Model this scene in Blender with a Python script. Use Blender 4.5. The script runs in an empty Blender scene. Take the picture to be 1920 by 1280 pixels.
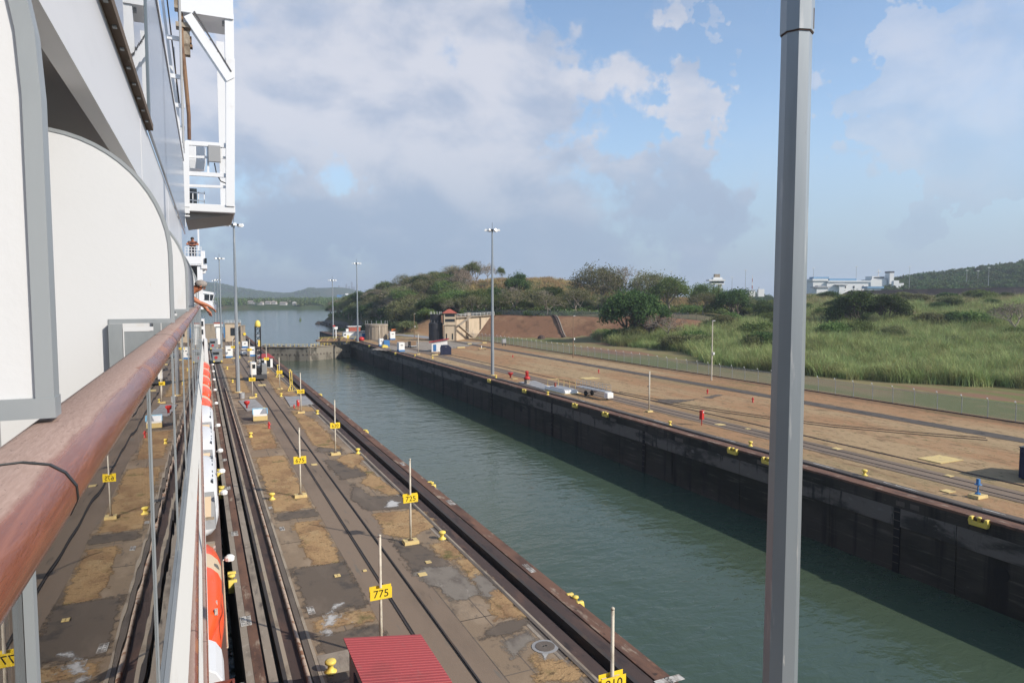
import bpy, math, random
from mathutils import Vector, Matrix, noise
import numpy as np
R = math.radians
S = bpy.context.scene
COL = S.collection
rnd = random.Random(7)

# ------------------------------------------------------------------ camera, sky, sun, exposure
CAM_Z = 16.0
YAW, PITCH = R(24.59), R(3.71)          # lock axis = +Y, right = +X, top of the lock walls = z 0
cam_d = bpy.data.cameras.new('camera'); cam = bpy.data.objects.new('camera', cam_d); COL.objects.link(cam)
cam.location = (0, 0, CAM_Z)
fw = Vector((math.sin(YAW)*math.cos(PITCH), math.cos(YAW)*math.cos(PITCH), -math.sin(PITCH)))
cam.rotation_euler = fw.to_track_quat('-Z', 'Y').to_euler()
cam_d.sensor_width = 36; cam_d.lens = 24; cam_d.clip_start = 0.05; cam_d.clip_end = 20000
S.camera = cam
S.view_settings.view_transform = 'Standard'; S.view_settings.look = 'None'
S.view_settings.exposure = 0.12; S.view_settings.gamma = 1.0; S.view_settings.use_curve_mapping = False
S.cycles.use_denoising = True
S.cycles.max_bounces = 6; S.cycles.transparent_max_bounces = 24; S.cycles.volume_bounces = 0
S.cycles.diffuse_bounces = 3; S.cycles.glossy_bounces = 3; S.cycles.transmission_bounces = 4
S.cycles.caustics_reflective = False; S.cycles.caustics_refractive = False

SUN_AZ, SUN_EL = R(140.3), R(33.0)       # azimuth clockwise from +Y
SUN = Vector((math.sin(SUN_AZ)*math.cos(SUN_EL), math.cos(SUN_AZ)*math.cos(SUN_EL), math.sin(SUN_EL)))


class NT:
    """tiny node-tree writer"""
    def __init__(s, tree):
        s.t = tree
        for n in list(tree.nodes): tree.nodes.remove(n)
    def n(s, typ, props=None, **inp):
        nd = s.t.nodes.new(typ)
        for k, v in (props or {}).items(): setattr(nd, k, v)
        for k, v in inp.items():
            key = int(k[1:]) if k[0] == 'i' and k[1:].isdigit() else k.replace('_', ' ')
            sk = nd.inputs[key]
            if hasattr(v, 'is_output'): s.t.links.new(v, sk)
            else: sk.default_value = v
        return nd
    def math(s, op, a, b=0.0, clamp=False):
        return s.n('ShaderNodeMath', {'operation': op, 'use_clamp': clamp}, i0=a, i1=b).outputs[0]
    def vm(s, op, a, b=(0, 0, 0)):
        nd = s.n('ShaderNodeVectorMath', {'operation': op}, i0=a, i1=b)
        return nd.outputs[1] if op in ('DOT_PRODUCT', 'LENGTH') else nd.outputs[0]
    def step(s, v, lo, hi, a=0.0, b=1.0):
        nd = s.n('ShaderNodeMapRange', {'interpolation_type': 'SMOOTHSTEP'}, i0=v, i1=lo, i2=hi, i3=a, i4=b)
        return nd.outputs[0]
    def noise(s, vec, scale, detail=5, rough=.55, dist=0.0):
        return s.n('ShaderNodeTexNoise', None, Vector=vec, Scale=scale, Detail=detail, Roughness=rough, Distortion=dist).outputs[0]
    def mix(s, f, a, b):
        nd = s.n('ShaderNodeMix', {'data_type': 'RGBA'}, i0=f, i6=a, i7=b)
        return nd.outputs[2]


def c4(c): return (c[0], c[1], c[2], 1.0)
def lin(r, g, b):
    f = lambda u: (u/255/12.92) if u/255 <= .04045 else ((u/255+.055)/1.055)**2.4
    return (f(r), f(g), f(b))

# world: clear tropical sky with broken cloud
w = bpy.data.worlds.new('World'); S.world = w; w.use_nodes = True
N = NT(w.node_tree)
sky = N.n('ShaderNodeTexSky', {'sky_type': 'NISHITA', 'sun_disc': False, 'sun_elevation': SUN_EL, 'sun_rotation': SUN_AZ,
                               'air_density': 1.0, 'dust_density': 0.6, 'ozone_density': 1.3, 'altitude': 0})
d = N.n('ShaderNodeTexCoord').outputs['Generated']
d = N.vm('NORMALIZE', d)
sp = N.n('ShaderNodeSeparateXYZ', None, i0=d)
dz = N.math('MAXIMUM', sp.outputs[2], 0.0)
den = N.math('ADD', dz, 0.10)
pv = N.n('ShaderNodeCombineXYZ', None, i0=N.math('DIVIDE', sp.outputs[0], den), i1=N.math('DIVIDE', sp.outputs[1], den), i2=0.0).outputs[0]
n1 = N.noise(N.vm('ADD', pv, (3.1, 7.3, 0)), 0.55, 7, .52, .3)
def pix_dir(x, y):
    q = cam.rotation_euler.to_matrix()
    return (q @ Vector(((x-960)/1280, -(y-640)/1280, -1))).normalized()
wv_ = N.n('ShaderNodeTexNoise', None, Vector=N.vm('MULTIPLY', d, (1, 1, 1.3)), Scale=4.0, Detail=5, Roughness=.55)
wv2 = N.n('ShaderNodeTexNoise', None, Vector=d, Scale=13.0, Detail=6, Roughness=.6)
dw = N.vm('ADD', d, N.vm('ADD', N.vm('MULTIPLY', N.vm('SUBTRACT', wv_.outputs[1], (.5, .5, .5)), (.11, .11, .08)), N.vm('MULTIPLY', N.vm('SUBTRACT', wv2.outputs[1], (.5, .5, .5)), (.06, .06, .05))))
def puff(vec):   # billows
    v = N.vm('MULTIPLY', vec, (1, 1, 1.6))
    a = N.noise(v, 6.5, 8, .56, .25); b = N.noise(N.vm('ADD', v, (4, 1, 2)), 2.4, 3, .5)
    return N.math('ADD', N.math('MULTIPLY', a, .65), N.math('MULTIPLY', b, .35))
p0 = puff(d); tow = pix_dir(1500, -150)-pix_dir(960, 300); tow = tow.normalized()*.055
p1 = puff(N.vm('ADD', d, tuple(tow)))
cov = None
for x, y, r_in, r_out, amt in ((680, 40, 4, 13, 1.0), (600, 240, 4, 13, 1.05), (500, 400, 4, 14, 1.1), (635, 340, 5, 12, 1.25), (800, 250, 3, 12, 1.05), (960, 290, 3, 10, 1.05), (1120, 290, 2, 9, 1.0), (1270, 250, 1, 6.5, .95), (930, 120, .5, 6.5, .60), (1120, 150, .5, 3, .25), (860, 30, .5, 6, .42), (760, 400, 3, 13, .95), (1000, 400, 3, 13, .95), (1250, 390, 1, 9, .8),
          (1600, 170, .3, 4.6, .58), (1480, 170, .3, 4.6, .55), (1370, 140, .2, 3.6, .5), (1890, 250, .2, 2.8, .55), (1790, 270, .1, 2.4, .5), (1715, 295, .1, 2.2, .45), (1835, 133, .05, 1.3, .5), (1470, 10, .2, 2.6, .3), (1590, 330, .5, 5, .42), (1480, 380, .5, 6, .42),
          (-500, -300, 6, 18, .9), (-1500, 300, 5, 20, .8)):
    c = pix_dir(x, y); v = N.math('MULTIPLY', N.step(N.vm('DOT_PRODUCT', dw, tuple(c)), math.cos(R(r_out)), math.cos(R(r_in))), amt)
    cov = v if cov is None else N.math('SMOOTH_MAX', cov, v)
    if cov.node.type == 'MATH' and cov.node.operation == 'SMOOTH_MAX': cov.node.inputs[2].default_value = .15
gen = N.step(n1, .50, .78, 0, .8)
front = N.step(N.vm('DOT_PRODUCT', d, tuple(pix_dir(1000, 300))), .60, .85)
cov = N.math('MAXIMUM', cov, N.math('MULTIPLY', gen, N.math('SUBTRACT', 1.0, front)))
dens = N.math('ADD', cov, N.math('MULTIPLY', N.math('SUBTRACT', p0, .5), 1.15))
alpha = N.step(dens, .04, 1.10, 0, .96)
lit = N.math('MULTIPLY', N.math('SUBTRACT', p0, p1), 4.2)
lit = N.math('ADD', lit, N.math('MULTIPLY', N.math('SUBTRACT', p0, .5), 1.1))
lit = N.math('ADD', lit, N.step(sp.outputs[2], .10, .21, -.42, .18))
lit = N.step(lit, -.62, .62)
ccol = N.mix(lit, c4(lin(178, 191, 214)), c4(lin(222, 224, 234)))
bg1 = N.n('ShaderNodeBackground', None, Color=sky.outputs[0], Strength=0.18)
bg2 = N.n('ShaderNodeBackground', None, Color=ccol, Strength=0.90)
alpha = N.math('MULTIPLY', alpha, N.step(sp.outputs[2], -.01, .06, .25, .95))
mx = N.n('ShaderNodeMixShader', None, i0=alpha, i1=bg1.outputs[0], i2=bg2.outputs[0])
low = N.step(sp.outputs[2], .0, .27, .90, 0)
bg3 = N.n('ShaderNodeBackground', None, Color=c4(lin(160, 182, 208)), Strength=0.88)
mx = N.n('ShaderNodeMixShader', None, i0=low, i1=mx.outputs[0], i2=bg3.outputs[0])
N.n('ShaderNodeOutputWorld', None, Surface=mx.outputs[0])

sl = bpy.data.lights.new('sun', 'SUN'); sl.energy = 5.0; sl.angle = R(0.53); sl.color = (1.0, .92, .81)
so = bpy.data.objects.new('sun', sl); COL.objects.link(so)
so.rotation_euler = SUN.to_track_quat('Z', 'Y').to_euler()

# ------------------------------------------------------------------ photo pixel -> place
_q = cam.rotation_euler.to_matrix()
def ray(x, y): return _q @ Vector(((x-960)/1280, -(y-640)/1280, -1))
def px(x, y, z=0.0):
    r = ray(x, y); t = (z-CAM_Z)/r.z
    return Vector((r.x*t, r.y*t, z))
def pxd(x, y, depth):
    r = ray(x, y); return Vector((r.x*depth, r.y*depth, CAM_Z+r.z*depth))
def pxs(x, y, s):
    """point of that pixel's sight line at distance s along the lock"""
    r = ray(x, y); t = s/r.y
    return Vector((r.x*t, s, CAM_Z+r.z*t))

# ------------------------------------------------------------------ meshes, things, parts
class MB:
    def __init__(s): s.v = []; s.f = []; s.m = []
    def add(s, vs, fs, mi=0):
        o = len(s.v); s.v.extend([tuple(p) for p in vs]); s.f.extend([tuple(i+o for i in f) for f in fs]); s.m.extend([mi]*len(fs)); return s
    def hexa(s, p, mi=0):
        return s.add(p, [(0, 3, 2, 1), (4, 5, 6, 7), (0, 1, 5, 4), (1, 2, 6, 5), (2, 3, 7, 6), (3, 0, 4, 7)], mi)
    def box(s, c, d, rz=0, mi=0, top=1.0):
        ca, sa = math.cos(rz), math.sin(rz); p = []
        for z, k in ((-1, 1.0), (1, top)):
            for x, y in ((-1, -1), (1, -1), (1, 1), (-1, 1)):
                X, Y = x*d[0]/2*k, y*d[1]/2*k
                p.append((c[0]+X*ca-Y*sa, c[1]+X*sa+Y*ca, c[2]+z*d[2]/2))
        return s.hexa(p, mi)
    def b2(s, a, b, mi=0):
        return s.box([(a[i]+b[i])/2 for i in range(3)], [abs(b[i]-a[i]) for i in range(3)], 0, mi)
    def bar(s, a, b, w, h=None, mi=0):
        a = Vector(a); b = Vector(b); h = h or w; t = (b-a).normalized()
        u = t.cross(Vector((0, 0, 1)));  u = Vector((1, 0, 0)) if u.length < 1e-4 else u.normalized()
        v = u.cross(t)
        p = [q+u*w/2*i+v*h/2*j for q in (a, b) for i, j in ((-1, -1), (1, -1), (1, 1), (-1, 1))]
        return s.hexa(p, mi)
    def tube(s, pts, r, n=8, mi=0, caps=True):
        pts = [Vector(p) for p in pts]; rs = r if isinstance(r, (list, tuple)) else [r]*len(pts)
        o = len(s.v); u = None
        for i, p in enumerate(pts):
            t = (pts[min(i+1, len(pts)-1)]-pts[max(i-1, 0)]).normalized()
            if u is None:
                u = t.cross(Vector((0, 0, 1))); u = Vector((1, 0, 0)) if u.length < 1e-3 else u.normalized()
            else: u = (u-t*u.dot(t)).normalized()
            v = t.cross(u)
            for k in range(n):
                a = 2*math.pi*k/n; s.v.append(tuple(p+u*math.cos(a)*rs[i]+v*math.sin(a)*rs[i]))
        for i in range(len(pts)-1):
            for k in range(n):
                k2 = (k+1) % n; s.f.append((o+i*n+k, o+i*n+k2, o+(i+1)*n+k2, o+(i+1)*n+k)); s.m.append(mi)
        if caps:
            s.f.append(tuple(o+k for k in reversed(range(n)))); s.m.append(mi)
            e = o+(len(pts)-1)*n; s.f.append(tuple(e+k for k in range(n))); s.m.append(mi)
        return s
    def lathe(s, prof, c=(0, 0, 0), n=14, mi=0):
        o = len(s.v)
        for r, z in prof:
            for k in range(n):
                a = 2*math.pi*k/n; s.v.append((c[0]+r*math.cos(a), c[1]+r*math.sin(a), c[2]+z))
        for i in range(len(prof)-1):
            for k in range(n):
                k2 = (k+1) % n; s.f.append((o+i*n+k, o+i*n+k2, o+(i+1)*n+k2, o+(i+1)*n+k)); s.m.append(mi)
        s.f.append(tuple(o+k for k in reversed(range(n)))); s.m.append(mi)
        e = o+(len(prof)-1)*n; s.f.append(tuple(e+k for k in range(n))); s.m.append(mi)
        return s
    def prism(s, poly, a, b, axis=1, mi=0):
        """polygon (2-D) run along an axis from a to b; axis 1: poly is (x, z), axis 0: (y, z), axis 2: (x, y)"""
        def P(q, t): return (q[0], t, q[1]) if axis == 1 else (t, q[0], q[1]) if axis == 0 else (q[0], q[1], t)
        n = len(poly); vs = [P(q, a) for q in poly]+[P(q, b) for q in poly]
        fs = [tuple(range(n)), tuple(reversed(range(n, 2*n)))]+[(i, i+n, (i+1) % n+n, (i+1) % n) for i in range(n)]
        return s.add(vs, fs, mi)
    def build(s, name, mats, parent=None, smooth=False, bevel=0, loc=None):
        me = bpy.data.meshes.new(name); me.from_pydata(s.v, [], s.f)
        mats = mats if isinstance(mats, (list, tuple)) else [mats]
        for m in mats: me.materials.append(m)
        if len(mats) > 1: me.polygons.foreach_set('material_index', s.m)
        if smooth: me.polygons.foreach_set('use_smooth', [True]*len(s.f))
        me.update()
        import bmesh
        bm = bmesh.new(); bm.from_mesh(me); bmesh.ops.recalc_face_normals(bm, faces=bm.faces); bm.to_mesh(me); bm.free()
        return link(name, me, parent, bevel, loc)

def link(name, me, parent=None, bevel=0, loc=None):
    o = bpy.data.objects.new(name, me); COL.objects.link(o)
    if parent is not None: o.parent = parent
    if loc is not None: o.location = loc
    if bevel:
        b = o.modifiers.new('bevel', 'BEVEL'); b.width = bevel; b.segments = 2; b.limit_method = 'ANGLE'; b.angle_limit = R(40)
    return o
def tag(o, label=None, cat=None, group=None, kind=None):
    if label: o['label'] = label
    if cat: o['category'] = cat
    if group: o['group'] = group
    if kind: o['kind'] = kind
    return o
def thing(name, label, cat, loc=(0, 0, 0), rz=0.0, group=None):
    o = bpy.data.objects.new(name, None); COL.objects.link(o); o.empty_display_size = .3
    o.location = loc; o.rotation_euler = (0, 0, rz)
    return tag(o, label, cat, group, 'thing')
def copy_tree(o, parent=None):
    c = o.copy(); COL.objects.link(c)
    if parent is not None: c.parent = parent
    for ch in list(o.children): copy_tree(ch, c)
    return c
def place(proto, used, loc, rz, label, group=None, scale=1.0):
    """first use moves the built thing itself, later uses copy it with its parts"""
    o = copy_tree(proto) if used else proto
    o.location = loc; o.rotation_euler = (0, 0, rz); o.scale = (scale,)*3 if not isinstance(scale, tuple) else scale
    o['label'] = label
    if group: o['group'] = group
    return o
def text(body, size, mat, parent, loc, rot, name='number'):
    cu = bpy.data.curves.new(name, 'FONT'); cu.body = body; cu.size = size; cu.align_x = 'CENTER'; cu.align_y = 'CENTER'; cu.extrude = .003
    cu.materials.append(mat)
    tmp = bpy.data.objects.new(name+'_outline', cu); COL.objects.link(tmp)
    me = bpy.data.meshes.new_from_object(tmp.evaluated_get(bpy.context.evaluated_depsgraph_get())); me.name = name
    bpy.data.objects.remove(tmp); bpy.data.curves.remove(cu)
    o = bpy.data.objects.new(name, me); COL.objects.link(o); o.parent = parent; o.location = loc; o.rotation_euler = rot
    return o

# ------------------------------------------------------------------ materials
MAT = {}
def M(name, base, layers=(), rough=.6, spec=.3, metal=0.0, bump=0.0, bscale=8.0, bstretch=(1, 1, 1), coord='pos', coat=0, rand=0.0, trans=0, fade=False):
    """layers: (colour, scale, stretch, lo, hi) laid over the base through noise masks in world metres"""
    m = bpy.data.materials.new(name); m.use_nodes = True; N = NT(m.node_tree); MAT[name] = m
    p = N.n('ShaderNodeNewGeometry').outputs['Position'] if coord == 'pos' else N.n('ShaderNodeTexCoord').outputs['Object']
    col = c4(base)
    for i, (c, sc, st, lo, hi) in enumerate(layers):
        v = N.vm('ADD', N.vm('MULTIPLY', p, st), (13.7*i+1.3, 5.1*i, 3.3*i))
        f = N.step(N.noise(v, sc, 7, .6), lo, hi)
        col = N.mix(f, col, c4(c))
    if rand:
        oi = N.n('ShaderNodeObjectInfo').outputs['Random']
        hv = N.n('ShaderNodeHueSaturation', None, Hue=N.step(oi, 0, 1, .5-rand*.12, .5+rand*.08), Saturation=1.0, Value=N.step(oi, 0, 1, 1-rand, 1+rand), Fac=1.0, Color=col)
        col = hv.outputs[0]
    b = N.n('ShaderNodeBsdfPrincipled', None, Base_Color=col, Roughness=rough, Metallic=metal)
    b.inputs['Specular IOR Level'].default_value = spec
    if coat: b.inputs['Coat Weight'].default_value = coat; b.inputs['Coat Roughness'].default_value = .12
    if bump:
        h = N.noise(N.vm('MULTIPLY', p, bstretch), bscale, 6, .6)
        bn = N.n('ShaderNodeBump', None, Strength=1.0, Distance=bump, Height=h); m.node_tree.links.new(bn.outputs[0], b.inputs['Normal'])
    sh = b.outputs[0]
    if trans:
        tr = N.n('ShaderNodeBsdfTranslucent', None, Color=col)
        sh = N.n('ShaderNodeMixShader', None, i0=trans, i1=sh, i2=tr.outputs[0]).outputs[0]
    if fade:   # worn, broken edge of a thin laid patch
        at = N.n('ShaderNodeAttribute', {'attribute_name': 'inner'}).outputs['Fac']
        nz = N.math('ADD', N.math('MULTIPLY', N.math('SUBTRACT', N.noise(p, 1.3, 9, .72), .5), 2.4), at)
        al = N.step(nz, -.10, .45)
        sh = N.n('ShaderNodeMixShader', None, i0=al, i1=N.n('ShaderNodeBsdfTransparent').outputs[0], i2=sh).outputs[0]
    N.n('ShaderNodeOutputMaterial', None, Surface=sh)
    return m
# ground and wall materials
M('paving', (.215, .158, .104), [((.29, .22, .15), .35, (1, .5, 1), .48, .68), ((.125, .095, .068), .22, (1, .7, 1), .55, .68), ((.085, .07, .056), 2.2, (1, .4, 1), .55, .75), ((.20, .17, .14), 5, (1, 1, 1), .66, .78)], rough=.85, bump=.012, bscale=9)
M('asphalt_patch', (.115, .09, .068), [((.155, .122, .092), .5, (1, .35, 1), .5, .7), ((.062, .053, .045), .8, (1, 1, 1), .5, .68), ((.16, .14, .12), 5, (1, .6, 1), .66, .78)], rough=.85, bump=.01, bscale=10, fade=True)
M('concrete_patch', (.19, .165, .135), [((.12, .10, .082), .9, (1, .6, 1), .45, .66), ((.27, .24, .20), 3.5, (1, .5, 1), .58, .74)], rough=.85, bump=.01, bscale=12, fade=True)
M('whitewash', (.45, .44, .42), [((.30, .29, .27), 2, (1, 1, 1), .45, .65)], rough=.8, fade=True)
M('asphalt', (.085, .070, .057), [((.125, .102, .082), .5, (1, .35, 1), .5, .7), ((.035, .031, .028), .8, (1, 1, 1), .55, .7), ((.15, .13, .11), 6, (1, .6, 1), .68, .8)], rough=.85, bump=.01, bscale=10)
M('road_strip', (.195, .145, .104), [((.15, .112, .08), .25, (1, .3, 1), .45, .65), ((.15, .13, .105), 1.2, (2, .3, 1), .58, .72), ((.05, .043, .037), .6, (2.2, .25, 1), .62, .75)], rough=.85, bump=.006, bscale=14)
M('dry_grass', (.34, .222, .115), [((.25, .155, .085), .32, (1, .6, 1), .46, .60), ((.36, .25, .135), .9, (1, .5, 1), .52, .66), ((.145, .125, .055), .5, (1, 1, 1), .58, .70), ((.13, .088, .05), 3.2, (.8, 2.0, 1), .56, .66), ((.43, .31, .17), 7, (.7, 1.6, 1), .60, .72)], rough=.95, spec=.05, bump=.05, bscale=7, fade=True)
M('concrete', (.26, .22, .175), [((.15, .125, .10), .7, (1, .5, 1), .5, .68), ((.33, .29, .24), 3.5, (1, .5, 1), .55, .72), ((.075, .062, .052), 1.4, (1, .2, 1), .58, .72)], rough=.85, bump=.01, bscale=12)
M('dark_concrete', (.115, .095, .078), [((.065, .055, .046), .8, (1, .25, 1), .48, .66), ((.19, .165, .135), 4, (1, .4, 1), .6, .75)], rough=.85, bump=.01, bscale=12)
M('pale_ledge', (.30, .25, .19), [((.17, .135, .10), .9, (1, .4, 1), .5, .66), ((.40, .35, .28), 5, (1, .5, 1), .6, .75)], rough=.85, bump=.008, bscale=12)
M('rust', (.155, .088, .062), [((.088, .053, .042), .8, (1, .25, 1), .45, .65), ((.19, .10, .065), 2.2, (1, .35, 1), .55, .72), ((.29, .23, .175), 1.3, (1.2, .35, 1), .57, .68), ((.05, .036, .03), 3, (1, .5, 1), .60, .72)], rough=.85, spec=.15, bump=.006, bscale=14)
M('rust_dark', (.068, .048, .042), [((.11, .066, .05), .9, (1, .25, 1), .5, .7), ((.040, .032, .031), 2, (1, .3, 1), .5, .7), ((.16, .12, .09), 3, (1, .25, 1), .66, .76)], rough=.8, spec=.2, bump=.004, bscale=10)
M('rail_steel', (.052, .046, .043), [((.085, .06, .045), 1.2, (1, .3, 1), .5, .7)], rough=.75, spec=.2)
M('bright_rail', (.24, .20, .18), [((.12, .08, .06), 1.2, (1, .3, 1), .5, .7)], rough=.45, metal=.5)
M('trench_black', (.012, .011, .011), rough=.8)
M('pipe_rusty', (.40, .31, .235), [((.22, .11, .06), 3.0, (1, .8, 1), .52, .62), ((.13, .06, .035), 5.5, (1, .8, 1), .60, .70)], rough=.75, bump=.006, bscale=16)
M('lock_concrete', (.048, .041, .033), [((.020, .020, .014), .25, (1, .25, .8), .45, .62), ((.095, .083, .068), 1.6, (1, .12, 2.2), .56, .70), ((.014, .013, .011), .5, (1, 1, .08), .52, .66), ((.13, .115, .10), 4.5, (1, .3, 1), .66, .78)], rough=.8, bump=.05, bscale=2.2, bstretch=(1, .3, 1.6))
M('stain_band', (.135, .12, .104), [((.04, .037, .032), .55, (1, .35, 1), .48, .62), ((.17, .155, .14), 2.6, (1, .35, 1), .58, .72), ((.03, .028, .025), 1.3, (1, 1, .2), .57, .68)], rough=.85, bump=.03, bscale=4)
M('gate_steel', (.20, .18, .145), [((.075, .068, .055), .30, (1, 1, .5), .48, .62), ((.04, .04, .032), .7, (1, 1, .3), .58, .68), ((.27, .25, .21), 1.4, (1, 1, .4), .6, .74)], rough=.8, bump=.02, bscale=3)
M('soil', (.315, .186, .102), [((.35, .25, .145), .05, (1.6, .35, 1), .44, .58), ((.25, .19, .105), .035, (1.3, .4, 1), .50, .64), ((.15, .14, .062), .05, (1, .35, 1), .56, .68), ((.36, .19, .098), .03, (1.4, .5, 1), .54, .66), ((.20, .135, .08), .7, (1.5, .5, 1), .52, .68), ((.155, .13, .066), 2.2, (1.3, .6, 1), .56, .66), ((.38, .28, .165), 1.8, (1.5, .4, 1), .60, .74)], rough=.95, spec=.05, bump=.05, bscale=2.5)
M('bank_soil', (.205, .112, .068), [((.26, .155, .09), .12, (1, 1, .6), .48, .65), ((.135, .078, .05), .3, (1, 1, .35), .52, .68), ((.16, .10, .06), 1.5, (1, 1, .5), .5, .7)], rough=.95, spec=.05, bump=.12, bscale=1.2)
M('verge_grass', (.215, .18, .09), [((.14, .155, .06), .06, (1.4, .4, 1), .47, .6), ((.22, .13, .085), .05, (1.4, .35, 1), .54, .66), ((.25, .2, .1), .7, (1, .5, 1), .55, .72)], rough=.95, spec=.05, bump=.08, bscale=2)
M('wild_ground', (.10, .095, .04), [((.15, .12, .055), .03, (1, 1, 1), .45, .62), ((.06, .07, .028), .09, (1, 1, 1), .5, .65)], rough=.95, spec=.05, bump=.3, bscale=.6)
M('far_ground', (.055, .075, .032), [((.10, .085, .05), .012, (1, 1, 1), .5, .64), ((.035, .055, .024), .03, (1, 1, 1), .48, .62)], rough=.95, spec=.03, bump=2.0, bscale=.12)
M('rock', (.11, .085, .065), [((.2, .15, .11), .25, (1, 1, 1), .5, .66), ((.05, .045, .04), .8, (1, 1, 1), .5, .66)], rough=.9, bump=.2, bscale=1.0)
M('white_line', (.48, .46, .42), [((.22, .19, .16), 2.6, (1, .5, 1), .45, .60)], rough=.7)
M('yellow_paint', (.72, .50, .07), [((.50, .38, .12), 2.5, (1, 1, 1), .55, .72), ((.30, .22, .10), 6.0, (1, 1, 1), .64, .74)], rough=.55)
M('pale_yellow', (.58, .44, .19), [((.40, .31, .16), 1.8, (1, 1, 1), .5, .7), ((.25, .19, .11), 5, (1, 1, 1), .64, .75)], rough=.7)
M('plate_grey', (.26, .255, .25), [((.17, .165, .16), .8, (1, 1, 1), .5, .68), ((.36, .35, .34), 3, (1, 1, 1), .6, .75)], rough=.6)

# water: still lock water with small wind ripples
m = bpy.data.materials.new('water'); m.use_nodes = True; N = NT(m.node_tree)
p = N.n('ShaderNodeNewGeometry').outputs['Position']
col = N.mix(N.step(N.noise(p, .02, 3), .4, .65), c4((.048, .074, .050)), c4((.056, .076, .046)))
wv = N.math('ADD', N.math('MULTIPLY', N.noise(N.vm('MULTIPLY', p, (.75, 1.15, 1)), .95, 3, .55, .4), .075),
            N.math('ADD', N.math('MULTIPLY', N.noise(N.vm('MULTIPLY', p, (1, 1.3, 1)), .22, 2, .5), .15), N.math('MULTIPLY', N.noise(p, 3.5, 2, .5), .011)))
bn = N.n('ShaderNodeBump', None, Strength=1.0, Distance=1.0, Height=wv)
b = N.n('ShaderNodeBsdfPrincipled', None, Base_Color=col, Roughness=.10, IOR=1.333, Normal=bn.outputs[0])
N.n('ShaderNodeOutputMaterial', None, Surface=b.outputs[0]); MAT['water'] = m

WATER_Z = -6.4
mb = MB(); xs = [-4000, -60, 1.9, 18.1, 52, 300, 4200]; ys = [-160, 0, 150, 330, 900, 7200]
vs = [(x, y, WATER_Z) for y in ys for x in xs]; nx = len(xs)
mb.add(vs, [(j*nx+i, j*nx+i+1, (j+1)*nx+i+1, (j+1)*nx+i) for j in range(len(ys)-1) for i in range(nx-1)])
tag(mb.build('water', MAT['water']), kind='structure')

# ------------------------------------------------------------------ right bank terrain
def seg_d(p, a, b):
    ax, ay = a; bx, by = b; dx, dy = bx-ax, by-ay
    t = max(0, min(1, ((p[0]-ax)*dx+(p[1]-ay)*dy)/(dx*dx+dy*dy))); return math.hypot(p[0]-ax-t*dx, p[1]-ay-t*dy)
def inside(p, poly):
    c = False; n = len(poly)
    for i in range(n):
        a, b = poly[i], poly[i-1]
        if (a[1] > p[1]) != (b[1] > p[1]) and p[0] < (b[0]-a[0])*(p[1]-a[1])/(b[1]-a[1])+a[0]: c = not c
    return c
def sm(x, a, b):
    t = max(0, min(1, (x-a)/(b-a))); return t*t*(3-2*t)
tip = px(600, 607, WATER_Z); s1 = px(640, 616, WATER_Z); s2 = px(700, 622, WATER_Z)
LAND = [(40, -200), (40, 322), (68, 326), (80, 345), (s2.x-4, s2.y), (s1.x, s1.y), (tip.x, tip.y), (tip.x+16, tip.y+22), (tip.x+95, tip.y+70), (330, 760), (520, 900), (900, 1000), (4200, 1500), (4200, -200)]
foot_a, foot_b = px(885, 630), px(1112, 636)
u_f = (foot_b-foot_a).normalized(); n_f = Vector((-u_f.y, u_f.x, 0));
if n_f.x < 0: n_f = -n_f                       # uphill, away from the lock
def H(x, y):
    q = Vector((x, y, 0))-foot_a; along, up = q.dot(u_f), q.dot(n_f)
    bank = 8.4*sm(up, 0, 17) if x > 75 else 0
    bank *= sm(along, -48, -22)*(1-sm(along, 78, 125))
    bank *= 1.0
    dist = math.hypot(x, y)
    field = 14.6*sm(dist-145-.10*max(0, y-60), 0, 245)**.92*sm(x, 118, 160)
    field += 4.0*sm(dist, 430, 640)*sm(x, 118, 160)
    hill = 27.5*math.exp(-(((x-178)/(78 if x > 178 else 64))**2+((y-402)/82)**2)) + 9.5*math.exp(-(((x-292)/70)**2+((y-330)/60)**2)) + 7.5*math.exp(-(((x-128)/34)**2+((y-505)/62)**2)) + 6*math.exp(-(((x-120)/26)**2+((y-415)/40)**2))
    hill *= sm(up, 2, 22) if along > -48 else sm(y, 318, 372)*sm(x, 84, 104)
    z = max(bank, field*(sm(along, 60, 120) if up > 0 and along < 120 else 1), bank*.4+hill*.97) + 0.25*bank*(hill > 1)*0
    if z > .3: z += 1.1*noise.noise((x*.05, y*.05, 3))*sm(z, .5, 6)
    if dist > 700: z += 46*math.exp(-(((x-930)/190)**2+((y-330)/260)**2))*sm(dist, 700, 900) + 14*noise.noise((x*.006, y*.006, 1))*sm(dist, 800, 1100)
    if x < 92 and y > 318 and z < 1: z = 0
    return z
def ground(x, y):
    q = (x, y)
    if x > 600 and y < 1000: return H(x, y)
    dd = min(seg_d(q, LAND[i], LAND[i-1]) for i in range(len(LAND)))
    if not inside(q, LAND): dd = -dd
    k = sm(dd, -1.5, 7)
    return H(x, y)*sm(dd, 0, 16)*1.0 + (-9.0)*(1-k)
def axis(a, b, step, far, grow):
    v = [a]
    while v[-1] < b: v.append(v[-1]+step)
    while v[-1] < far: step *= grow; v.append(v[-1]+step)
    return v
xs = [53.97]+axis(56, 330, 4, 4000, 1.22); ys = [-190, -140, -100, -70]+axis(-50, 640, 4.5, 1600, 1.2)
nx = len(xs); vs = [(x, y, ground(x, y)-.02) for y in ys for x in xs]
mats = [MAT['soil'], MAT['bank_soil'], MAT['verge_grass'], MAT['wild_ground'], MAT['far_ground'], MAT['rock']]
mb = MB()
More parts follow.
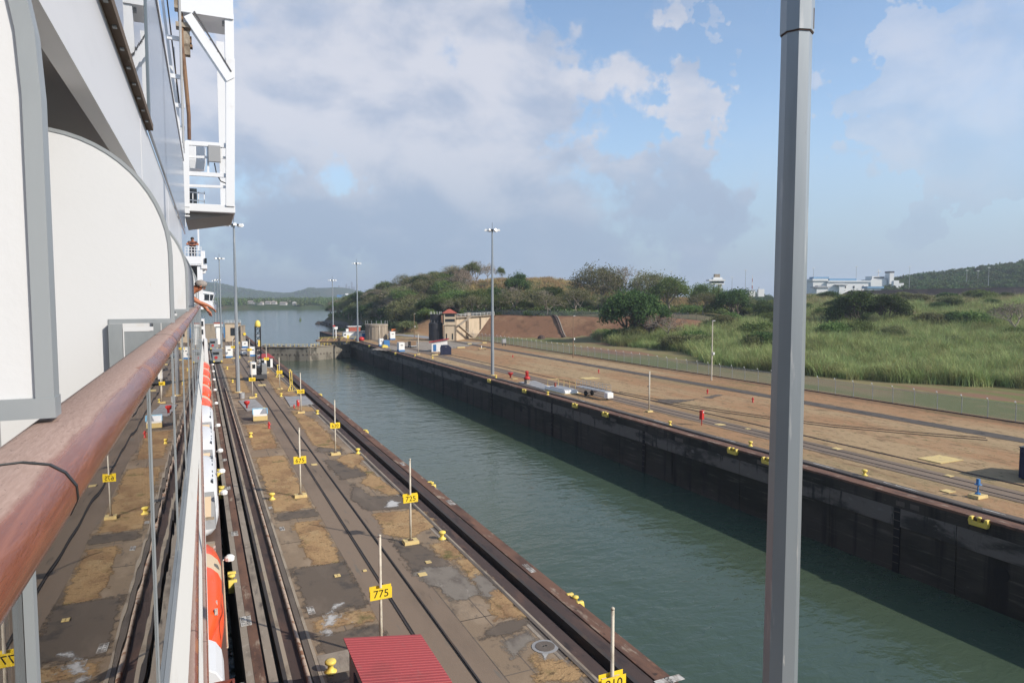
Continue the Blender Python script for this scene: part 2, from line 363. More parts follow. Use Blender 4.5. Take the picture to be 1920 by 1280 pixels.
def zone(x, y, z):
    q = Vector((x, y, 0))-foot_a; along, up = q.dot(u_f), q.dot(n_f)
    if z < -.6: return 5
    if x < 97: return 0 if y < 330 else 3
    if math.hypot(x, y) > 620: return 4
    if -40 < along < 115 and -1 < up < 21: return 1
    if z < 1.2 and x < 128 and up < 0: return 2
    if up < -1 and x < 140 and along < 80 and y < 300: return 2
    return 3
fs = []; mi = []
for j in range(len(ys)-1):
    for i in range(nx-1):
        cx, cy = (xs[i]+xs[i+1])/2, (ys[j]+ys[j+1])/2
        fs.append((j*nx+i, j*nx+i+1, (j+1)*nx+i+1, (j+1)*nx+i)); mi.append(zone(cx, cy, ground(cx, cy)))
mb.add(vs, fs); mb.m = mi
terrain = tag(mb.build('ground', mats, smooth=True), kind='structure')

# ------------------------------------------------------------------ lock walls
Y0, Y1 = -70.0, 330.0
DX = -.43                       # all lock-wall strips below are listed from one survey line
def run(mb, x0, x1, z0, z1, y0=Y0, y1=Y1, step=None, mi=0):
    """a long strip of rectangular section; cut into lengths with fine gaps when step is given"""
    if x0 < 40: x0 += DX; x1 += DX
    if not step: return mb.b2((x0, y0, z0), (x1, y1, z1), mi)
    y = y0
    while y < y1-.1:
        e = min(y+step, y1); mb.b2((x0, y+.012, z0), (x1, e-.012, z1), mi); y = e
    return mb
cw = thing('lock_wall', 'broad paved centre wall of the lock between the ship and the green water', 'lock wall')
MB().b2((2.1+DX, Y0, -14), (17.0+DX, Y1, -.7)).build('wall_core', MAT['lock_concrete'], cw)
run(MB(), 1.80, 2.12, -14, 0, step=6.1).build('coping', MAT['concrete'], cw)
run(MB(), 2.125, 2.56, -.69, .012, step=9.2).build('steel_plate', MAT['rust'], cw)
run(MB(), 2.66, 3.02, -.69, -.004, step=7.3).build('kerb_strip', MAT['concrete'], cw)
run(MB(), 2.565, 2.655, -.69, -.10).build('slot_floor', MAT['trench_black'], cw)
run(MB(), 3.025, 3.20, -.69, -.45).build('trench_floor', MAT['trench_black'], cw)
run(MB(), 3.205, 3.37, -.69, .05, step=11).build('rack_rail', MAT['rail_steel'], cw)
run(MB(), 3.375, 3.56, -.69, -.01, step=1.9).build('rough_kerb', MAT['pale_ledge'], cw)
run(MB(), 3.565, 4.04, -.69, -.06, step=11).build('dark_plate', MAT['rust_dark'], cw)
run(MB(), 4.045, 4.62, -.69, -.05, step=8).build('dark_kerb', MAT['dark_concrete'], cw)
run(MB(), 4.35, 4.60, -.048, .02, step=8).build('step', MAT['dark_concrete'], cw)
run(MB(), 4.625, 4.77, -.69, .012, step=2.3).build('pale_kerb', MAT['pale_ledge'], cw)
# chamber side of the centre wall
run(MB(), 14.55, 14.72, -.69, .015, step=3.1).build('pale_kerb', MAT['concrete'], cw)
run(MB(), 14.725, 15.12, -.69, -.02, step=8).build('dark_kerb', MAT['dark_concrete'], cw)
run(MB(), 14.95, 15.115, -.018, .03, step=8).build('step', MAT['dark_concrete'], cw)
run(MB(), 15.125, 15.24, -.69, .02, step=2.1).build('rough_kerb', MAT['pale_ledge'], cw)
run(MB(), 15.245, 15.98, -.69, -.07, step=11).build('dark_plate', MAT['rust_dark'], cw)
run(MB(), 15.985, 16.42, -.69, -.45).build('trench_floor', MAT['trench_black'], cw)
run(MB(), 16.425, 16.62, -.69, .05, step=11).build('rack_rail', MAT['rail_steel'], cw)
run(MB(), 16.625, 17.30, -.69, -.01, step=9.2).build('steel_plate', MAT['rust_dark'], cw)
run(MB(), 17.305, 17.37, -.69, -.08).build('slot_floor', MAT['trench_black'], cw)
run(MB(), 17.375, 18.15, -14, .012, step=9.2).build('coping_plate', MAT['rust'], cw)

deck = MB().b2((4.775+DX, Y0, -.69), (14.545+DX, Y1, 0)).build('pavement', MAT['paving']); tag(deck, kind='structure')

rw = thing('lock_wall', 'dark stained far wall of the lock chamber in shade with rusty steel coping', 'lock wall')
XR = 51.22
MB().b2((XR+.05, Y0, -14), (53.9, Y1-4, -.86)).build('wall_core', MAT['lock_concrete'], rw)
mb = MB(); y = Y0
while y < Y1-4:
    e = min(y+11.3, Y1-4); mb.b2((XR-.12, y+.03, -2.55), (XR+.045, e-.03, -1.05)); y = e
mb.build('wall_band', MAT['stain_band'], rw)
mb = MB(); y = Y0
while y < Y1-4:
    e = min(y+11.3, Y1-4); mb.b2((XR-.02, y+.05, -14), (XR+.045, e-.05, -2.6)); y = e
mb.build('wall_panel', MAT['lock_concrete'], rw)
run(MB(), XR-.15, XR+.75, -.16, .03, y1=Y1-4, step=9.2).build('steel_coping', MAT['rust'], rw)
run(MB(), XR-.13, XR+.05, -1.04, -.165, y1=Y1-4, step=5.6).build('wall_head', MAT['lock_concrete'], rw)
for yy in (19.5, 36.2, 47.5, 71, 96, 121, 150, 185, 220):
    MB().b2((XR-.128, yy, -9), (XR-.02, yy+.55, -.9)).build('ladder_recess', MAT['trench_black'], rw)
    for k in range(7): MB().b2((XR-.15, yy+.02, -1.4-k*.7), (XR-.129, yy+.53, -1.34-k*.7)).build('ladder_rung', MAT['dark_concrete'], rw)
for yy in (28.5, 60, 108): MB().lathe([(.55, -.01), (.55, .03)], (0, 0, 0), 14).build('drain_hole', MAT['trench_black'], rw, loc=(XR-.02, yy, -3.6)).rotation_euler = (0, -math.pi/2, 0)
run(MB(), XR+.755, XR+1.15, -.85, .012, y1=Y1-4, step=9.2).build('steel_plate', MAT['rust'], rw)
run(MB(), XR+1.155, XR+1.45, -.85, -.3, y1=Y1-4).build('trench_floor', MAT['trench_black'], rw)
run(MB(), XR+1.455, XR+1.75, -.85, .10, y1=Y1-4, step=11).build('rack_rail', MAT['rail_steel'], rw)
run(MB(), XR+1.755, 53.98, -.85, .006, y1=Y1-4, step=8).build('kerb_strip', MAT['dark_concrete'], rw)
# short end wall of the right bank and the far end of the centre wall are faces of the same bodies
MB().b2((XR+.06, 326.2, -14), (80, 330, -.1)).build('end_wall', MAT['lock_concrete'], rw)

# ------------------------------------------------------------------ paving patches on the centre wall (outlines read off the photograph, laid as thin sheets)
def jitter(poly, amp, step):
    out = []; n = len(poly)
    for i in range(n):
        a, b = Vector(poly[i]), Vector(poly[(i+1) % n]); L = (b-a).length; k = max(1, int(L/step))
        for t in range(k):
            q = a.lerp(b, t/k)
            out.append((q.x+amp*noise.noise((q.x*1.7, q.y*1.7, 1)), q.y+amp*noise.noise((q.x*1.7, q.y*1.7, 9))))
    return out
_nsheet = [0]
def sheet(name, poly, z, mat, amp=.22, step=.45, kind='structure', rim=.5):
    """thin laid sheet cut into small cells; 'inner' (0 at the outline, 1 inside) lets the material wear the edge away"""
    _nsheet[0] += 1; z += .00022*_nsheet[0]
    p = jitter(poly, amp, step)
    if rim is None or max(max(q[1] for q in p)-min(q[1] for q in p), 0) > 120:
        mb = MB(); n = len(p); mb.add([(x, y, z) for x, y in p], [tuple(range(n))])
        o = mb.build(name, mat); return tag(o, kind=kind)
    x0, x1 = min(q[0] for q in p), max(q[0] for q in p); y0, y1 = min(q[1] for q in p), max(q[1] for q in p)
    c = min(max(rim*.45, .05), max(x1-x0, y1-y0)/6); nx_, ny_ = int((x1-x0)/c)+2, int((y1-y0)/c)+2; c2 = c
    while nx_*ny_ > 5000: c2 *= 1.3; ny_ = int((y1-y0)/c2)+2; nx_ = int((x1-x0)/c2)+2
    val = {}
    def V(i, j):
        if (i, j) not in val:
            q = (x0+(i-.5)*c2, y0+(j-.5)*c2); d_ = min(seg_d(q, p[k], p[k-1]) for k in range(len(p)))
            val[i, j] = (q, d_ if inside(q, p) else -d_)
        return val[i, j]
    vid = {}; vs = []; at_ = []; fs = []
    def id_(i, j):
        if (i, j) not in vid: q, d_ = V(i, j); vid[i, j] = len(vs); vs.append((q[0], q[1], z)); at_.append(max(0, min(1, d_/rim)))
        return vid[i, j]
    for i in range(nx_):
        for j in range(ny_):
            if max(V(i, j)[1], V(i+1, j)[1], V(i, j+1)[1], V(i+1, j+1)[1]) > 0: fs.append((id_(i, j), id_(i+1, j), id_(i+1, j+1), id_(i, j+1)))
    mb = MB(); mb.add(vs, fs); o = mb.build(name, mat); at = o.data.attributes.new('inner', 'FLOAT', 'POINT'); at.data.foreach_set('value', at_)
    return tag(o, kind=kind)
def strip(x0, x1, y0, y1): return [(x0+DX, y0), (x1+DX, y0), (x1+DX, y1), (x0+DX, y1)]
def yat(xp, yp): return px(xp, yp).y
# slab joints of the paving, a little dirt in each
for k in range(44):
    y = 16+k*4.9+.3*math.sin(k*2.3)
    for x0, x1 in ((4.42, 7.62), (11.35, 14.08)):
        tag(MB().b2((x0, y, .001), (x1, y+.05, .0045)).build('slab_joint', MAT['trench_black'] if k % 3 == 0 else MAT['dark_concrete']), kind='structure')
for x in (6.0, 7.66, 11.3, 12.6): tag(MB().b2((x, Y0, .001), (x+.045, 240, .0042)).build('slab_joint', MAT['dark_concrete']), kind='structure')
LX0, LX1, RX0, RX1 = 4.80, 8.05, 11.75, 14.5
sheet('track_paving', strip(8.1, 11.7, Y0+.2, Y1-.2), .008, MAT['road_strip'], .04, 2.5, rim=None)
# left of the return track
for a, b, x0, x1 in (((640, 1176), (640, 1152), LX0+.3, LX1), ((655, 1050), (600, 974), 6.05, LX1-.1), ((570, 955), (560, 850), LX0+.25, LX1-.15), ((540, 838), (520, 792), LX0+.35, LX1-.25),
                     ((470, 736), (440, 684), LX0+.2, LX1-.1), ((440, 682), (430, 664), LX0+.4, LX1-.3)):
    sheet('grass_patch', strip(x0, x1, yat(*a), yat(*b)), .014, MAT['dry_grass'])
for a, b, x0, x1 in (((640, 1145), (600, 1058), LX0+.15, LX1+.05), ((520, 790), (500, 765), LX0+.1, LX1-.5), ((640, 1278), (640, 1182), LX0+.2, LX1), ((560, 972), (560, 957), LX0+.3, LX1)):
    sheet('asphalt_patch', strip(x0, x1, yat(*a), yat(*b)), .010, MAT['asphalt_patch'], .12)
# right of the return track
for q in ([(1068, 1275), (1005, 1228), (985, 1240), (1010, 1278)], [(955, 1125), (985, 1150), (930, 1165), (900, 1110), (860, 1060), (845, 1050), (880, 1045)], [(800, 960), (775, 955), (697, 962), (725, 1005), (770, 1010), (822, 985)],
          [(838, 1010), (806, 1022), (830, 1045), (850, 1050), (872, 1040)], [(755, 925), (690, 880), (660, 857), (640, 857), (690, 890), (675, 905), (725, 928)], [(645, 845), (605, 802), (588, 785), (552, 776), (580, 805), (600, 832)],
          [(600, 770), (583, 762), (548, 762), (560, 772)], [(560, 745), (520, 705), (505, 690), (492, 697), (520, 740)], [(690, 855), (655, 848), (628, 862), (662, 880)],
          [(640, 842), (610, 808), (596, 792), (560, 770), (545, 770), (590, 838)], [(870, 1075), (905, 1115), (960, 1160), (995, 1160), (930, 1095), (895, 1060)], [(560, 742), (500, 688), (488, 690), (530, 742)], [(1010, 1240), (1000, 1279), (1110, 1279), (1060, 1235)]):
    sheet('grass_patch', [tuple(px(x, y).xy) for x, y in q], .014, MAT['dry_grass'])
for q in ([(690, 880), (660, 862), (605, 862), (640, 900), (690, 890)], [(755, 930), (700, 930), (660, 905), (655, 935), (690, 958), (775, 952)], [(830, 1045), (790, 1018), (730, 1010), (770, 1075), (850, 1060)], [(645, 840), (600, 832), (590, 845), (640, 852)],
          [(985, 1155), (920, 1170), (900, 1200), (960, 1190), (1000, 1168)]):
    sheet('asphalt_patch', [tuple(px(x, y).xy) for x, y in q], .010, MAT['asphalt_patch'], .15)
for q in ([(880, 1085), (905, 1072), (935, 1100), (915, 1130)], [(770, 1075), (800, 1065), (850, 1060), (905, 1110), (860, 1130)], [(940, 1205), (990, 1180), (1010, 1200), (960, 1235)]):
    sheet('concrete_patch', [tuple(px(x, y).xy) for x, y in q], .0125, MAT['concrete_patch'], .2)
sheet('concrete_patch', strip(4.9, 6.2, yat(620, 1262), yat(620, 1228)), .0125, MAT['concrete'], .03)
# spilt whitewash
for q in ([(608, 1165), (622, 1135), (650, 1128), (618, 1150), (640, 1158), (618, 1172), (622, 1190), (604, 1188)], [(722, 942), (735, 938), (752, 942), (742, 950), (724, 950)], [(640, 1160), (652, 1156), (650, 1162)], [(655, 1166), (662, 1163), (660, 1170)]):
    sheet('paint_spill', [tuple(px(x, y).xy) for x, y in q], .018, MAT['whitewash'], .2, .15, rim=.42)

# right bank: track bed, service road, chainage lines
sheet('track_paving', strip(58.3, 61.6, Y0, 322), .008, MAT['road_strip'], .05, 3, rim=None)
sheet('road', strip(82.6, 85.3, Y0, 240), .010, MAT['asphalt'], .15, 3, rim=None)
sheet('road', [(82.2, 240), (84.9, 240), (86, 262), (78, 300), (66, 318), (62, 300), (76, 280)], .010, MAT['plate_grey'], .4, 3)
sheet('paved_yard', [tuple(px(x, y).xy) for x, y in ((700, 655), (770, 640), (850, 640), (905, 642), (870, 650), (780, 662))], .006, MAT['concrete'], .5, 2)
for xp, yp, L in ((1240, 790, 2.6), (1365, 823, 3), (1690, 912, 3.2), (1545, 872, 2.4), (1090, 750, 2.4), (1868, 958, 1.6)):
    yy = px(xp, yp, .02).y
    for xo in (53.5, 53.93): sheet('white_line', strip(xo, xo+.11, yy-L/2, yy+L/2), .014, MAT['white_line'], .02, 1, rim=.05)

# air
hz = MB().b2((-4200, -150, -10.4), (4600, 7600, 170)).build('haze', [])
hm = bpy.data.materials.new('haze'); hm.use_nodes = True; N = NT(hm.node_tree)
pvn = N.n('ShaderNodeVolumePrincipled', None, Color=c4((.80, .88, 1.0)), Density=HAZE if 'HAZE' in globals() else 1.7e-4, Anisotropy=.25)
N.n('ShaderNodeOutputMaterial', None, Volume=pvn.outputs[0]); hz.data.materials.append(hm)
tag(hz, 'thin pale blue haze over the lock and hills', 'haze', kind='stuff')
# ------------------------------------------------------------------ the cruise ship
M('white_panel', (.600, .612, .625), [((.565, .573, .58), .8, (1, 1, 1), .5, .75), ((.50, .45, .39), 26, (1, 1, .35), .70, .78), ((.55, .53, .50), 2.0, (1, 1, .25), .56, .72)], rough=.42, spec=.4, bump=.0006, bscale=30)
M('ship_white', (.62, .63, .64), [((.56, .555, .545), 1.5, (1, .2, 1), .55, .75), ((.55, .47, .38), 4, (1, 1, .3), .70, .80)], rough=.4, spec=.4)
M('fascia_white', (.58, .58, .59), [((.53, .53, .54), 1.0, (1, .6, 3), .5, .75)], rough=.3, spec=.45)
M('aluminium', (.30, .325, .34), [((.245, .27, .285), 2.5, (1, 1, .4), .5, .7), ((.46, .48, .49), 14, (1, 1, .5), .70, .78)], rough=.5, spec=.5, metal=.25)
M('slab_white', (.62, .61, .58), [((.5, .48, .44), 3, (1, .3, 1), .55, .72)], rough=.9, spec=.05)
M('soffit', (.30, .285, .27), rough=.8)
M('deck_brown', (.12, .075, .055), [((.08, .052, .04), 3, (1, .2, 1), .5, .7)], rough=.5)
M('maroon_floor', (.16, .055, .04), [((.10, .04, .03), 2, (1, .3, 1), .5, .7)], rough=.35)
M('weathered_wood', (.13, .10, .08), [((.07, .055, .045), 3, (1, .25, 1), .5, .66), ((.22, .19, .16), 8, (1, .3, 1), .6, .75)], rough=.85)
M('post_blue', (.11, .14, .165), rough=.4)
M('screen_blue', (.20, .245, .32), [((.155, .20, .275), .5, (1, .4, 1), .4, .7)], rough=.22, spec=.6)
M('dark_window', (.018, .022, .026), rough=.08, spec=.6)
M('navy_hull', (.018, .022, .035), [((.03, .034, .045), .5, (1, .2, 1), .5, .7)], rough=.35, spec=.4)
M('grey_paint', (.27, .275, .28), [((.2, .2, .2), 2, (1, 1, 1), .55, .7)], rough=.5)
M('dark_steel', (.055, .055, .058), rough=.5, spec=.4)
M('rubber', (.018, .017, .016), rough=.4)
M('rusty_brown', (.20, .12, .07), [((.11, .06, .04), 4, (1, 1, .5), .45, .65)], rough=.8)
M('lamp_glass', (.75, .75, .72), rough=.25)
M('orange', (.80, .085, .022), [((.70, .07, .02), .6, (1, 1, 1), .5, .7)], rough=.35, spec=.4, coat=.2)
M('tan_band', (.56, .44, .30), rough=.5)
M('rust_red', (.22, .055, .035), [((.15, .04, .03), 2, (1, 1, 1), .5, .7)], rough=.5)

# varnished timber handrail: bleached and dusty on its inner top, glossy brown on its outer face
m = bpy.data.materials.new('handrail_wood'); m.use_nodes = True; N = NT(m.node_tree); MAT['handrail_wood'] = m
p = N.n('ShaderNodeNewGeometry').outputs['Position']
g1 = N.noise(N.vm('MULTIPLY', p, (26, 1.3, 26)), 5, 6, .62, .25); g2 = N.noise(N.vm('MULTIPLY', p, (1, .3, 1)), 9, 5, .55); g3 = N.noise(N.vm('MULTIPLY', p, (60, 9, 60)), 4, 4, .6)
wood = N.mix(N.step(g1, .38, .66), c4((.175, .052, .027)), c4((.235, .078, .040)))
wood = N.mix(N.step(g2, .54, .68), wood, c4((.31, .115, .045)))
wood = N.mix(N.step(N.noise(N.vm('MULTIPLY', p, (40, 3, 40)), 6, 4, .6), .67, .74), wood, c4((.09, .032, .02)))
dust = N.mix(N.step(g3, .36, .70), c4((.33, .225, .185)), c4((.39, .275, .23)))
dust = N.mix(N.step(N.noise(N.vm('MULTIPLY', p, (30, 14, 30)), 5, 5, .7), .60, .68), dust, c4((.17, .11, .095)))
xc = N.n('ShaderNodeAttribute', {'attribute_name': 'across'}).outputs['Fac']
edge = N.math('ADD', xc, N.math('MULTIPLY', N.math('SUBTRACT', N.noise(N.vm('MULTIPLY', p, (1, .6, 1)), 9, 6, .65), .5), .16))
fd = N.math('SUBTRACT', 1.0, N.step(edge, .47, .53))
stain = N.math('MULTIPLY', fd, N.math('SUBTRACT', 1.0, N.math('MULTIPLY', N.step(N.noise(N.vm('MULTIPLY', p, (2, 1, 2)), 3.2, 5, .6), .62, .66), .75)))
col = N.mix(stain, wood, dust)
rg = N.math('ADD', N.math('MULTIPLY', fd, .5), N.step(g2, .4, .7, .16, .34))
bn = N.n('ShaderNodeBump', None, Strength=.8, Distance=.0012, Height=N.math('ADD', g1, N.math('MULTIPLY', g3, .6)))
b = N.n('ShaderNodeBsdfPrincipled', None, Base_Color=col, Roughness=rg, Normal=bn.outputs[0])
N.n('ShaderNodeOutputMaterial', None, Surface=b.outputs[0])

# balustrade glass: two plain reflecting faces, clear between them
m = bpy.data.materials.new('glass'); m.use_nodes = True; N = NT(m.node_tree); MAT['glass'] = m
p = N.n('ShaderNodeNewGeometry').outputs['Position']
bn = N.n('ShaderNodeBump', None, Strength=1.0, Distance=.0007, Height=N.noise(p, 1.6, 2, .5))
fr = N.n('ShaderNodeFresnel', None, IOR=1.55, Normal=bn.outputs[0]).outputs[0]
fr = N.math('DIVIDE', N.math('MULTIPLY', fr, 2.0), N.math('ADD', fr, 1.0))
tr = N.n('ShaderNodeBsdfTransparent', None, Color=c4((.62, .66, .66)))
gl = N.n('ShaderNodeBsdfGlossy', None, Roughness=0.0, Color=c4((.92, .92, .92)), Normal=bn.outputs[0])
mx = N.n('ShaderNodeMixShader', None, i0=fr, i1=tr.outputs[0], i2=gl.outputs[0])
N.n('ShaderNodeOutputMaterial', None, Surface=mx.outputs[0])

SHIP = thing('cruise_ship', 'white cruise ship with timber handrail and glass balconies lying in the left lock', 'cruise ship', (-14, 40, WATER_Z))
SO = -Vector(SHIP.location)
SHIP_YAW = R(-.55)                # the ship lies a touch askew in the lock
RY = Matrix.Rotation(SHIP_YAW, 3, 'Z'); RYI = RY.inverted()
def sp(mb, name, mat, parent=None, **k):
    return mb.build(name, mat, parent or SHIP, loc=None if parent else SO, **k)

hull = [(.36, -75), (.36, 130), (-1.5, 146), (-7, 168), (-15.5, 192), (-24, 168), (-30, 146), (-31.5, 130), (-31.5, -75)]
sp(MB().prism(hull, -12, 2.6, 2), 'hull', MAT['navy_hull'])
sp(MB().b2((-31, -75, 2.62), (.36, 126, 2.9)), 'promenade_deck', MAT['deck_brown'])
sp(MB().b2((-29, -70, 2.91), (-3.2, 122, 8.9)), 'promenade_wall', MAT['ship_white'])
sp(MB().b2((-29, -70, 8.91), (-1.95, 26, 21)), 'cabin_wall', MAT['ship_white'])
sp(MB().b2((-29, 26.1, 8.91), (-1.7, 131, 14.6)), 'forward_wall', MAT['ship_white'])

def rail_section():
    # (x, z, across) of the wide timber handrail, inner edge first
    return [(-.2355, -.003, 0), (-.2270, .0, .1), (-.187, .002, .35), (-.162, -.003, .50), (-.148, -.013, .62), (-.138, -.029, .8), (-.137, -.044, .9), (-.144, -.060, 1.0), (-.164, -.068, 1), (-.212, -.068, 1), (-.234, -.052, 1), (-.2385, -.02, .9)]
def add_rail(n, zt, xo, ya, yb, name='handrail'):
    sec = rail_section(); k = len(sec); vs = []; ac = []; fs = []
    ny = max(2, int((yb-ya)/.35))
    for j in range(ny+1):
        y = ya+(yb-ya)*j/ny
        for x, z, a in sec: vs.append((x+xo, y, zt+z)); ac.append(a)
    for j in range(ny):
        for i in range(k): fs.append((j*k+i, j*k+(i+1) % k, (j+1)*k+(i+1) % k, (j+1)*k+i))
    e_ = len(vs); vs += vs[:k]+vs[ny*k:ny*k+k]; ac += ac[:k]*2; fs += [tuple(range(e_, e_+k)), tuple(reversed(range(e_+k, e_+2*k)))]
    mb = MB(); mb.add(vs, fs); o = sp(mb, name, MAT['handrail_wood'], smooth=True)
    at = o.data.attributes.new('across', 'FLOAT', 'POINT'); at.data.foreach_set('value', ac)
    return o
DIV_Y = [1.17, 5.15, 9.13, 13.11, 17.1, 21.1]
def divider(y, zt, xo, near=True):
    """curved white partition between two balconies; zt = handrail top"""
    b = zt+.02; xs_ = -.203+xo; a, c = .75, .78; z0 = zt+.46
    arc = [(xs_-a*(1-math.cos(t*math.pi/2/14)), z0+c*math.sin(t*math.pi/2/14)) for t in range(15)]
    outer = [(xs_, b)]+arc
    poly = [(x-.006, z-(.004 if z > z0+.4 else 0)) for x, z in outer]+[(-1.96, z0+c), (-1.96, zt-1.08), (-.59+xo, zt-1.08), (-.59+xo, b)]
    d_ = sp(MB().prism(poly, y-.014, y+.014), 'balcony_divider', MAT['white_panel'])
    path = [(-1.0+xo, z0+c)]+list(reversed(arc))+[(xs_, b)]
    mb = MB(); wv = .0225
    for th, t0, t1 in ((.036, 0, 0),):
        for i in range(len(path)-1):
            (x0, q0), (x1, q1) = path[i], path[i+1]
            nx_, nz_ = (q0-q1), (x1-x0); L = math.hypot(nx_, nz_) or 1
            def off(j):
                # inward normal at path point j (averaged)
                A = path[max(j-1, 0)]; B = path[min(j+1, len(path)-1)]; vx, vz = B[0]-A[0], B[1]-A[1]; l = math.hypot(vx, vz)
                return (path[j][0]+vz/l*wv, path[j][1]-vx/l*wv)
            p0, p1 = off(i), off(i+1)
            mb.hexa([(x0, y-.019, q0), (x1, y-.019, q1), (p1[0], y-.019, p1[1]), (p0[0], y-.019, p0[1]), (x0, y+.019, q0), (x1, y+.019, q1), (p1[0], y+.019, p1[1]), (p0[0], y+.019, p0[1])])
    sp(mb, 'frame', MAT['aluminium'], d_)
    sp(MB().b2((-.59+xo, y-.0206, b-.012), (xs_+.0012, y+.0206, b+.017)), 'bottom_frame', MAT['aluminium'], d_)
    if near:
        sp(MB().b2((-1.2, y-.0155, zt-1.0), (-1.194, y-.0138, z0+c-.03)), 'panel_seam', MAT['grey_paint'], d_)
        sp(MB().b2((-.588+xo, y-.06, zt-1.09), (-.51+xo, y-.02, b-.013)), 'post', MAT['aluminium'], d_)
        sp(MB().b2((-.50+xo, y-.05, zt-1.09), (-.33+xo, y-.035, zt-.045)), 'lower_panel', MAT['aluminium'], d_)
        sp(MB().b2((-.50+xo, y-.055, zt-.042), (-.33+xo, y-.03, zt-.015)), 'panel_trim', MAT['white_panel'], d_)
        sp(MB().b2((-.30+xo, y-.06, zt-1.09), (-.25+xo, y-.02, zt-.08)), 'post', MAT['aluminium'], d_)
def balcony_deck(i, zt, xo, y1):
    joints = [.88+2.8*k for k in range(-1, 20) if .88+2.8*k < y1]
    ys_ = [-2.2]+joints+[y1]
    for a, b in zip(ys_[:-1], ys_[1:]): add_rail(i, zt, xo, a+.006, b-.006)
    for y in joints:
        mb = MB(); sec = rail_section(); k = len(sec); cx, cz = -.185, -.033
        vs = [(cx+(x-cx)*1.018+xo, y+dy, zt+cz+(z-cz)*1.022) for dy in (-.004, .004) for x, z, _ in sec]
        mb.add(vs, [(q, (q+1) % k, (q+1) % k+k, q+k) for q in range(k)]+[tuple(range(k)), tuple(reversed(range(k, 2*k)))])
        sp(mb, 'joint_ring', MAT['rubber'])
    yy = .84-1.66
    gy = []
    while yy < y1-.3: gy.append(yy); yy += 1.66
    for q, y in enumerate(gy):
        sp(MB().b2((-.1818+xo, y-(.0075 if y < 1 else .004), zt-1.25), ((-.1725 if y < 1 else -.1765)+xo, y+(.0075 if y < 1 else .004), zt-.066)), 'baluster', MAT['aluminium'])
        e = gy[q+1] if q+1 < len(gy) else y1-.1
        sp(MB().b2((-.190+xo, y+.010, zt-1.30), (-.182+xo, e-.010, zt-.068)), 'glass_panel', MAT['glass'])
    sp(MB().b2((-.1815+xo, -2.2, zt-1.262), (-.166+xo, y1, zt-1.225)), 'glass_channel', MAT['aluminium'])
    sp(MB().b2((-1.94, -2.2, zt-1.32), (-.192+xo, y1, zt-1.10)), 'balcony_floor', MAT['deck_brown'] if i == 0 else MAT['maroon_floor'])
    sp(MB().prism([(-.1815+xo, zt-1.263), (-.174+xo, zt-1.264), (-.128+xo, zt-1.62), (-.1815+xo, zt-1.62)], -2.2, y1), 'slab_edge', MAT['slab_white'])
    for y in DIV_Y:
        if y < y1: divider(y, zt, xo, i == 0)
balcony_deck(0, 15.82, 0, 24)
n0 = len(SHIP.children)
k0 = set(SHIP.children)
balcony_deck(1, 13.07, .054, 36)
balcony_deck(2, 10.32, .12, 40)
for o in SHIP.children:
    if o not in k0: o.rotation_euler = (0, 0, -SHIP_YAW)

# deck above: soffit, fascia, bleached rail with glass, blue screens
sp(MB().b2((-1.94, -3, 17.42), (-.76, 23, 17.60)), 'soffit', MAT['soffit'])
sp(MB().prism([(-.756, 17.30), (-.64, 17.30), (-.64, 18.10), (-.756, 18.10)], -3, 23), 'fascia', MAT['fascia_white'])
for y in (3.2, 8.95, 15, 20.6): sp(MB().b2((-.6398, y, 17.31), (-.637, y+.012, 18.09)), 'fascia_seam', MAT['ship_white'])
up = sp(MB().prism([(-.66, 18.102), (-.565, 18.102), (-.562, 18.17), (-.66, 18.17)], -3, 9.9), 'upper_handrail', MAT['weathered_wood'])
for k in range(24): sp(MB().box((-.60, -2.6+k*.52, 18.094), (.03, .05, .014)), 'bracket', MAT['aluminium'], up)
sp(MB().b2((-.612, -3, 18.18), (-.60, 9.6, 20.6)), 'upper_glass', MAT['glass'])
sp(MB().b2((-.72, 9.72, 18.105), (-.585, 9.86, 21.5)), 'screen_post', MAT['post_blue'])
sp(MB().b2((-1.9, -3, 18.105), (-1.85, 26, 21)), 'upper_wall', MAT['ship_white'])
for k in range(3):
    a = 9.95+k*5.2; sp(MB().b2((-.63, a, 18.105), (-.595, a+5.18, 20.5)), 'wind_screen', MAT['screen_blue'])
sp(MB().b2((-.66, 9.95, 20.51), (-.57, 25.5, 20.62)), 'screen_rail', MAT['ship_white'])
for k in range(3): sp(MB().tube([(-.55, 23.5+k*.8, 20.7), (-.53, 23.5+k*.8, 27.5)], .022, 6), 'pipe', MAT['grey_paint'])

# crane frame with its cage, over the side
GY = 27.3
def G(x, y): return RYI @ pxs(x, y, GY)
fr_ = sp(MB().bar(G(431.5, 112), G(431.5, 388), .32, .3), 'crane_frame', MAT['ship_white'], bevel=.01)
a = G(350, 8); b = G(437, 22)
sp(MB().hexa([(a.x-.2, GY-.2, a.z-.35), (b.x, GY-.2, a.z-.35), (b.x, GY+1.5, a.z-.35), (a.x-.2, GY+1.5, a.z-.35), (a.x-.2, GY-.2, a.z+1.2), (b.x, GY-.2, a.z+1.2), (b.x, GY+1.5, a.z+1.2), (a.x-.2, GY+1.5, a.z+1.2)]), 'top_beam', MAT['ship_white'], fr_)
sp(MB().bar(G(429.5, 28), G(430.5, 118), .28, .3), 'upper_post', MAT['ship_white'], fr_)
sp(MB().bar(G(352, 32), G(432, 152), .42, .3), 'brace', MAT['ship_white'], fr_)
sp(MB().bar(G(364, 26)+Vector((0, -.2, 0)), G(433, 138)+Vector((0, -.2, 0)), .05, .05), 'cable', MAT['dark_steel'], fr_)
for i in range(3): sp(MB().bar(G(388+i*14, 84+i*22)+Vector((0, -.17, 0)), G(394+i*14, 78+i*22)+Vector((0, -.17, 0)), .06, .04), 'stiffener', MAT['grey_paint'], fr_)
